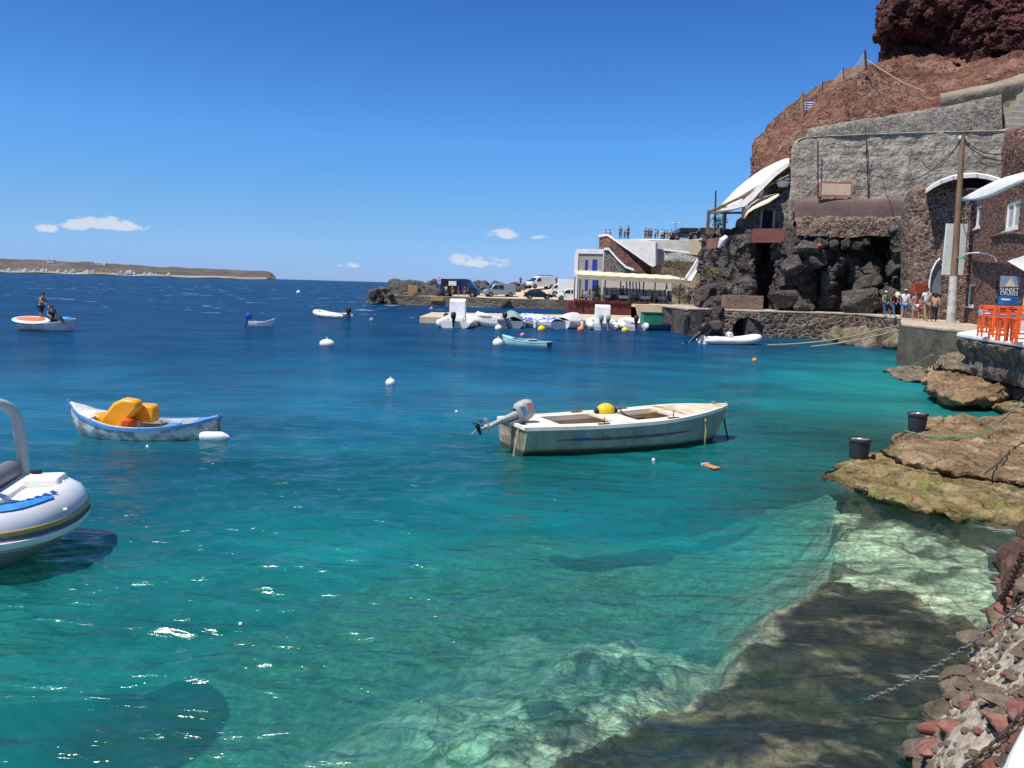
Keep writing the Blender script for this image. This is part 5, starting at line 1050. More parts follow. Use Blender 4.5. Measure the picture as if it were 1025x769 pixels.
# ------------------------------------------------------------------ boats
class Hull:
    """open boat; x runs from stern (-L/2) to bow (+L/2)"""
    def __init__(s, L, beam, beams, sheer, keel, rake=.25, n=40, p=2.3):
        s.L = L; s.n = n; s.p = p; s.rake = rake
        s.T = np.linspace(0, 1, n); f = lambda pts: (lambda q: np.maximum(q, 0))(cr(np.array([[a[1]] for a in pts], float), np.interp(s.T, [a[0] for a in pts], np.arange(len(pts))))[:, 0])
        s.b = f(beams) * beam / 2; 
        g = lambda pts: cr(np.array([[a[1]] for a in pts], float), np.interp(s.T, [a[0] for a in pts], np.arange(len(pts))))[:, 0]
        s.s = g(sheer); s.k = g(keel)
    def pt(s, i, u, side, inset=0., zmin=None):
        b = max(s.b[i] - inset, .0); k, h = s.k[i], s.s[i]
        y = b * (1 - (1 - u) ** s.p); z = k + (h - k) * u ** 1.5
        x = -s.L / 2 + s.L * s.T[i] - s.rake * (1 - u) * s.T[i] ** 6 - inset * .5 * s.T[i] ** 6
        if zmin is not None: z = max(z, zmin)
        return (x, side * y, z)
    def shell(s, inset=0., zmin=None, m=12):
        mb = MB(); G = []
        for i in range(s.n): G.append([s.pt(i, u, -1, inset, zmin) for u in np.linspace(1, 0, m)] + [s.pt(i, u, 1, inset, zmin) for u in np.linspace(0, 1, m)[1:]])
        mb.grid(np.array(G)); k = 2 * m - 1; mb.f.append(tuple(range(k))); return mb
    def rail(s, w=.07, h=.045, out=.02, i0=0, lift=0.):
        mb = MB()
        for sd_ in (-1, 1):
            G = []
            for i in range(i0, s.n):
                x, y, z = s.pt(i, 1, sd_); z += lift; yo = y + sd_ * out; yi = y - sd_ * min(w, abs(y))
                G.append([(x, yo, z - h), (x, yo, z + .012), (x, yi, z + .012), (x, yi, z - h), (x, yo, z - h)])
            mb.grid(np.array(G))
        x, y, z = s.pt(0, 1, 1); mb.box((x, 0, z - h / 2 + .012), (w, 2 * y, h)); return mb
    def deck(s, t0, t1=1., dz=.0, camber=.03, inset=.0):
        mb = MB(); G = []
        for i in range(s.n):
            if s.T[i] < t0 or s.T[i] > t1: continue
            x, y, z = s.pt(i, 1, 1, inset); G.append([(x, y * q, z + dz + camber * (1 - q * q)) for q in np.linspace(-1, 1, 9)])
        mb.grid(np.array(G)); a = G[0]; mb.add([a[0], a[4], a[-1], (a[-1][0], a[-1][1], a[-1][2] - .12), (a[0][0], a[0][1], a[0][2] - .12)], [(0, 1, 2, 3, 4)]); return mb
    def sidedeck(s, w, t0=0, t1=1, dz=.0):
        mb = MB()
        for sd_ in (-1, 1):
            G = []
            for i in range(s.n):
                if s.T[i] < t0 or s.T[i] > t1: continue
                x, y, z = s.pt(i, 1, sd_); yi = sd_ * max(abs(y) - w, 0); G.append([(x, y, z + dz), (x, yi, z + dz + .006), (x, yi, z - .10)])
            mb.grid(np.array(G))
        return mb
    def at(s, t): return int(round(t * (s.n - 1)))
    def thwart(s, t, w=.22, dz=-.12, th=.035):
        i = s.at(t); x, y, z = s.pt(i, .85, 1, .04); mb = MB(); mb.box((x, 0, s.s[i] + dz), (w, 2 * y - .01, th)); return mb
def outboard(parent, loc, s=1., tilt=0., cowl=None, rz=0., decal=None):
    """engine clamped at loc; local -x is aft. tilt in degrees lifts the leg"""
    Mx = Matrix.Translation(Vector(loc)) @ Matrix.Rotation(rz, 4, 'Z') @ Matrix.Rotation(R(tilt), 4, 'Y') @ Matrix.Scale(s, 4)
    cowl = cowl or m_black
    def P_(name, mb, mat, par=None, **kw): return mb.build(name, mat, par, **kw)
    mb = MB(); mb.M = Mx
    mb.tube([(-.16, 0, .10), (-.17, 0, -.28), (-.19, 0, -.62), (-.20, 0, -.80)], [.085, .06, .05, .045], 12, flat=1.)
    mb.box((-.20, 0, -.60), (.30, .16, .02)); mb.add([(-.24, -.012, -.80), (-.12, -.012, -.80), (-.18, -.012, -.98), (-.24, .012, -.80), (-.12, .012, -.80), (-.18, .012, -.98)], [(0, 1, 2), (5, 4, 3), (0, 3, 4, 1), (1, 4, 5, 2), (2, 5, 3, 0)])
    leg = mb.build('outboard_motor', cowl if cowl is not m_black else m_black, parent, smooth=True)
    mb = MB(); mb.M = Mx; G = []
    for z, a, b, dx in ((.06, .13, .10, 0), (.10, .20, .14, 0), (.22, .22, .155, 0), (.36, .20, .15, -.01), (.44, .15, .12, -.02), (.47, .02, .02, -.02)):
        G.append([(-.17 + dx + a * math.copysign(abs(math.cos(q)) ** .7, math.cos(q)), b * math.copysign(abs(math.sin(q)) ** .7, math.sin(q)), z) for q in np.linspace(0, 2 * math.pi, 20, endpoint=False)])
    mb.grid(np.array(G), True); mb.build('cowl', cowl, leg, smooth=60)
    mb = MB(); mb.M = Mx; mb.tube([(-.34, 0, -.80), (-.22, 0, -.80), (-.08, 0, -.80)], [.03, .055, .02], 10)
    for k in range(3):
        q = 2.094 * k; mb.M = Mx @ Matrix.Translation((-.33, 0, -.80)) @ Matrix.Rotation(q, 4, 'X'); mb.ell((0, 0, .07), (.012, .045, .065), 8, 6, Matrix.Rotation(.5, 3, 'Z'))
    mb.build('propeller', m_black, leg, smooth=True)
    mb = MB(); mb.M = Mx; mb.box((-.04, 0, -.05), (.08, .20, .26)); mb.tube([(.0, .0, .08), (.25, .0, .14), (.42, 0, .16)], [.025, .02, .025], 8); mb.build('clamp_bracket', m_metal, leg)
    return leg
def outboard_decal(leg, loc, s, tilt, mats):
    Mx = Matrix.Translation(Vector(loc)) @ Matrix.Rotation(R(tilt), 4, 'Y') @ Matrix.Scale(s, 4)
    for mt, (x0, x1, z0, z1) in mats:
        for sd_ in (-1,):
            mb = MB(); mb.M = Mx; mb.slab([(x0, sd_ * .158, z0), (x1, sd_ * .158, z0 + .03), (x1, sd_ * .154, z1), (x0 + .04, sd_ * .154, z1)], .004); mb.build('decal', mt, leg)
def buoy(px, py, r, col, label, name='buoy', mat=None, z=None, stretch=1., rz=0):
    p = P(px, py, 0); mb = MB(); mb.ell((0, 0, r * .35), (r * stretch, r, r * .92), 18, 12); 
    root = thing(name, label, 'buoy', (p.x, p.y, 0), rz)
    mb.build('float', mat or M('buoy_paint', col, None, 4, .45), root, smooth=True)
    mb = MB(); mb.tube([(0, 0, r * 1.2), (0, 0, r * 1.42)], [r * .16, r * .13], 8); mb.tube([(r * .13 * math.cos(q), 0, r * 1.5 + r * .13 * math.sin(q)) for q in np.linspace(0, 6.283, 9)[:-1]], r * .04, 5, True); mb.build('eyelet', mat or m_rubber, root, smooth=True); return root
# ---- the grey-green and white open boat in the centre
def centre_boat():
    c = P(607, 449, 0); pbow = P(716, 440, 0); pst = P(512, 452, 0); yaw = math.atan2(pbow.y - pst.y, pbow.x - pst.x) + R(1)
    root = thing('motor_boat', 'worn grey green open motor boat with tilted outboard in the middle of the bay', 'boat', (c.x + .46, c.y + .60, -.02), yaw)
    H = Hull(5.35, 1.70, [(0, .80), (.2, .93), (.45, 1), (.65, .95), (.8, .74), (.92, .38), (1, .03)], [(0, .60), (.3, .60), (.6, .645), (.85, .74), (1, .76)], [(0, -.14), (.5, -.2), (.85, -.16), (.95, .0), (1, .34)], .16, 52, 3.0)
    t = NT('stained_hull_paint'); v = t.coords(); sp_ = t.n('ShaderNodeSeparateXYZ'); t.l(v, sp_.inputs[0])
    n1 = t.noise(t.coords((1, 1, .25)), 3, 7, .7); n2 = t.noise(v, 14, 6, .7)
    col = t.ramp(n1, [(.3, (.15, .17, .13)), (.6, (.27, .29, .23))]); col = t.mix(t.ramp(n2, [(.62, (0,) * 3), (.72, (1,) * 3)]), col, (.50, .52, .48))
    wl = t.math('MULTIPLY_ADD', n2, .07, sp_.outputs[2]); col = t.mix(t.ramp(wl, [(.13, (1,) * 3), (.20, (0,) * 3)]), col, (.035, .045, .03))
    t.pr(col, .55, t.bump(n2, .2, .01), 0, .4)
    hull = H.shell().build('hull', t.m, root, smooth=50)
    inn = M('inner_gelcoat', (.62, .52, .38), (.48, .38, .26), 1.6, .7)
    dk = M('deck_gelcoat', (.80, .76, .66), (.64, .56, .42), 1.3, .6, .1, 20)
    H.shell(.06, .12).build('interior', inn, root, smooth=50)
    H.rail(.08, .06, .025).build('gunwale', dk, root)
    H.sidedeck(.30, 0, .80).build('side_deck', dk, root)
    fd = H.deck(.70, 1., .004, .05).build('foredeck', M('worn_foredeck', (.72, .62, .47), (.42, .30, .19), 2.2, .7, .2, 16), root)
    H.thwart(.44, .55, -.0, .05).build('bench', dk, root); H.thwart(.09, .62, -.02, .05).build('stern_deck', dk, root); H.thwart(.70, .30, -.03, .06).build('bench', dk, root)
    # stripe on the near side (camera side is -y)
    def stripe(t0, t1, u0, u1, mat, taper=True):
        G = []
        for q in np.linspace(t0, t1, 30):
            i0 = q * (H.n - 1); a = int(i0); f = i0 - a; k = (1 - abs(2 * (q - t0) / (t1 - t0) - 1) ** 3) if taper else 1; um = (u0 + u1) / 2; r_ = []
            for u in (um - (um - u0) * k, um, um + (u1 - um) * k):
                p = Vector(H.pt(a, u, -1)).lerp(Vector(H.pt(min(a + 1, H.n - 1), u, -1)), f); r_.append((p.x, p.y - .006, p.z))
            G.append(r_)
        mb = MB(); mb.grid(np.array(G)); return mb
    stripe(.10, .74, .72, .78, M('maroon_stripe', (.10, .035, .05), (.16, .10, .10), 5, .6)).build('side_stripe', M('maroon', (.085, .035, .05), (.16, .11, .11), 5, .6), hull)
    stripe(.17, .27, .725, .79, M('blue_flash', (.02, .07, .33), None, 5, .6)).build('blue_flash', M('blue_flash2', (.02, .07, .33), None, 5, .6), hull)
    i = H.at(.30); p = H.pt(i, .80, -1)
    text('Flyer', (p[0] + .12, p[1] - .02, p[2]), .10, M('faded_script', (.10, .11, .14), None, 5, .7), None, 'lettering', (math.pi / 2, 0, 0)).parent = hull
    # rowlocks, cleats
    for t_, sd_ in ((.32, -1), (.62, -1), (.35, 1), (.56, 1)):
        x, y, z = H.pt(H.at(t_), 1, sd_); mb = MB(); mb.box((x, y - sd_ * .06, z + .02), (.26, .07, .035)); mb.tube([(x, y - sd_ * .06, z + .03), (x, y - sd_ * .06, z + .15)], .014, 6); mb.build('rowlock', m_wood, root)
    x, y, z = H.pt(H.at(.95), 1, 1); mb = MB(); mb.tube([(x - .05, 0, z), (x - .05, 0, z + .12)], .03, 8); mb.tube([(x - .05, -.09, z + .09), (x - .05, .09, z + .09)], .018, 6); mb.build('bow_cleat', m_metal, root)
    mb = MB(); mb.tube([(x - .75, .18, z - .05), (x - .6, .05, z - .02), (x - .35, .1, z + .01), (x - .22, .0, z + .03)], .03, 6); mb.build('dark_strap', m_dwood, root)
    L_ = (-2.62, -.08, .60)
    eng = outboard(root, L_, .98, 69, M('grey_cowl', (.40, .40, .36), (.30, .30, .27), 3, .5))
    outboard_decal(eng, L_, .98, 69, [(M('pink_decal', (.55, .22, .28), None, 4, .6), (-.34, -.16, .28, .40)), (M('blue_decal', (.10, .25, .45), None, 4, .6), (-.33, -.12, .12, .24))])
    mb = MB(); mb.tube([(-2.69, -.35, .55), (-2.80, -.45, .25), (-2.86, -.52, .02)], .014, 6); mb.build('stern_line', m_rope, root)
    # yellow float amidships
    f = H.pt(H.at(.43), 1, 1)
    w = root.matrix_basis @ Vector((-.30, .35, .70))
    b = thing('yellow_fender', 'round yellow float resting on the middle bench of the grey green boat', 'fender', tuple(w), yaw)
    ym = M('yellow_vinyl', (.72, .50, .02), (.60, .40, .015), 3, .4)
    mb = MB(); mb.ell((0, 0, 0), (.215, .17, .16), 20, 14); mb.build('float', ym, b, smooth=True)
    for sx in (-1, 1):
        mb = MB(); mb.tube([(sx * .2, 0, .0), (sx * .27, 0, -.02)], [.07, .045], 10); mb.build('neck', m_rubber, b, smooth=True)
    mb = MB(); mb.tube([(.27, 0, -.02), (.34, -.02, .05), (.36, -.1, -.06), (.55, -.3, -.16), (.75, -.4, -.13)], .018, 6); mb.build('cord', m_rubber, b)
    # mooring ropes
    bw = root.matrix_basis
    mb = MB(); mb.tube([bw @ Vector(p) for p in ((.85, .35, .62), (1.1, .1, .70), (1.3, -.15, .73), (1.50, -.40, .73), (1.56, -.60, .72), (1.58, -.68, .55), (1.58, -.70, .30), (1.60, -.66, -.05))], .022, 7)
    single('mooring_rope', mb, M('straw_rope', (.55, .42, .18), (.36, .26, .10), 30, .9), 'straw coloured rope looped over the foredeck of the grey green boat', 'rope', loc=bw @ Vector((1.2, -.15, .8)), smooth=True)
    mb = MB(); mb.tube([bw @ Vector(p) for p in ((2.62, 0, .46), (2.66, -.02, .25), (2.70, -.04, .1), (2.76, -.06, -.08))], .02, 6)
    single('bow_line', mb, m_rubber, 'short dark line hanging from the stem of the grey green boat', 'rope', loc=bw @ Vector((2.36, 0, .42)), smooth=True)
centre_boat()
# ---- blue and white rowing boat with orange craft on it
def blue_boat():
    c = P(141, 437, 0); root = thing('rowing_boat', 'old blue and white wooden rowing boat with raised pointed ends', 'boat', (c.x, c.y + .2, -.02), R(178))
    H = Hull(3.15, 1.35, [(0, .16), (.08, .42), (.25, .82), (.5, 1), (.75, .82), (.92, .42), (1, .03)], [(0, .46), (.12, .36), (.4, .27), (.65, .29), (.88, .46), (1, .64)], [(0, .02), (.1, -.14), (.5, -.18), (.9, -.14), (1, .1)], .12, 44, 2.6)
    hm = M('flaking_grey_hull', (.52, .55, .54), (.20, .23, .23), 4, .8, .4, 18, lo=.42, hi=.56)
    wm_ = M('flaking_white', (.74, .74, .70), (.42, .42, .38), 3, .7, .3, 20); bm_ = M('flaking_blue', (.04, .20, .50), (.10, .26, .46), 3, .7, .3, 20)
    H.shell().build('hull', hm, root, smooth=50); H.shell(.05, .06).build('interior', wm_, root, smooth=50); H.rail(.06, .05, .02).build('gunwale', bm_, root)
    H.sidedeck(.15, .05, .95, -.004).build('side_deck', wm_, root); H.deck(.78, 1, .008, .03).build('bow_deck', wm_, root); H.deck(0, .16, .008, .03).build('stern_deck', bm_, root)
    H.thwart(.35, .2, -.08).build('bench', bm_, root); H.thwart(.62, .2, -.08).build('bench', wm_, root)
    for t_ in (.45, .30):
        x, y, z = H.pt(H.at(t_), 1, 1); mb = MB(); mb.tube([(x, y - .04, z), (x, y - .04, z + .16)], .014, 6); mb.build('thole_pin', m_metal, root)
    x, y, z = H.pt(43, 1, 1); mb = MB(); mb.box((x + .02, 0, z - .05), (.06, .06, .22)); mb.build('stem_post', bm_, root)
    w = root.matrix_basis @ Vector((.32, 0, .30)); w = Vector(w)
    om = M('orange_plastic', (.92, .36, .010), (.86, .30, .008), 2, .42, .1, 8)
    r2 = thing('pedal_float', 'folded bright orange plastic floats piled in the blue and white rowing boat', 'float', tuple(w), 0)
    def pad(pts, th, c0):
        mb = MB(); mb.xprism([(a, b) for a, b in pts], -th / 2 + c0, th / 2 + c0); return mb
    pad([(-.18, .02), (.42, -.05), (.50, .02), (.48, .28), (.40, .33), (-.05, .34), (-.20, .2)], .34, .22).build('hull_pod', om, r2, smooth=40, bevel=.05)
    pad([(-.55, -.10), (-.10, -.12), (.02, .0), (.30, .30), (.27, .46), (-.02, .50), (-.22, .40), (-.45, .12)], .30, -.10).build('seat_pod', om, r2, smooth=40, bevel=.06)
    pad([(-.92, -.10), (-.55, -.14), (-.40, .02), (-.52, .14), (-.66, .15), (-.80, .08)], .42, .02).build('nose_pod', om, r2, smooth=40, bevel=.06)
    pad([(-.02, -.12), (.18, -.12), (.20, .05), (.10, .12), (.0, .06)], .36, -.20).build('foot_well', M('deep_orange', (.62, .10, .005), None, 3, .5), r2, smooth=40, bevel=.03)
    p = P(213, 440, 0); root = thing('fender', 'long white fender floating at the right end of the rowing boat', 'fender', (p.x, p.y, .06), R(5)); mb = MB(); mb.tube([(-.26, 0, 0), (-.24, 0, 0), (-.18, 0, 0), (.18, 0, 0), (.26, 0, 0), (.34, 0, .0)], [.03, .085, .105, .105, .07, .02], 14); mb.build('float', m_white, root, smooth=True); mb = MB(); mb.tube([(-.26, 0, 0), (-.4, .05, .1), (-.5, .1, .2)], .012, 5); mb.build('cord', m_rope, root)
blue_boat()
# ---- rigid inflatables
def ribboat(root, L, B, r, tube_mat, hull_mat, floor_mat, lift=.30, bow=.25, blunt=.20, nseg=60, fat=1.3):
    """U-shaped tube with pointed tails; bow at +x"""
    path = []; rad = []; h = B / 2 - r
    for k in range(nseg + 1):
        t = k / nseg
        s_ = t * 2 - 1   # -1 stern left .. 1 stern right
        a = abs(s_); sd_ = -1 if s_ < 0 else 1
        if a > .42: x = -L / 2 + (1 - a) / .58 * (L * (.5 + blunt)); y = sd_ * h
        else:
            q = (1 - a / .42) * math.pi / 2; x = L * blunt + (L * (.5 - blunt) - r) * math.sin(q) ** .9; y = sd_ * h * math.cos(q) ** .75 if q < math.pi / 2 - 1e-6 else 0
        z = lift + bow * max(0, (x / (L / 2))) ** 2.2
        path.append((x, y, z)); rad.append(r * min(1, .35 + (1 - a) / .10 * .65) if a > .9 else r)
    mb = MB(); mb.tube(path, rad, 16); tb = mb.build('tube', tube_mat, root, smooth=60)
    H = Hull(L * .96, B - r * fat, [(0, .95), (.4, 1), (.65, .92 if blunt < .3 else 1), (.82, .68 if blunt < .3 else .97), (.94, .32 if blunt < .3 else .66), (1, .02)], [(0, lift - r * .2), (.6, lift - r * .1), (.85, lift + bow * .35), (1, lift + bow * .8)], [(0, -.12), (.6, -.16), (.85, -.02 if blunt < .3 else -.10), (1, lift + bow * .55 if blunt < .3 else lift * .35)], .2, 34, 1.7 if blunt < .3 else 2.4)
    H.shell().build('hull', hull_mat, root, smooth=50)
    H.shell(.05, .10).build('floor', floor_mat, root, smooth=50)
    mb = MB(); mb.box((-L / 2 + .16, 0, lift - .02), (.07, B - 2 * r + .04, .42)); mb.build('transom', hull_mat, root)
    return path, H, tb
m_ribgrey = M('pale_grey_tube', (.60, .61, .64), (.52, .53, .55), 1.4, .38)
m_hullgrey = M('grey_rib_hull', (.30, .29, .27), (.24, .235, .22), .8, .4)
def fore_rib():
    yaw = R(13); root = thing('inflatable_boat', 'large pale grey inflatable with roll bar and yellow stripe entering at left', 'boat', (-7.90, 8.58, -.10), yaw)
    r = .255; L = 5.9; B = 2.02
    path, H, tb = ribboat(root, L, B, r, m_ribgrey, m_hullgrey, m_white, .60, .05, blunt=.36, fat=.6)
    # bands along the outside of the tube
    def band(a0, a1, mat, out, name):
        G = []
        for i, p in enumerate(path):
            q = Vector(path[min(i + 1, len(path) - 1)]) - Vector(path[max(i - 1, 0)]); q.z = 0; q.normalize(); n = Vector((q.y, -q.x, 0)); n = n if n.dot(Vector((p[0] - .3 * 0, p[1], 0)) if abs(p[1]) > .1 else Vector((1, 0, 0))) > 0 else -n
            if i < 3 or i > len(path) - 4: continue
            G.append([tuple(Vector(p) + n * ((r + out) * math.cos(a)) + Vector((0, 0, (r + out) * math.sin(a)))) for a in np.linspace(R(a0), R(a1), 5)])
        mb = MB(); mb.grid(np.array(G)); o = mb.build(name, mat, tb, smooth=60); s_ = o.modifiers.new('s', 'SOLIDIFY'); s_.thickness = .012; return o
    band(-4, 9, M('ochre_stripe', (.50, .33, .11), None, 3, .5), .006, 'yellow_stripe'); band(-14, -5, M('slate_stripe', (.10, .11, .14), None, 3, .5), .006, 'dark_stripe'); band(-36, -16, m_white, .035, 'rubbing_strake'); band(-46, -37, M('slate_stripe2', (.10, .11, .14), None, 3, .5), .012, 'lower_stripe')
    # white moulded bow deck with a step
    G = []
    for x in np.linspace(2.0, 2.74, 18):
        t = (x - 2.0) / .74; w = .70 * math.cos(min(t, 1) * math.pi / 2 * .93) ** .45; G.append([(x, w * q, .79 + .02 * t + .06 * (1 - q * q)) for q in np.linspace(-1, 1, 13)])
    mb = MB(); mb.grid(np.array(G)); mb.build('bow_deck', m_white, root, smooth=50)
    mb = MB(); mb.xprism([(2.08, .30), (2.14, .30), (2.28, .84), (2.26, .90), (2.16, .92), (2.08, .92)], -.70, .70); mb.build('deck_riser', m_white, root, bevel=.03)
    mb = MB(); mb.box((2.42, .40, .90), (.44, .38, .12), top=.9); mb.build('locker_lid', m_white, root, bevel=.03)
    def on_tube(x, y):   # height of the tube or deck surface
        return .60 + math.sqrt(max(r * r - (abs(y) - (B / 2 - r)) ** 2, .0)) + .012 if abs(y) > .62 and x < 2.35 else .875
    cur = [(2.00, -.70), (2.14, -.68), (2.28, -.60), (2.40, -.48), (2.50, -.32), (2.56, -.14)]
    G = []
    dense = cr(np.array(path), np.linspace(0, len(path) - 1, 1600))
    def ontop(x, y):
        d = float(np.hypot(x - dense[:, 0], y - dense[:, 1]).min()); return max(.602 + .05 * (x / 2.95) ** 2.2 + math.sqrt(max(r * r - d * d, 0)) + .012 if d < r else 0, .862 if abs(y) < .66 else 0)
    cur = [(2.10, -.88), (2.26, -.87), (2.42, -.83), (2.56, -.74), (2.68, -.58), (2.76, -.40)]
    for k, (x, y) in enumerate(cur):
        i = k / 5; w = .23 * math.sin(math.pi * (.08 + .80 * i)) + .02; G.append([(x - w * .45 * q * i, y + w * q, ontop(x - w * .45 * q * i, y + w * q)) for q in (0, .25, .5, .75, 1)])
    mb = MB(); mb.grid(cr(np.array(G), np.linspace(0, 5, 30))); o = mb.build('wave_decal', M('wave_blue', (.03, .19, .60), (.05, .26, .66), 8, .5), root); o.modifiers.new('s', 'SOLIDIFY').thickness = .004
    mb = MB()
    for k in range(9):
        a = cr(np.array([(c[0], c[1], 0.) for c in cur]), np.array([.6 + k * .5]))[0]; q_ = [(a[0] - .05, a[1] + .17), (a[0] + .03, a[1] + .19), (a[0] - .05, a[1] + .27)]; mb.slab([(u_, v_, ontop(u_, v_) + .006) for u_, v_ in q_], .008)
    mb.build('wave_crests', M('wave_navy', (.02, .09, .38), None, 8, .5), root)
    for (x, y, z) in ((2.42, -.74, .80), (2.58, .34, .86), (2.82, -.42, .72), (2.62, -.62, .66)):
        mb = MB(); mb.ell((x, y, z), (.07, .045, .045), 12, 8); mb.tube([(x - .08, y, z + .03), (x + .08, y, z + .03)], .02, 8); mb.build('fairlead', m_white, root, smooth=True)
    mb = MB(); mb.box((2.30, .50, .985), (.10, .08, .03)); mb.build('hinge', m_black, root)
    gs = M('grey_vinyl', (.17, .17, .18), (.14, .14, .145), 3, .5); gl = M('light_vinyl', (.40, .39, .37), (.33, .32, .31), 3, .5)
    mb = MB(); mb.tube([(2.0, -.58, 1.00), (2.0, .0, 1.0), (2.0, .58, 1.00)], [.12, .12, .12], 16); mb.build('backrest', gs, root, smooth=40)
    mb = MB(); mb.tube([(1.60, -.68, .82), (1.4, -.69, .82), (.2, -.69, .82)], [.07, .08, .07], 16); mb.build('side_bolster', gs, root, smooth=40)
    mb = MB(); mb.box((2.0, 0, .76), (.16, 1.16, .36)); mb.build('seat_back_panel', gl, root, bevel=.03)
    for k in range(3):
        mb = MB(); mb.box((1.52, 0, .76 - k * .10), (.60 - .05 * k, 1.2, .09)); mb.build('seat_cushion', gl if k != 1 else gs, root, bevel=.03)
    G = []
    ap = [(2.10, -.70, .60), (2.10, -.70, 1.0), (2.07, -.70, 1.45), (2.02, -.67, 1.70), (1.86, -.55, 1.83), (1.50, -.40, 1.86), (1.1, 0, 1.87), (1.50, .40, 1.86), (1.86, .55, 1.83), (2.02, .67, 1.70), (2.07, .70, 1.45), (2.10, .70, 1.0), (2.10, .70, .60)]
    A_ = cr(np.array(ap), np.linspace(0, 12, 80))
    for i, p in enumerate(A_):
        t_ = A_[min(i + 1, 79)] - A_[max(i - 1, 0)]; t_ = Vector(t_).normalized(); u = Vector((.9, .44, 0)); u = (u - t_ * u.dot(t_)).normalized(); v_ = t_.cross(u); G.append([tuple(Vector(p) + u * (.066 * math.cos(q)) + v_ * (.05 * math.sin(q))) for q in np.linspace(0, 2 * math.pi, 14, endpoint=False)])
    mb = MB(); mb.grid(np.array(G), True); mb.build('roll_bar', M('grey_gelcoat', (.50, .50, .47), (.44, .44, .41), 2, .4), root, smooth=60)
    mb = MB(); mb.ell((2.03, -.76, 1.46), (.05, .04, .05), 10, 8); mb.build('nav_light', m_white, root, smooth=True)
    mb = MB(); mb.xprism([(.85, .5), (1.25, .5), (1.42, 1.15), (1.30, 1.42), (1.0, 1.40)], -.3, .3); mb.build('console_cover', M('navy_cover', (.02, .024, .04), None, 3, .8), root, bevel=.06)
fore_rib()
def small_rib(px, py, L, yaw, label, mats=None, con=True, eng=(0, None), B=1.7, r=.21):
    p = P(px, py, 0); root = thing('inflatable_boat', label, 'boat', (p.x, p.y, -.02), yaw); mats = mats or (m_white, m_white, m_ribgrey)
    ribboat(root, L, B, r, *mats, .24, .30, nseg=36)
    if con:
        mb = MB(); mb.xprism([(-.30, .1), (.10, .1), (.06, .62), (-.06, .80), (-.26, .74)], -.24, .24); mb.build('console', m_white, root, bevel=.03)
        mb = MB(); mb.tube([(-.02, -.2, .78), (-.06, -.2, 1.0), (-.06, .2, 1.0), (-.02, .2, .78)], .02, 6); mb.build('windscreen_frame', m_metal, root)
        mb = MB(); mb.tube([(-.36 , .12 * math.cos(q), .62 + .12 * math.sin(q)) for q in np.linspace(0, 6.28, 13)[:-1]], .02, 6, True); mb.build('steering_wheel', m_black, root)
    mb = MB(); mb.box((-.75, 0, .40), (.3, B - 2 * r, .14)); mb.build('seat', m_white if con else m_ribgrey, root, bevel=.03)
    if eng[1] is not None or eng[0] is not None: outboard(root, (-L / 2 + .10, 0, .46), eng[2] if len(eng) > 2 else 1.15, eng[0], eng[1])
    return root
small_rib(731, 344.5, 4.1, R(12), 'white inflatable with black tilted outboard off the tunnel arch', eng=(48, None, 1.75))
small_rib(332, 318, 3.9, R(150), 'white inflatable with black outboard anchored in the open bay', con=False, eng=(8, None))
p = P(693, 343, 0)
# ---- small pale blue boat, dark interior
def lightboat(px, py, L, yaw, label, hm, im, beam=.33, name='rowing_boat', cover=None, eng=None, sheer=.36):
    p = P(px, py, 0); root = thing(name, label, 'boat', (p.x, p.y, -.02), yaw)
    H = Hull(L, L * beam, [(0, .72), (.3, .95), (.5, 1), (.75, .8), (.92, .38), (1, .03)], [(0, sheer), (.4, sheer * .95), (.8, sheer * 1.25), (1, sheer * 1.6)], [(0, -.1), (.5, -.14), (.9, -.08), (1, .12)], .14, 28, 2.4)
    H.shell().build('hull', hm, root, smooth=50)
    if cover:
        G = []
        for i in range(H.n):
            x, y, z = H.pt(i, 1, 1); hgt = cover[1] * math.sin(math.pi * min(1, (i / (H.n - 1)) * .9 + .1)) ** .7
            G.append([(x, (y + .03) * q, z - .06 * (abs(q) > .95) + hgt * (1 - abs(q) ** 1.6) + .03 * math.sin(i * 1.7 + q * 3)) for q in np.linspace(-1, 1, 11)])
        mb = MB(); mb.grid(np.array(G)); mb.build('cover', cover[0], root, smooth=50)
    else:
        H.shell(.05, .05).build('interior', im, root, smooth=50); H.rail(.06, .05, .015).build('gunwale', hm, root); H.deck(.72, 1, .006, .03).build('foredeck', hm, root)
        H.thwart(.3, .25, -.08).build('bench', im, root); H.thwart(.55, .25, -.08).build('bench', hm, root)
    if eng: outboard(root, (-L / 2 + .02, 0, sheer + .04), 1.05, eng[0], eng[1])
    return root, H
pb_ = M('pale_blue_paint', (.38, .62, .66), (.28, .50, .54), 3, .6); dkin = M('dark_tarry_inside', (.06, .05, .045), (.03, .028, .026), 4, .8)
r_, _ = lightboat(526, 347, 3.0, R(150), 'small pale blue pointed dinghy with a dark interior and crate on board', pb_, dkin)
p = r_.location; b = thing('crate', 'small pale crate lying in the pale blue dinghy', 'crate', (p.x + .35, p.y - .05, .30), .3); mb = MB(); mb.box((0, 0, 0), (.5, .35, .18)); mb.build('box', m_sandc, b, bevel=.02); mb = MB(); mb.box((0, 0, .105), (.52, .37, .03)); mb.build('lid', m_cream, b, bevel=.01)
lightboat(263, 327, 1.75, R(2), 'tiny white dinghy with a blue covered engine far out', m_white, M('greyish_inside', (.35, .35, .33), None, 3, .8), .5, eng=(20, m_blue))
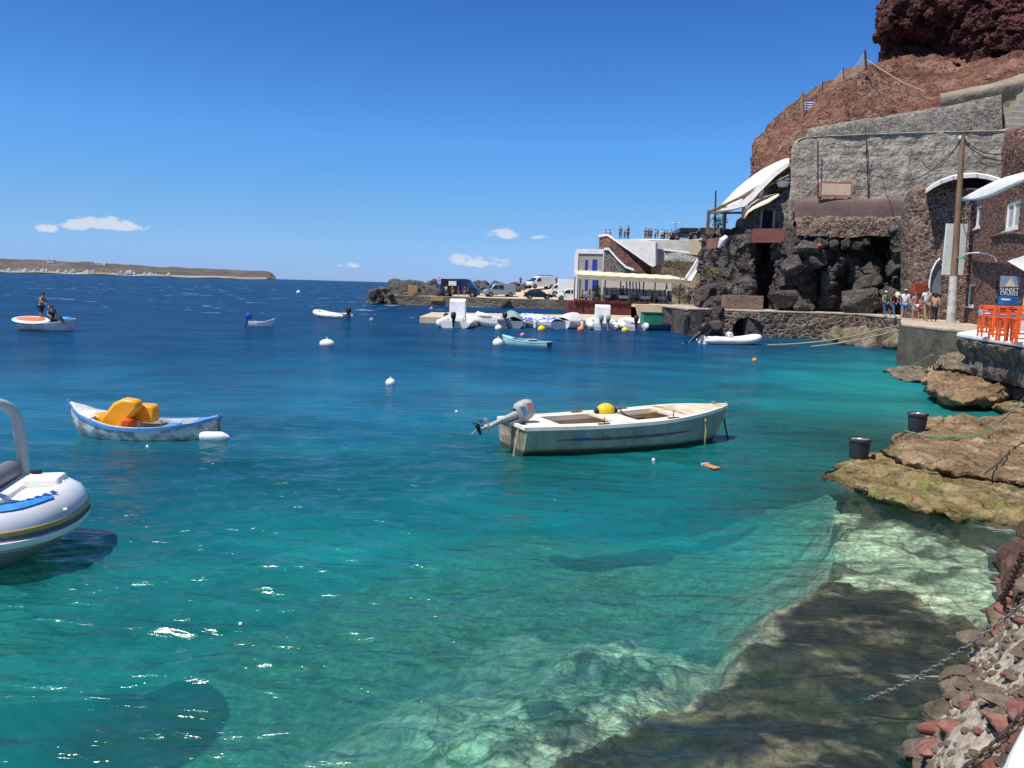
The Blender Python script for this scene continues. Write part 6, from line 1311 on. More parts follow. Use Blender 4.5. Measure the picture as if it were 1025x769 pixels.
# ---- boat with two men far left
def left_boat():
    rt, H = lightboat(50, 331, 3.2, R(-3), 'white and grey boat carrying two men and a round orange edged deck', M('grey_white_hull', (.62, .64, .62), (.45, .47, .46), 3, .6), M('blue_inside', (.10, .30, .50), (.06, .2, .36), 3, .7), .40, 'motor_boat', sheer=.46)
    w = rt.location
    b = thing('paddle_board', 'white oval board with orange panels laid across the stern of the far left boat', 'board', (w.x - .85, w.y - .30, .60), R(-4)); b.rotation_euler = (R(16), R(3), R(-4))
    mb = MB(); mb.ell((0, 0, 0), (1.08, .60, .085), 32, 8); mb.build('rim', m_white, b, smooth=True)
    om = M('orange_panel', (.62, .16, .06), (.50, .11, .04), 4, .6)
    mb = MB(); mb.ell((0, 0, .055), (.85, .42, .05), 28, 6); mb.build('panel', om, b, smooth=True)
    mb = MB(); mb.tube([(-.5, -.3, .09), (.0, .02, .12), (.5, .3, .09)], .035, 6); mb.build('strap', m_cream, b)
    mb = MB(); mb.ell((w.x + .95, w.y, .70), (.42, .28, .12), 16, 8); single('blue_cushion', mb, M('bright_blue_vinyl', (.03, .25, .62), None, 3, .5), 'bright blue cushion on the bow of the far left boat', 'cushion', loc=(w.x + .95, w.y, .70), smooth=True)
    return w
LB = left_boat()
# ---- boats moored at the jetty
JY = 63.0
def jx(px, Y=JY): return D(px, 326, Y).x
def jw(px): return 285.2 + .029 * (px - 470) + 2653 / (63.2 + (px - 440) / 240 * 5.2)
# white rib seen from behind with tall console
def stern_boat(px, L, B, label, con_h=1.6, engm=None, n_eng=1, Y=JY, tall=True):
    root = thing('inflatable_boat', label, 'boat', (jx(px, Y + (px - 440) / 240 * 5), Y + (px - 440) / 240 * 5 + .5, -.02), R(88)); ribboat(root, L, B, .30, m_white, m_white, m_ribgrey, .34, .35, nseg=36)
    if tall:
        mb = MB(); mb.xprism([(-.75, .3), (.35, .3), (.25, con_h * .85), (.05, con_h), (-.65, con_h * .92)], -.62, .62); mb.build('console', m_white, root, bevel=.05)
        mb = MB(); mb.xprism([(.05, con_h * .86), (.27, con_h * .60), (.35, con_h * .6), (.12, con_h * .9)], -.5, .5); mb.build('windscreen', m_glass, root)
        mb = MB(); mb.box((-1.0, 0, .62), (.5, 1.0, .3)); mb.build('seat', m_white, root, bevel=.04)
    for k in range(n_eng): outboard(root, (-L / 2 + .06, (k - (n_eng - 1) / 2) * .55, .66), 1.25, 4, engm)
    return root
stern_boat(458, 6.4, 2.9, 'white inflatable with a tall white console at the left end of the jetty', 2.2)
r_, H_ = lightboat(491, jw(491), 4.6, R(120), 'white motor boat with a raised black engine beside a yellow buoy', m_white, m_ribgrey, .40, 'motor_boat', eng=(30, None), sheer=.7)
lightboat(512, jw(512), 4.4, R(95), 'boat under a grey green tarpaulin tied to the jetty', M('grey_green_hull', (.30, .36, .36), None, 3, .6), dkin, .46, 'covered_boat', (M('grey_green_tarp', (.26, .33, .32), (.18, .24, .24), 2, .8, .4, 8), .75), sheer=.6)
lightboat(540, jw(540), 5.0, R(125), 'motor boat under a blue and white cover with white fenders', m_white, dkin, .42, 'covered_boat', (M('blue_white_cover', (.05, .12, .45), (.66, .68, .72), 1.3, .7, lo=.47, hi=.53), .45), sheer=.62)
lightboat(570, jw(570), 4.6, R(70), 'white motor boat with a white cover near the middle of the jetty', m_white, dkin, .42, 'covered_boat', (m_canvas, .55), sheer=.7)
stern_boat(603, 5.4, 2.6, 'white boat with two grey headed upright engines and tall grey console', 2.0, M('engine_grey', (.25, .27, .30), (.2, .2, .22), 3, .4), 2)
stern_boat(634, 4.6, 2.4, 'white inflatable with a single black engine next to the green boat', 1.0, None, 1, tall=False)
r_, H_ = lightboat(664, jw(664) + 1, 5.2, R(4), 'dark blue hulled boat with a green wheelhouse box', M('navy_hull', (.02, .05, .10), (.03, .06, .10), 3, .6), dkin, .36, 'motor_boat', sheer=.55)
mb = MB(); mb.box((-1.05, 0, .95), (1.7, 1.3, .95), top=.94); mb.build('wheelhouse', M('green_paint', (.02, .20, .11), (.015, .15, .08), 3, .5), r_, bevel=.04)
mb = MB(); mb.box((-1.05, 0, 1.46), (1.75, 1.35, .05)); mb.build('roof_hatch', M('green_dark', (.015, .13, .08), None, 3, .5), r_)
outboard(r_, (1.0, 0, .75), 1.0, 35, None, R(180))
lightboat(689, jw(689), 3.4, R(148), 'small white dinghy pulled against the rocks beside the green boat', m_white, m_ribgrey, .42, 'rowing_boat', sheer=.55)
lightboat(433, 323, 2.6, R(170), 'small black dinghy low in the water left of the jetty', m_black, dkin, .42, 'rowing_boat', eng=(50, None), sheer=.30)
# fenders standing on the moored boats
for x in (524.5, 536, 549, 561, 585, 593): 
    p = D(x, 326, JY - .4); root = thing('fender', 'white cylinder fender hanging between the moored boats', 'fender', (p.x, JY - 1.0 + (x - 440) / 240 * 4.5, .25), group='white fenders along the jetty boats'); mb = MB(); mb.tube([(0, 0, -.22), (0, 0, -.18), (0, 0, .3), (0, 0, .36)], [.06, .12, .12, .05], 10); mb.build('float', m_white, root, smooth=True); mb = MB(); mb.tube([(0, 0, .36), (0, .1, .6)], .015, 5); mb.build('cord', m_rope, root)
# ---- buoys
wp_ = m_white; ye = M('yellow_buoy', (.80, .55, .02), None, 4, .4); rd = M('red_buoy', (.70, .08, .03), None, 4, .4); og = M('orange_buoy', (.85, .25, .03), None, 4, .4); pk = M('pink_buoy', (.65, .20, .25), None, 4, .4)
buoy(327.5, 346, .26, None, 'oval white buoy in open water below the anchored inflatable', mat=wp_, stretch=1.5)
buoy(391, 385, .16, None, 'white buoy between the inflatable and the centre boat', mat=wp_)
buoy(372, 321, .20, None, 'small white topped dark buoy right of the anchored inflatable', mat=M('two_tone', (.55, .55, .55), (.05, .05, .06), 3, .5))
buoy(498.5, 345.5, .30, None, 'white buoy touching the stern of the pale blue dinghy', mat=wp_)
buoy(299, 293.5, .5, None, 'faint white buoy far out beyond the anchored inflatable', mat=wp_)
buoy(432, 310, .25, None, 'pinkish red buoy in the channel before the far quay', mat=pk)
buoy(523, 336.5, .17, None, 'pink buoy just above the pale blue dinghy', mat=pk)
buoy(489, 326, .32, None, 'yellow buoy at the bow of the white boat with black engine', mat=ye)
buoy(499, 330, .28, None, 'white buoy between the yellow buoy and the tarpaulin boat', mat=wp_)
buoy(542, 331, .30, None, 'yellow buoy below the blue and white covered boat', mat=ye)
buoy(581, 331, .26, None, 'red orange buoy left of the twin engine boat', mat=og)
buoy(618.5, 329, .26, None, 'red buoy right of the twin engine boat', mat=rd)
buoy(625.5, 332, .28, None, 'yellow buoy below the single engine inflatable', mat=ye)
buoy(755, 361.5, .12, None, 'small orange buoy in the shallows below the tunnel arch', mat=og)
buoy(241, 625, .018, None, 'tiny white float in the foreground turquoise water', mat=wp_)
buoy(654, 461, .035, None, 'tiny white float under the bow of the centre boat', mat=wp_)
buoy(148, 447.5, .03, None, 'tiny white float below the rowing boat', mat=wp_)
buoy(457, 412.5, .035, None, 'tiny white float left of the tilted outboard', mat=wp_)
p = P(712, 468, 0); root = thing('driftwood', 'flat orange brown plank fragment floating near the centre boat bow', 'plank', (p.x, p.y, .02), R(-60)); mb = MB(); mb.box((0, 0, 0), (.34, .15, .03)); mb.build('board', M('plank_orange', (.60, .24, .09), (.42, .16, .06), 6, .7), root, bevel=.006); mb = MB(); mb.box((-.17, .0, .01), (.06, .18, .045)); mb.build('batten', m_sandc, root, bevel=.006)
# ---- mooring ropes near the shore
def rope(label, pts, r=.02, mat=None, name='mooring_rope'):
    A_ = cr(np.array([tuple(p) for p in pts]), np.linspace(0, len(pts) - 1, 40)); mb = MB(); mb.tube([tuple(p) for p in A_], r, 6); return single(name, mb, mat or m_rope, label, 'rope', loc=A_[0], smooth=True)
rope('pale rope running from the tunnel inflatable to the foreshore rocks', [D(768, 345.5, 50), D(800, 344, 50), D(835, 340, 50), D(870, 333, 50), D(899, 326, 45)], .045)
rope('second pale rope lying low over the water to the foreshore', [D(812, 347, 49), D(840, 343.5, 49), D(872, 337.5, 48), D(900, 331, 45)], .045)
rope('pale rope stretched from the water to the pale undercut rock', [P(905, 369, 0), D(918, 364, 36), D(932, 355, 31)], .03)
rope('thin second rope beside the undercut rock', [P(912, 370, 0), D(925, 363, 36), D(934, 356, 31)], .022)
gr_ = M('green_rope', (.06, .34, .20), (.04, .24, .14), 20, .8)
rope('green rope curving over the upper ledge from the farther bucket', [P(905, 431, .33), P(925, 436, .34), P(950, 437.5, .35), P(975, 436, .40), D(995, 427, 18), D(1012, 412, 17.4), D(1028, 394, 17), D(1050, 365, 16.5)], .011, gr_)
rope('thin white line slanting over the upper ledge', [D(986, 430, 18.6), D(1005, 418, 18), D(1030, 400, 17.5)], .010)
rope('black hose lying on the grey slab beside the ledge', [P(985, 474, .32), P(1000, 463, .34), P(1015, 448, .35), P(1040, 436, .4)], .012, m_rubber)
# ---- chains
def chain(name, label, a, b, sag, link, r, mat):
    a = Vector(a); b = Vector(b); n = int((a - b).length / (link * 1.30)); pts = wire(a, b, sag, n); mb = MB()
    for i in range(n):
        c = (pts[i] + pts[i + 1]) / 2; d = (pts[i + 1] - pts[i]).normalized(); s_ = d.cross(Vector((0, 0, 1))).normalized(); u = s_.cross(d)
        if i % 2: s_, u = u, s_
        ring = []
        for q in np.linspace(0, 2 * math.pi, 13)[:-1]:
            x = math.cos(q); y = math.sin(q); ring.append(c + d * (link * (.85 * x)) + s_ * (link * .46 * y))
        mb.tube(ring, r, 5, True)
    return single(name, mb, mat, label, 'chain', loc=a, smooth=True)
ch1 = M('galvanised_chain', (.20, .19, .17), (.10, .08, .07), 30, .5, metal=.5); ch2 = M('dark_chain', (.05, .042, .036), (.09, .05, .03), 30, .55, metal=.4)
chain('chain', 'long pale galvanised chain slanting down into the water over the shelf', P(1032, 596, 1.15), P(862, 702, -.05), .10, .034, .0065, ch1)
chain('chain', 'heavy dark chain lying on the masonry beside the white parapet', D(1034, 706, 2.75), D(950, 782, 2.75), .02, .030, .0068, ch2)
chain('chain', 'short dark chain hanging down the rock shoulder at the right edge', P(1024, 553, 1.2), P(996, 606, .15), .08, .05, .010, ch2)
# ---- buckets
def bucket(px, py, z, label, h=.40, r=.20):
    p = P(px, py, z); root = thing('bucket', label, 'bucket', (p.x, p.y, z))
    bm_ = M('dark_bucket', (.03, .036, .036), (.02, .025, .026), 5, .45)
    mb = MB(); mb.lathe([(0, 0), (r * .86, 0), (r * .88, .02), (r, h * .86)], n=28); mb.build('body', bm_, root, smooth=True)
    mb = MB(); mb.lathe([(r, h * .86), (r * 1.09, h * .865), (r * 1.10, h * .95), (r * 1.08, h), (r * .98, h * 1.0), (r * .97, h * .90), (0, h * .90)], n=28); mb.build('rim', bm_, root, smooth=40)
    mb = MB(); mb.lathe([(r * .97, h * .93), (r * .9, h * .955), (0, h * .95)], n=28); mb.build('lid', M('grey_lid', (.22, .25, .24), (.14, .16, .16), 5, .6), root, smooth=True)
    mb = MB(); mb.tube([(r * 1.1 * math.cos(q), r * 1.1 * math.sin(q), h * .85 - .10 * math.sin(q * 1)) for q in np.linspace(math.pi, 2 * math.pi, 14)], .008, 5); mb.build('handle', m_metal, root)
bucket(859, 458.5, .10, 'dark covered bucket on the tip of the lower mossy ledge'); bucket(917, 431.5, .26, 'dark covered bucket on the upper ochre ledge', .42, .205)
# ------------------------------------------------------------------ people
def skin_mesh(chains, sub=1, name='body'):
    """chains: list of (joints {name:(xyz,(rx,ry))}, edges)"""
    J, E = chains; names = list(J); idx = {n: i for i, n in enumerate(names)}
    me = bpy.data.meshes.new('tmp'); me.from_pydata([J[n][0] for n in names], [(idx[a], idx[b]) for a, b in E], []); me.update()
    o = bpy.data.objects.new('tmp', me); C.objects.link(o); o.modifiers.new('sk', 'SKIN')
    if not me.skin_vertices:
        bm = bmesh.new(); bm.from_mesh(me); bm.verts.layers.skin.verify(); bm.to_mesh(me); bm.free()
    sv = me.skin_vertices[0].data
    for i, n in enumerate(names): r = J[n][1]; sv[i].radius = r if isinstance(r, tuple) else (r, r); sv[i].use_root = (i == 0)
    if sub: s = o.modifiers.new('ss', 'SUBSURF'); s.levels = s.render_levels = sub
    bpy.context.view_layer.update(); ev = o.evaluated_get(bpy.context.evaluated_depsgraph_get()); r = bpy.data.meshes.new_from_object(ev); r.name = name; bpy.data.objects.remove(o); bpy.data.meshes.remove(me)
    r.polygons.foreach_set('use_smooth', [True] * len(r.polygons)); return r
def pose(kind='stand', h=1.75, fem=False, seed=0):
    k = h / 1.75; sw = .155 if fem else .18; g = random.Random(seed); J = {}
    def s(n, x, y, z, r): J[n] = ((x * k, y * k, z * k), tuple(q * k for q in r) if isinstance(r, tuple) else r * k)
    lean = 0; base = 0
    if kind == 'sit': base = -.47
    ln = {'lean': -.16, 'sit': -.03}.get(kind, 0)
    s('pelvis', 0, 0, .96 + base, (.145, .105)); s('waist', 0, ln * .3, 1.10 + base, (.125 if not fem else .11, .09)); s('chest', 0, ln * .75, 1.32 + base, (.155, .105)); s('neckb', 0, ln * 1.05 + .005, 1.47 + base, (.065, .06)); s('neck', 0, ln * 1.2 - .005, 1.53 + base, (.05, .052)); s('head', 0, ln * 1.3 - .02, 1.625 + base, (.072, .088)); s('crown', 0, ln * 1.3 - .012, 1.70 + base, (.055, .066))
    arms = {'stand': [((.235, .02, 1.17), (.25, -.05, .93)), ((.235, .02, 1.17), (.24, -.06, .93))], 'walk': [((.235, .09, 1.18), (.24, .06, .95)), ((.23, -.06, 1.17), (.235, -.24, .99))],
            'sit': [((.25, -.06, 1.19), (.16, -.28, 1.12)), ((.25, -.04, 1.18), (.18, -.25, 1.10))], 'lean': [((.25, -.33, 1.18), (.10, -.56, 1.08)), ((.25, -.30, 1.05), (.05, -.52, .88))],
            'hip': [((.32, .06, 1.2), (.17, -.06, 1.02)), ((.235, .02, 1.17), (.24, -.08, .94))], 'wave': [((.30, -.05, 1.24), (.36, -.2, 1.08)), ((.23, .02, 1.17), (.23, -.1, .95))]}[kind]
    for sd_, (e, w) in zip((-1, 1), arms):
        n = 'L' if sd_ < 0 else 'R'; b2 = base
        s('sh' + n, sd_ * sw, ln * .95, 1.43 + base, .058); s('el' + n, sd_ * e[0], e[1], e[2] + b2, .040); s('wr' + n, sd_ * w[0], w[1], w[2] + b2, .026)
        d = Vector((sd_ * (w[0] - e[0]), w[1] - e[1], w[2] - e[2])).normalized() * .075; s('pa' + n, sd_ * w[0] + d.x, w[1] + d.y, w[2] + b2 + d.z, (.034, .020))
    if kind == 'sit': legs = [((.11, -.44, .50), (.12, -.46, .09)), ((.11, -.43, .50), (.13, -.38, .09))]
    elif kind in ('walk', 'wave'): legs = [((.095, -.10, .51), (.095, -.22, .09)), ((.095, .00, .50), (.095, .25, .12))]
    elif kind == 'lean': legs = [((.12, -.10, .51), (.13, -.12, .09)), ((.12, .06, .50), (.13, .20, .09))]
    else: legs = [((.10, -.02, .51), (.11, .0, .09)), ((.10, -.01, .51), (.12, .04, .09))]
    for sd_, (kn, an) in zip((-1, 1), legs):
        n = 'L' if sd_ < 0 else 'R'; s('hi' + n, sd_ * .095, 0, .90 + base, .088 if not fem else .092); s('kn' + n, sd_ * kn[0], kn[1], kn[2], .056); s('ca' + n, sd_ * (kn[0] + an[0]) / 2, kn[1] * .6 + an[1] * .4 + .02, kn[2] * .62 + an[2] * .38, .052); s('an' + n, sd_ * an[0], an[1], an[2], .036); s('to' + n, sd_ * an[0] * 1.1, an[1] - .15, an[2] - .05, (.042, .028))
    return J, k
def person(label, loc, rz=0, kind='stand', h=1.75, skin=(.42, .24, .16), top=None, legs=None, leg_len='long', hair=(.03, .02, .015), hat=None, group=None, fem=False, dress=None, detail=False, sleeves=True, bag=None):
    J, k = pose(kind, h, fem); E = [('pelvis', 'waist'), ('waist', 'chest'), ('chest', 'neckb'), ('neckb', 'neck'), ('neck', 'head'), ('head', 'crown')]
    for n in 'LR': E += [('chest', 'sh' + n), ('sh' + n, 'el' + n), ('el' + n, 'wr' + n), ('wr' + n, 'pa' + n), ('pelvis', 'hi' + n), ('hi' + n, 'kn' + n), ('kn' + n, 'ca' + n), ('ca' + n, 'an' + n), ('an' + n, 'to' + n)]
    key = ('body', kind, h, fem, detail)
    if key not in PC:
        me = skin_mesh((J, E), 1)
        mb = MB()   # fingers, nose and ears joined to the body mesh
        for n, sd_ in (('L', -1), ('R', 1)):
            a = Vector(J['wr' + n][0]); b = Vector(J['pa' + n][0]); d = (b - a).normalized(); s_ = d.cross(Vector((sd_, 0, .2))).normalized()
            if s_.y > 0: s_ = -s_
            for q in range(4):
                o_ = s_ * ((q - 1.5) * .017 * k); l = (.070, .080, .075, .058)[q] * k; c = Vector((-sd_ * .010, -.004, 0))
                mb.tube([b + o_ - d * .01, b + o_ + d * l * .5, b + o_ + d * l * .8 + c, b + o_ + d * l + c * 2.2], [.0095 * k, .009 * k, .008 * k, .005 * k], 6)
            mb.tube([a + d * .02 + s_ * .01, a + d * .045 + s_ * .035 * k, a + d * .085 + s_ * .045 * k], [.012 * k, .011 * k, .006 * k], 6)
        hd = Vector(J['head'][0]); mb.tube([hd + Vector((0, -.078, .022)) * k, hd + Vector((0, -.098, -.008)) * k, hd + Vector((0, -.088, -.018)) * k], [.008 * k, .014 * k, .008 * k], 6)
        for sd_ in (-1, 1): mb.ell(hd + Vector((sd_ * .078, .005, .0)) * k, (.012 * k, .02 * k, .03 * k), 8, 6)
        mb.tube([hd + Vector((-.03, -.08, -.045)) * k, hd + Vector((0, -.088, -.047)) * k, hd + Vector((.03, -.08, -.045)) * k], .006 * k, 5)
        bm = bmesh.new(); bm.from_mesh(me); t2 = mb.mesh('t', True); bm.from_mesh(t2); bm.to_mesh(me); bm.free(); me.polygons.foreach_set('use_smooth', [True] * len(me.polygons)); me.materials.append(PM('skin', skin)); PC[key] = me
    root = thing('person', label, 'person', loc, rz, group)
    def add(name, me, mat):
        o = bpy.data.objects.new(name, me); C.objects.link(o); o.parent = root; 
        if not me.materials: me.materials.append(mat)
        o.material_slots[0].link = 'OBJECT'; o.material_slots[0].material = mat; return o
    add('body', PC[key], PM('skin', skin))
    def grow(names, extra, scale=1.):
        return {n: (J[n][0], tuple(q * scale + extra for q in (J[n][1] if isinstance(J[n][1], tuple) else (J[n][1],) * 2))) for n in names}
    if top is not None:
        kk = ('top', kind, h, fem, sleeves)
        if kk not in PC:
            G = grow(['pelvis', 'waist', 'chest', 'neckb'], .017 * k); G['neckb'] = ((G['neckb'][0][0], G['neckb'][0][1], G['neckb'][0][2] - .03), (.075 * k, .07 * k)); EE = [('pelvis', 'waist'), ('waist', 'chest'), ('chest', 'neckb')]
            for n in 'LR':
                G.update(grow(['sh' + n], .016 * k)); a = Vector(J['sh' + n][0]); b = Vector(J['el' + n][0]); f = .62 if sleeves else .12; G['e' + n] = (tuple(a.lerp(b, f)), (.056 * k,) * 2); EE += [('chest', 'sh' + n), ('sh' + n, 'e' + n)]
            PC[kk] = skin_mesh((G, EE), 1, 'shirt')
        add('shirt', PC[kk], PM('cloth', top))
    if legs is not None:
        kk = ('legs', kind, h, fem, leg_len)
        if kk not in PC:
            G = grow(['pelvis'], .020 * k); EE = []
            for n in 'LR':
                G.update(grow(['hi' + n], .020 * k)); EE += [('pelvis', 'hi' + n)]
                if leg_len == 'long': G.update(grow(['kn' + n, 'ca' + n], .02 * k)); G['an' + n] = (J['an' + n][0], (.055 * k,) * 2); EE += [('hi' + n, 'kn' + n), ('kn' + n, 'ca' + n), ('ca' + n, 'an' + n)]
                else: a = Vector(J['hi' + n][0]); b = Vector(J['kn' + n][0]); G['k' + n] = (tuple(a.lerp(b, .9)), (.080 * k,) * 2); EE += [('hi' + n, 'k' + n)]
            PC[kk] = skin_mesh((G, EE), 1, 'trousers')
        add('trousers' if leg_len == 'long' else 'shorts', PC[kk], PM('cloth', legs))
    hd = Vector(J['head'][0])
    if hair is not None:
        mb = MB(); mb.ell(hd + Vector((0, .018, .035)) * k, (.092 * k, .100 * k, .092 * k), 14, 10)
        if fem: mb.tube([hd + Vector((0, .07, .03)) * k, hd + Vector((0, .09, -.10)) * k, hd + Vector((0, .08, -.20)) * k], [.08 * k, .07 * k, .03 * k], 8)
        mb.build('hair', PM('hair', hair), root, smooth=True)
    if detail:
        for sd_ in (-1, 1):
            mb = MB(); mb.ell(hd + Vector((sd_ * .03, -.080, .012)) * k, (.011 * k, .006 * k, .006 * k), 6, 5); mb.build('eye', m_black, root)
    if hat:
        c = hd + Vector((0, .0, .075)) * k; mb = MB()
        if hat[1] == 'brim': mb.lathe([(.23 * k, -.02), (.225 * k, -.005), (.11 * k, .01), (.105 * k, .09), (.06 * k, .11), (0, .11)], c, 18)
        else: mb.lathe([(.102 * k, -.02), (.10 * k, .04), (.06 * k, .075), (0, .08)], c, 14); mb.box(tuple(c + Vector((0, -.12, -.005)) * k), (.14 * k, .10 * k, .012))
        mb.build('hat', PM('hat', hat[0]), root, smooth=40)
    if bag:
        mb = MB(); mb.box((0, .17 * k, 1.28 * k), (.28, .14, .40), top=.85); mb.build('backpack', PM('bag', bag), root, bevel=.04)
    return root
PC = {}; PMc = {}
def PM(kind, col):
    kk = (kind, col)
    if kk not in PMc: PMc[kk] = M(kind + '_fabric' if kind != 'skin' else 'skin', col, tuple(c * .75 for c in col), 6, .75 if kind != 'skin' else .5)
    return PMc[kk]
sk = (.44, .25, .17)
def pp_(px, py, z): p = P(px, py, z); return (p.x, p.y, z)
zp = 2.0
person('woman in bright green top and blue jeans with a white cap, leftmost walker', pp_(884.5, 316.5, zp), R(20), 'wave', 1.66, sk, (.03, .38, .20), (.07, .14, .28), fem=True, hat=((.75, .73, .70), 'cap'), detail=True)
person('person in dark top and jeans holding a round white straw hat', pp_(893, 317.5, zp), R(35), 'walk', 1.66, sk, (.10, .035, .03), (.08, .15, .28), hat=None, detail=True)
p = pp_(893, 317.5, zp); mb = MB(); mb.lathe([(.24, 0), (.23, .015), (.11, .03), (.10, .11), (.0, .13)], (0, 0, 0), 20); o = single('straw_hat', mb, M('white_straw', (.76, .70, .55), None, 10, .8), 'round white straw hat held by the person in the dark top', 'hat', smooth=40); o.location = (p[0] + .1, p[1] - .32, 3.42); o.rotation_euler = (R(70), 0, R(20))
person('person in white shirt and bright blue shorts wearing a straw cap', pp_(904, 320.3, 1.99), R(-30), 'walk', 1.76, sk, (.70, .68, .66), (.10, .24, .55), leg_len='short', hat=((.45, .36, .16), 'cap'), detail=True, bag=(.03, .035, .05))
person('woman in pink top and white shorts behind the tall man', pp_(914, 320.6, 2.0), R(15), 'stand', 1.62, sk, (.55, .22, .20), (.66, .64, .60), leg_len='short', fem=True, hair=(.20, .10, .05), detail=True)
person('small person in red shorts half hidden beside the tall man', pp_(919, 320.2, 2.0), R(0), 'walk', 1.35, sk, (.50, .20, .16), (.45, .05, .05), leg_len='short', detail=True)
person('tall man in pale shirt and khaki trousers walking on the path', pp_(925, 322.0, 1.99), R(10), 'walk', 1.88, (.36, .20, .13), (.72, .72, .74), (.30, .24, .13), detail=True)
person('person in black trousers and orange strap top, rightmost walker on the path', pp_(934, 322.5, 1.99), R(150), 'walk', 1.62, sk, (.58, .30, .20), (.018, .02, .03), fem=True, sleeves=False, detail=True)
# men in the far left boat
w = LB
person('shirtless man in navy shorts standing with an oar on the far left boat', (w.x - .50, w.y + .1, .45), R(75), 'lean', 1.72, (.40, .21, .13), None, (.02, .05, .15), leg_len='short', detail=True)
person('man in black vest sitting low at the bow of the far left boat', (w.x + .18, w.y, .22), R(40), 'sit', 1.70, (.42, .24, .16), (.02, .02, .022), (.03, .03, .04), sleeves=False, detail=True)
mb = MB(); mb.tube([(w.x - .1, w.y - .05, 1.75), (w.x + .45, w.y - .3, 1.15), (w.x + .98, w.y - .5, .62)], .022, 6); q0 = (w.x, w.y, 1.4)
root = thing('oar', 'dark oar held by the standing man on the far left boat', 'oar', q0); mb.build('shaft', m_black, root, world=True); mb = MB(); mb.slab([(w.x + .85, w.y - .42, .82), (w.x + 1.00, w.y - .50, .50), (w.x + 1.20, w.y - .50, .52), (w.x + .98, w.y - .44, .86)], .03); mb.build('blade', m_black, root, world=True)
# ------------------------------------------------------------------ vehicles
def wheel(x, y, r, root):
    mb = MB(); s_ = 1 if y > 0 else -1; mb.tube([(x, y - s_ * .10, r), (x, y - s_ * .085, r), (x, y + s_ * .085, r), (x, y + s_ * .10, r)], [r * .88, r, r, r * .88], 22); w = mb.build('wheel', m_rubber, root, smooth=40)
    mb = MB(); mb.tube([(x, y + s_ * .08, r), (x, y + s_ * .108, r)], [r * .62, r * .56], 16); mb.build('rim', m_metal, w, smooth=40)
def vehicle(label, cat, loc, rz, prof, width, body, wins, front, wh, top_in=.14, name='parked_van', lights=((0, 0, 0),), handle=True, bumper=.45):
    """profile along x (front at +x)"""
    root = thing(name, label, cat, loc, rz); mb = MB(); mb.xprism(prof, -width / 2, width / 2, top_in); b = mb.build('body', body, root, smooth=30, bevel=.05)
    zl = min(p[1] for p in prof); zh = max(p[1] for p in prof)
    def yat(z): return width / 2 - top_in * max(0, (z - zl) / (zh - zl) - .45) / .55
    for w_ in wins:
        for sd_ in (-1, 1):
            mb = MB(); pts = [(x, sd_ * (yat(z) + .008), z) for x, z in w_]; mb.slab(pts, .012 * -sd_); mb.build('side_window', m_glass, root)
    (xa, za), (xb, zb) = front
    mb = MB(); o_ = Vector((zb - za, 0, xa - xb)).normalized() * .012; ya = yat(za) - .10; yb = yat(zb) - .12
    q = [Vector((xa, -ya, za)) + o_, Vector((xa, ya, za)) + o_, Vector((xb, yb, zb)) + o_, Vector((xb, -yb, zb)) + o_]; mb.slab(q, .012); mb.build('windscreen', m_glass, root)
    for x, r in wh:
        for sd_ in (-1, 1):
            mb = MB(); mb.tube([(x, sd_ * (width / 2 - .20), r), (x, sd_ * (width / 2 + .004), r)], [r * 1.17, r * 1.17], 20); mb.build('wheel_arch', m_dark, root); wheel(x, sd_ * (width / 2 - .06), r, root)
    xf = max(p[0] for p in prof); xr = min(p[0] for p in prof)
    mb = MB(); mb.box((xf - .02, 0, bumper), (.16, width * .92, .22)); mb.build('bumper', m_black if cat == 'van' else body, root, bevel=.03)
    mb = MB(); mb.box((xr + .02, 0, bumper), (.14, width * .92, .20)); mb.build('bumper', m_black, root, bevel=.03)
    for sd_ in (-1, 1):
        mb = MB(); mb.box((xf - .10, sd_ * width * .38, bumper + .30), (.20, .30, .17)); mb.build('headlight', M('lamp_glass', (.6, .62, .64), None, 3, .15), root, bevel=.03)
        mb = MB(); mb.box((xr + .02, sd_ * width * .45, bumper + .45), (.06, .12, .34)); mb.build('tail_light', M('red_lens', (.4, .015, .01), None, 3, .3), root)
        mb = MB(); mb.box((xa - .15, sd_ * (width / 2 + .10), za + .12), (.10, .18, .20)); mb.build('mirror', m_black, root, bevel=.02)
    mb = MB(); mb.box((xf + .065, 0, bumper), (.01, .50, .11)); mb.build('number_plate', m_white, root)
    return root
vanp = [(-2.45, .35), (2.35, .35), (2.42, .55), (2.38, .95), (2.20, 1.10), (1.55, 1.28), (1.05, 1.85), (.75, 2.02), (-.2, 2.10), (-2.1, 2.08), (-2.40, 1.95), (-2.48, 1.1)]
vw = [[(1.32, 1.22), (1.02, 1.74), (.45, 1.80), (.45, 1.22)]]
def vloc(px, py, Y): 
    p = D(px, py, Y); return (p.x, Y, road_z(p.x, Y))
sil = M('silver_blue_paint', (.30, .36, .42), (.27, .33, .38), 3, .3, metal=.2); whp = M('white_car_paint', (.80, .80, .80), None, 3, .3); nav = M('navy_paint', (.012, .028, .09), (.01, .022, .07), 3, .3); dk2 = M('black_car_paint', (.012, .015, .03), None, 3, .22)
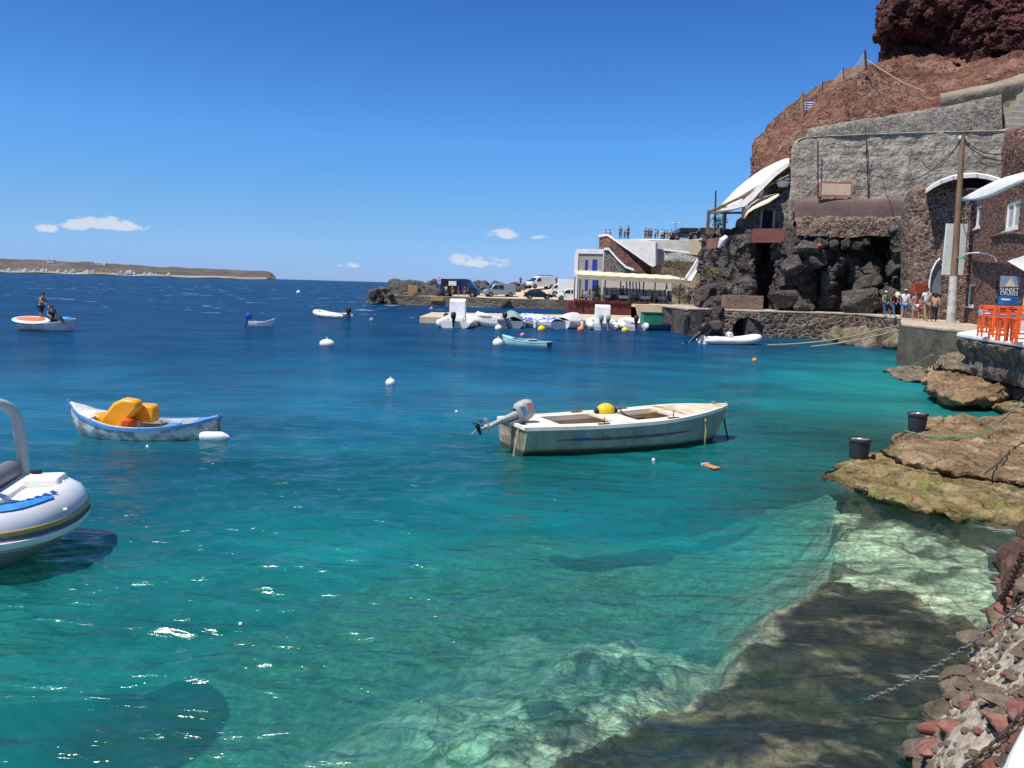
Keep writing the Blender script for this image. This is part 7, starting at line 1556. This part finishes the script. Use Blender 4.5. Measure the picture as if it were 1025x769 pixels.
# big blue van, seen with its open side and people before it
bx = vloc(462, 296, 124.5)
bp = [(-3.1, .4), (2.6, .4), (2.70, .7), (2.62, 1.15), (2.35, 1.30), (1.60, 2.20), (1.20, 2.62), (.6, 2.75), (-2.9, 2.75), (-3.1, 2.6)]
rt = vehicle('tall navy blue van with its side open and people queueing in front', 'van', bx, R(-8), bp, 2.05, nav, [[(2.05, 1.45), (1.50, 2.15), (.95, 2.20), (.95, 1.45)]], ((2.35, 1.31), (1.35, 2.45)), ((-2.1, .38), (1.85, .38)), .10, name='delivery_van')
mb = MB(); mb.box((-1.35, -1.03, 1.55), (2.6, .06, 1.75)); mb.build('open_hatch', m_dark, rt)
mb = MB(); mb.box((-1.2, -1.12, 2.0), (1.2, .05, .7)); mb.build('white_board', m_white, rt)
vehicle('silver blue van parked nose to the left on the quay', 'van', vloc(499.5, 293, 129), R(196), vanp, 1.95, sil, vw + [[(.30, 1.24), (.30, 1.80), (-.5, 1.82), (-.5, 1.24)]], ((2.12, 1.13), (1.12, 1.80)), ((-1.65, .34), (1.6, .34)))
vehicle('white panel van with a roof rack parked uphill behind the silver van', 'van', tuple(Vector(vloc(541, 287, 140)) + Vector((0, 0, .15))), R(208), vanp, 1.95, whp, vw, ((2.12, 1.13), (1.12, 1.80)), ((-1.65, .34), (1.6, .34)))
p = Vector(vloc(543, 287, 140)); b = thing('roof_rack', 'black roof rack of poles on the uphill white van', 'roof rack', (p.x, p.y, p.z + 2.3), R(208))
mb = MB()
for y in (-.6, -.2, .2, .6): mb.tube([(-1.8, y, .12), (.5, y, .12)], .03, 6)
mb.build('rail', m_black, b); mb = MB(); 
for x in (-1.5, -.5, .4): mb.box((x, 0, .04), (.06, 1.5, .05))
mb.build('crossbar', m_black, b)
smallv = [(-1.9, .3), (1.95, .3), (2.0, .55), (1.92, .85), (1.15, 1.0), (.70, 1.55), (.35, 1.72), (-1.6, 1.78), (-1.88, 1.65), (-1.95, .9)]
vehicle('small white van parked close to the taverna', 'van', vloc(570, 299, 123.2), R(182), smallv, 1.7, whp, [[(.95, 1.02), (.62, 1.48), (.0, 1.52), (.0, 1.02)], [(-.15, 1.02), (-.15, 1.52), (-.9, 1.52), (-.9, 1.02)]], ((1.12, 1.02), (.74, 1.5)), ((-1.3, .31), (1.3, .31)))
vehicle('white box van standing behind the small white van', 'van', vloc(566, 290, 131), R(178), [(-2.6, .5), (2.5, .5), (2.6, .9), (2.4, 1.2), (1.8, 1.9), (1.2, 2.0), (1.2, 2.7), (-2.6, 2.7)], 2.1, whp, [[(2.0, 1.3), (1.7, 1.8), (1.3, 1.8), (1.3, 1.3)]], ((2.36, 1.24), (1.84, 1.86)), ((-1.8, .4), (1.7, .4)), .05)
carp = [(-2.1, .28), (2.1, .28), (2.15, .5), (2.08, .72), (1.05, .88), (.45, 1.32), (.1, 1.42), (-.8, 1.42), (-1.25, 1.30), (-1.95, .98), (-2.12, .8)]
cw = [[(.85, .90), (.38, 1.28), (-.12, 1.33), (-.12, .90)], [(-.2, .90), (-.2, 1.33), (-.85, 1.33), (-1.35, .95)]]
vehicle('black estate car parked between the silver and white vans', 'car', vloc(538.5, 298.3, 123.6), R(4), carp, 1.75, dk2, cw, ((1.05, .89), (.47, 1.3)), ((-1.3, .31), (1.35, .31)), .18, name='parked_car')
vehicle('grey green car half hidden behind the silver van', 'car', vloc(484, 292, 133), R(186), carp, 1.75, M('grey_green_car', (.16, .18, .16), None, 3, .3), cw, ((1.05, .89), (.47, 1.3)), ((-1.3, .31), (1.35, .31)), .18, name='parked_car')
zr = za + .02
for px, Y, mt, lab, rz_ in ((685, 108, M('dark_jeep_paint', (.05, .055, .06), None, 3, .3), 'dark off-road car parked at the edge of the upper road', 185), (705, 107, dk2, 'black car on the upper road next to the pergola', 175)):
    p = D(px, 240, Y); vehicle(lab, 'car', (p.x, Y, zr), R(rz_), [(-2.0, .35), (2.0, .35), (2.05, .9), (1.2, 1.02), (.75, 1.62), (-1.8, 1.66), (-2.0, 1.5)], 1.8, mt, [[(.95, 1.05), (.62, 1.50), (-.1, 1.52), (-.1, 1.05)], [(-.2, 1.05), (-.2, 1.52), (-1.7, 1.52), (-1.7, 1.05)]], ((1.2, 1.03), (.78, 1.56)), ((-1.3, .38), (1.35, .38)), .12, name='parked_car')
# street lamp up there
p = D(675.5, 240, 107); root = thing('street_lamp', 'double headed street lamp standing on the upper road', 'street lamp', (p.x, 107, zr)); mb = MB(); mb.tube([(0, 0, 0), (0, 0, 2.1)], [.07, .05], 8); mb.build('pole', m_metal, root); mb = MB(); mb.tube([(-.45, 0, 2.1), (.45, 0, 2.1)], .03, 6); mb.build('arm', m_metal, root)
for k in (-1, 1): mb = MB(); mb.ell((k * .42, 0, 2.15), (.17, .17, .10), 10, 6); mb.build('lamp_head', m_white, root, smooth=True)
# people on the upper level
rgp = random.Random(9); cols = [(.5, .48, .46), (.05, .06, .08), (.22, .05, .05), (.08, .14, .30), (.12, .10, .09), (.02, .02, .02), (.06, .07, .10)]
for i, (px, py, Y, hgt) in enumerate(((621.5, 239.6, 108.4, 1.75), (625.8, 239.8, 108.4, 1.3), (629.2, 239.6, 108.4, 1.85))):
    p = D(px, py, Y); person(['person in dark clothes at the left of three figures on the upper wall', 'child between the two adults on the upper wall', 'tallest figure in dark clothes standing on the upper wall'][i], (p.x, Y + .8, za), R(rgp.uniform(-60, 60)), 'stand', hgt, sk, [(.10, .08, .07), (.04, .04, .05), (.06, .06, .07)][i], (.05, .05, .06))
for i in range(11):
    px = 645 + i * 3.3 + rgp.uniform(-1, 1); Y = 110 + rgp.uniform(0, 2); p = D(px, 240, Y)
    person('small figure in the crowd along the upper road', (p.x, Y, za), R(rgp.uniform(-180, 180)), rgp.choice(['stand', 'walk']), rgp.choice([1.6, 1.72]), sk, rgp.choice(cols), rgp.choice(cols), group='crowd on the upper road')
for i, px in enumerate((606, 610)):
    Y = 103.5; p = D(px, 237, Y); person('pale dressed figure at the top of the red ramp wall', (p.x, Y, p.z - .7), R(20), 'stand', 1.6, sk, (.62, .58, .55), (.5, .46, .42), group='figures at the ramp top')
# people by the blue van and on the quay
for i, (px, Y, tc_, lc) in enumerate(((446.5, 123, (.55, .53, .5), (.06, .07, .10)), (453, 122.6, (.45, .22, .14), (.5, .3, .22)), (459, 122.8, (.58, .06, .05), (.35, .3, .28)), (465, 122.7, (.03, .03, .035), (.3, .2, .15)), (468.5, 122.9, (.50, .17, .10), (.04, .04, .05)))):
    p = D(px, 296, Y); person(['person in white top left of the blue van', 'tanned swimmer in front of the blue van', 'person in red top in front of the blue van', 'person in black top at the blue van', 'person in orange top at the blue van door'][i], (p.x, Y, 1.42), R(rgp.uniform(-180, 180)), 'stand', 1.72 if i != 4 else 1.6, sk, tc_, lc, leg_len='short' if i in (1, 2) else 'long')
for lab, px, Y, z_, c_ in (('pale bather sitting on top of the breakwater rocks', 439, 132, 3.1, (.6, .5, .45)), ('dark figure standing on the rocks above the vans', 521, 150, 3.3, (.05, .03, .04)), ('person in dark clothes right of the uphill van', 556.5, 142, 3.4, (.03, .03, .035))):
    p = D(px, 285, Y); person(lab, (p.x, Y, z_), 0, 'sit' if 'sitting' in lab else 'stand', 1.75, sk, c_, c_)
p = D(413.5, 296, 124.5); mb = MB(); mb.box((0, 0, .75), (1.45, .5, 1.5)); root = thing('kiosk_board', 'plain sandy orange board propped on the quay before the breakwater', 'board', (p.x, 124.5, 1.41)); mb.build('panel', M('sandy_orange', (.45, .24, .10), (.36, .18, .08), 2, .8), root, bevel=.03); mb = MB(); mb.box((-.6, .4, .4), (.08, .5, .8)); mb.build('prop', m_wood, root); mb = MB(); mb.box((.6, .4, .4), (.08, .5, .8)); mb.build('prop', m_wood, root)
a = D(431, 297.5, 120.9); b = D(444, 303, 120.9); mb = MB(); mb.box(((a.x + b.x) / 2, 120.85, 1.08), (b.x - a.x, .12, .62)); single('painted_board', mb, M('ochre_yellow', (.50, .33, .07), (.38, .24, .05), 1.5, .8), 'ochre yellow painted panel on the quay face', 'panel', loc=((a.x + b.x) / 2, 120.85, 1.08))
# quay ladder/steps
p = D(507.5, 300, 120.6); mb = MB()
for k in range(5): mb.box((p.x - .9 + k * .3, 120.6, .1 + k * .26), (.34, .8, .26))
single('quay_steps', mb, m_dconc, 'short dark steps down the face of the far quay', 'stairs', loc=(p.x, 120.6, 0))
# ------------------------------------------------------------------ taverna
TY = 86.0; tz0 = 1.9
def tx(px, Y=TY): return D(px, 300, Y).x
xa, xb = tx(576, 85), tx(661, 85)
root = thing('taverna_terrace', 'dark red stone terrace of the taverna above the sandy jetty', 'terrace', ((xa + xb) / 2, 85, .55))
mb = MB(); mb.box(((xa + xb) / 2 + .6, 90, 1.21), (xb - xa + 2.6, 9.6, 1.32)); mb.build('platform', m_dkred, root, world=True, bevel=.05)
for k in range(9):
    x = xa + (xb - xa) * k / 8; mb = MB(); mb.box((x, 85.1, 2.0), (.22, .22, .30)); mb.build('pier', m_dkred, root, world=True)
mb = MB(); mb.box(((xa + xb) / 2, 85.08, 1.95), (xb - xa, .08, .16)); mb.build('low_wall', m_dkred, root, world=True)
# awning
root = thing('taverna_awning', 'long flat cream awning of the harbour taverna carried on dark posts', 'awning', ((xa + xb) / 2, 85.5, 4.8))
e1, e2 = tx(576.5, 84.5), tx(684.5, 84.5); n = 24; G = []
for r_i, (Y, z) in enumerate(((84.6, D(600, 279.6, 84.6).z), (84.5, D(600, 275.5, 84.5).z), (86, D(600, 274.4, 86).z), (93.5, D(600, 271.8, 93.5).z))):
    G.append([(e1 + (e2 - e1) * t * (1 if r_i < 3 else .955) + (.0 if r_i < 3 else .4), Y, z - .20 * t * (1 if r_i != 0 else .9) * 2.4 * .5 - .05 * abs(math.sin(t * 3.14 * 8))) for t in np.linspace(0, 1, 97)])
mb = MB(); mb.grid(np.array(G)); o = mb.build('canopy', M('cream_awning', (.70, .62, .45), (.58, .50, .36), .8, .85), root, world=True); s_ = o.modifiers.new('s', 'SOLIDIFY'); s_.thickness = .05
for k in range(5):
    t = k / 4; x = e1 + .4 + (e2 - e1 - .8) * t
    for Y in (84.9, 92.5):
        mb = MB(); mb.box((x, Y, 3.25), (.12, .12, 2.7)); mb.build('post', m_dwood, root, world=True)
mb = MB(); mb.box(((e1 + e2) / 2, 84.9, 4.45), (e2 - e1 - .6, .12, .16)); mb.build('beam', m_dwood, root, world=True)
mb = MB(); 
for k in range(5): mb.tube([(tx(626 + k * 3.2, 85.1), 85.1, 4.4), (tx(627 + k * 3.2, 85.1), 85.1, 3.0)], .07, 6)
mb.build('hanging_drape', m_black, root, world=True)
# tables with white cloths, chairs, diners
def make_table():
    t = thing('taverna_table', 'white clothed square table on the taverna terrace', 'table', (0, 0, 0), 0, 'white clothed tables on the taverna terrace')
    mb = MB(); mb.box((0, 0, .71), (.95, .95, .04)); mb.build('tabletop', m_wood, t)
    for x in (-.38, .38):
        for y in (-.38, .38): mb = MB(); mb.box((x, y, .345), (.06, .06, .69)); mb.build('leg', m_dwood, t)
    mb = MB(); mb.add([(-.5, -.5, .745), (.5, -.5, .745), (.5, .5, .745), (-.5, .5, .745), (-.54, -.54, .42), (.54, -.54, .42), (.54, .54, .42), (-.54, .54, .42)], [(0, 1, 2, 3), (0, 4, 5, 1), (1, 5, 6, 2), (2, 6, 7, 3), (3, 7, 4, 0)]); mb.build('tablecloth', m_white, t)
    return t
def make_chair(mat, name, label, group, hgt=.86, seat=.46, w=.42, seatmat=None):
    c = thing(name, label, 'chair', (0, 0, 0), 0, group); th = .045
    for x in (-1, 1):
        mb = MB(); mb.box((x * (w / 2 - th / 2), -w / 2 + th / 2, seat / 2), (th, th, seat)); mb.build('leg', mat, c)
        mb = MB(); mb.box((x * (w / 2 - th / 2), w / 2 - th / 2, hgt / 2), (th, th, hgt)); mb.build('leg', mat, c)
    mb = MB(); mb.box((0, 0, seat + .02), (w + .02, w + .02, .045)); mb.build('seat', seatmat or mat, c)
    for z in (seat + .16, seat + .27, hgt - .03): mb = MB(); mb.box((0, w / 2 - th / 2, z), (w - 2 * th + .004, .022, .055)); mb.build('back_slat', mat, c)
    for z in (.16, .30):
        for y in (-1, 1): mb = MB(); mb.box((0, y * (w / 2 - th / 2), z), (w - 2 * th + .004, .024, .03)); mb.build('stretcher', mat, c)
        for x in (-1, 1): mb = MB(); mb.box((x * (w / 2 - th / 2), 0, z + .03), (.024, w - 2 * th + .004, .03)); mb.build('stretcher', mat, c)
    return c
T0 = make_table(); ch0 = make_chair(m_dwood, 'taverna_chair', 'dark wooden chair at the taverna tables', 'dark chairs at the taverna tables')
t_used = c_used = False; rgt = random.Random(3)
tps = [(590, 86.4), (605, 86.6), (623.5, 86.3), (645, 86.4), (662, 87.2), (597, 89.5), (614, 89.8), (634, 89.6), (653, 89.8)]
for i, (px, Y) in enumerate(tps):
    x = tx(px, Y); zz = tz0
    if not t_used: T0.location = (x, Y, 1.873); t_used = True
    else: dup(T0, (x, Y, 1.873), 0)
    for k, (dx, rz_) in enumerate(((-.85, 90), (.85, -90))):
        if not c_used: ch0.location = (x + dx, Y, 1.873); ch0.rotation_euler = (0, 0, R(rz_)); c_used = True
        else: dup(ch0, (x + dx, Y, 1.873), R(rz_))
        if rgt.random() < .78: person('diner seated at the taverna tables under the awning', (x + dx * .95, Y, 1.873), R(rz_), 'sit', rgt.choice([1.68, 1.76]), sk, rgt.choice(cols), rgt.choice(cols), group='diners under the taverna awning')
for lab, px, Y, tcol in (('waiter in black standing under the awning', 623, 88, (.02, .02, .02)), ('person in dark blue standing at the right end of the taverna', 666, 88, (.03, .05, .14)), ('person in black on the landing by the diagonal parapet', 695, 80, (.02, .02, .025)), ('person in a pale top stepping down from the landing', 688, 78.5, (.6, .42, .38)), ('person in a pink top bending near the steps', 667, 80, (.55, .3, .28)), ('person in grey walking on the landing', 690, 82, (.25, .25, .27))):
    person(lab, (tx(px, Y), Y, 1.885 if px > 600 else 1.87), R(rgt.uniform(-90, 90)), 'walk' if 'step' in lab or 'walk' in lab or 'bend' in lab else 'stand', 1.76, sk, tcol, (.04, .04, .05))
# potted shrub, bushes
def shrub(name, label, loc, rad, n, mat, leaf=.09, pot=None, cat='shrub', seed=0, stem=.4):
    root = thing(name, label, cat, loc); g = random.Random(seed); mb = MB()
    for i in range(n):
        d = Vector((g.gauss(0, 1), g.gauss(0, 1), g.gauss(0, 1))).normalized() * (g.random() ** .35); c = Vector((d.x * rad[0], d.y * rad[1], d.z * rad[2] + rad[2] + stem)); c *= 1 + .0
        u = Vector((g.gauss(0, 1), g.gauss(0, 1), g.gauss(0, 1))).normalized(); v = u.cross(Vector((g.gauss(0, 1), g.gauss(0, 1), g.gauss(0, 1)))).normalized(); s = leaf * g.uniform(.6, 1.4)
        mb.add([c - u * s, c + v * s * .4, c + u * s, c - v * s * .4], [(0, 1, 2, 3)])
    mb.build('foliage', mat, root, fix=False)
    mb = MB()
    for k in range(5): a = g.uniform(0, 6.3); mb.tube([(0, 0, 0), (.3 * rad[0] * math.cos(a), .3 * rad[1] * math.sin(a), stem + rad[2] * .5), (.7 * rad[0] * math.cos(a), .7 * rad[1] * math.sin(a), stem + rad[2] * 1.4)], [.04, .03, .01], 5)
    mb.build('stem', m_dwood, root)
    if pot: mb = MB(); mb.lathe([(0, -.01), (.22, 0), (.3, .45), (.33, .45), (.33, .5), (.26, .5), (.26, .42), (0, .42)], n=16); mb.build('pot', m_conc, root, smooth=40)
    return root
shrub('potted_plant', 'bright green potted shrub beside the left taverna table', (tx(596.5, 85.7), 85.7, 1.873), (.55, .5, .75), 420, M('bright_leaf', (.10, .22, .04), (.05, .12, .02), 5, .7), pot=True, seed=1)
shrub('shrub', 'dry green bush at the top of the scrubby slope', tuple(D(679, 270, 95)), (1.6, .8, .7), 600, M('olive_leaf', (.13, .14, .05), (.07, .08, .03), 5, .8), seed=2, stem=0)
shrub('shrub', 'pale green bush growing from the cliff foot near the steps', tuple(D(715, 280, 64.5)), (.7, .5, .5), 420, M('pale_leaf', (.20, .20, .09), (.10, .11, .04), 5, .8), seed=3, stem=0)
shrub('shrub', 'small tree crown peeping over the pergola beam', tuple(D(719, 230, 80)), (.9, .6, .6), 380, m_green, seed=4, stem=.2)
shrub('shrub', 'low bush on the scrubby slope under the peeling wall', tuple(D(668, 268, 96)), (1.3, .6, .45), 420, M('olive_leaf2', (.11, .12, .05), (.06, .07, .03), 5, .8), seed=5, stem=0)
# white item and red buoys hanging at the cave
mb = MB(); mb.tube([D(719.5, 248.5, 66.5), D(723, 241, 66.3), D(726.5, 237.5, 66.5)], [.12, .28, .2], 8); single('white_sack', mb, m_wash, 'crumpled white sheet snagged on the cliff below the red parapet', 'sheet', loc=D(723, 241, 66.3), smooth=True)
p = D(820, 246, 61.9); mb = MB(); mb.ell((0, 0, 0), (.15, .15, .15), 14, 10); root = thing('buoy', 'red buoy hung among the dark boulders above the cave', 'buoy', tuple(p)); mb.build('float', rd, root, smooth=True); mb = MB(); mb.tube([(0, 0, .12), (0, 0, .6)], .02, 5); mb.build('cord', m_rope, root)
# ------------------------------------------------------------------ cafe terrace, orange bar stools and tables
og_ = m_orange; bl = M('blue_cushion', (.03, .06, .24), (.30, .32, .42), 6, .8)
def make_otable():
    t = thing('bar_table', 'tall orange slatted table on the white terrace', 'table', (0, 0, 0), 0, 'orange tables on the white terrace'); mb = MB(); mb.box((0, 0, .98), (1.15, .7, .05)); mb.build('tabletop', og_, t)
    for x in (-.5, .5):
        for y in (-.28, .28): mb = MB(); mb.box((x, y, .48), (.06, .06, .95)); mb.build('leg', og_, t)
    for y in (-.28, .28): mb = MB(); mb.box((0, y, .88), (.94, .03, .10)); mb.build('apron', og_, t)
    return t
OT = make_otable(); OC = make_chair(og_, 'bar_stool', 'orange wooden bar stool', 'orange stools on the white terrace', .98, .66, .38)
cz = tz + .003
def tl(px, py): p = P(px, py, tz); return (p.x, p.y, cz)
ots = [((1000, 334.5), R(8)), ((1036, 338), R(5))]
for i, (q, rz_) in enumerate(ots):
    lab = ['orange high table nearest the corner of the white terrace', 'orange high table at the right edge of the frame'][i]
    if i == 0: OT.location = tl(*q); OT.rotation_euler = (0, 0, rz_); OT['label'] = lab
    else: dup(OT, tl(*q), rz_, lab)
ocs = [((985.5, 337.5), 170, 'orange stool at the left corner of the white terrace'), ((998, 341), 185, 'orange stool in front of the corner table, left one'), ((1008, 342), 175, 'orange stool in front of the corner table, right one'), ((1021, 345), 160, 'orange stool closest to the viewer at the right'), ((985, 332), 90, 'orange stool behind the left end of the corner table'), ((1012, 333.5), 10, 'orange stool on the far side of the corner table'), ((1045, 350), 180, 'orange stool just past the right frame edge')]
for i, (q, rz_, lab) in enumerate(ocs):
    if i == 0: OC.location = tl(*q); OC.rotation_euler = (0, 0, R(rz_)); OC['label'] = lab; o_ = OC
    else: o_ = dup(OC, tl(*q), R(rz_), lab)
cp = thing('cushion', 'blue and white cushion hung on the leftmost orange stool', 'cushion', tuple(Vector(tl(983, 334)) + Vector((0, 0, .72)))); mb = MB(); mb.box((0, 0, 0), (.42, .20, .24)); mb.build('pad', bl, cp, bevel=.06); mb = MB(); mb.box((0, -.11, 0), (.30, .01, .04)); mb.build('band', m_white, cp)
for (q, lab) in (((995, 334), 'blue cushion between the corner table legs'), ((1008, 334), 'blue cushion at the right end of the corner table'), ((1022, 338), 'blue cushion on the stool by the right edge')): dup(cp, tuple(Vector(tl(*q)) + Vector((0, -.3, .70))), R(5), lab)
# white lattice post beside the doorway
p = P(1024.5, 331, 2.0); root = thing('white_post', 'thick pale grey post standing at the right frame edge', 'post', (22.3, 32.2, 2.0)); p0 = D(1024, 330, 32.2); mb = MB(); mb.box((p0.x - 22.3 + .1, 0, 1.35), (.28, .28, 2.7)); mb.build('shaft', M('pale_grey_post', (.48, .48, .47), (.36, .36, .35), 2, .7), root); mb = MB(); mb.box((p0.x - 22.3 + .1, 0, .06), (.42, .42, .12)); mb.build('foot', m_conc, root)
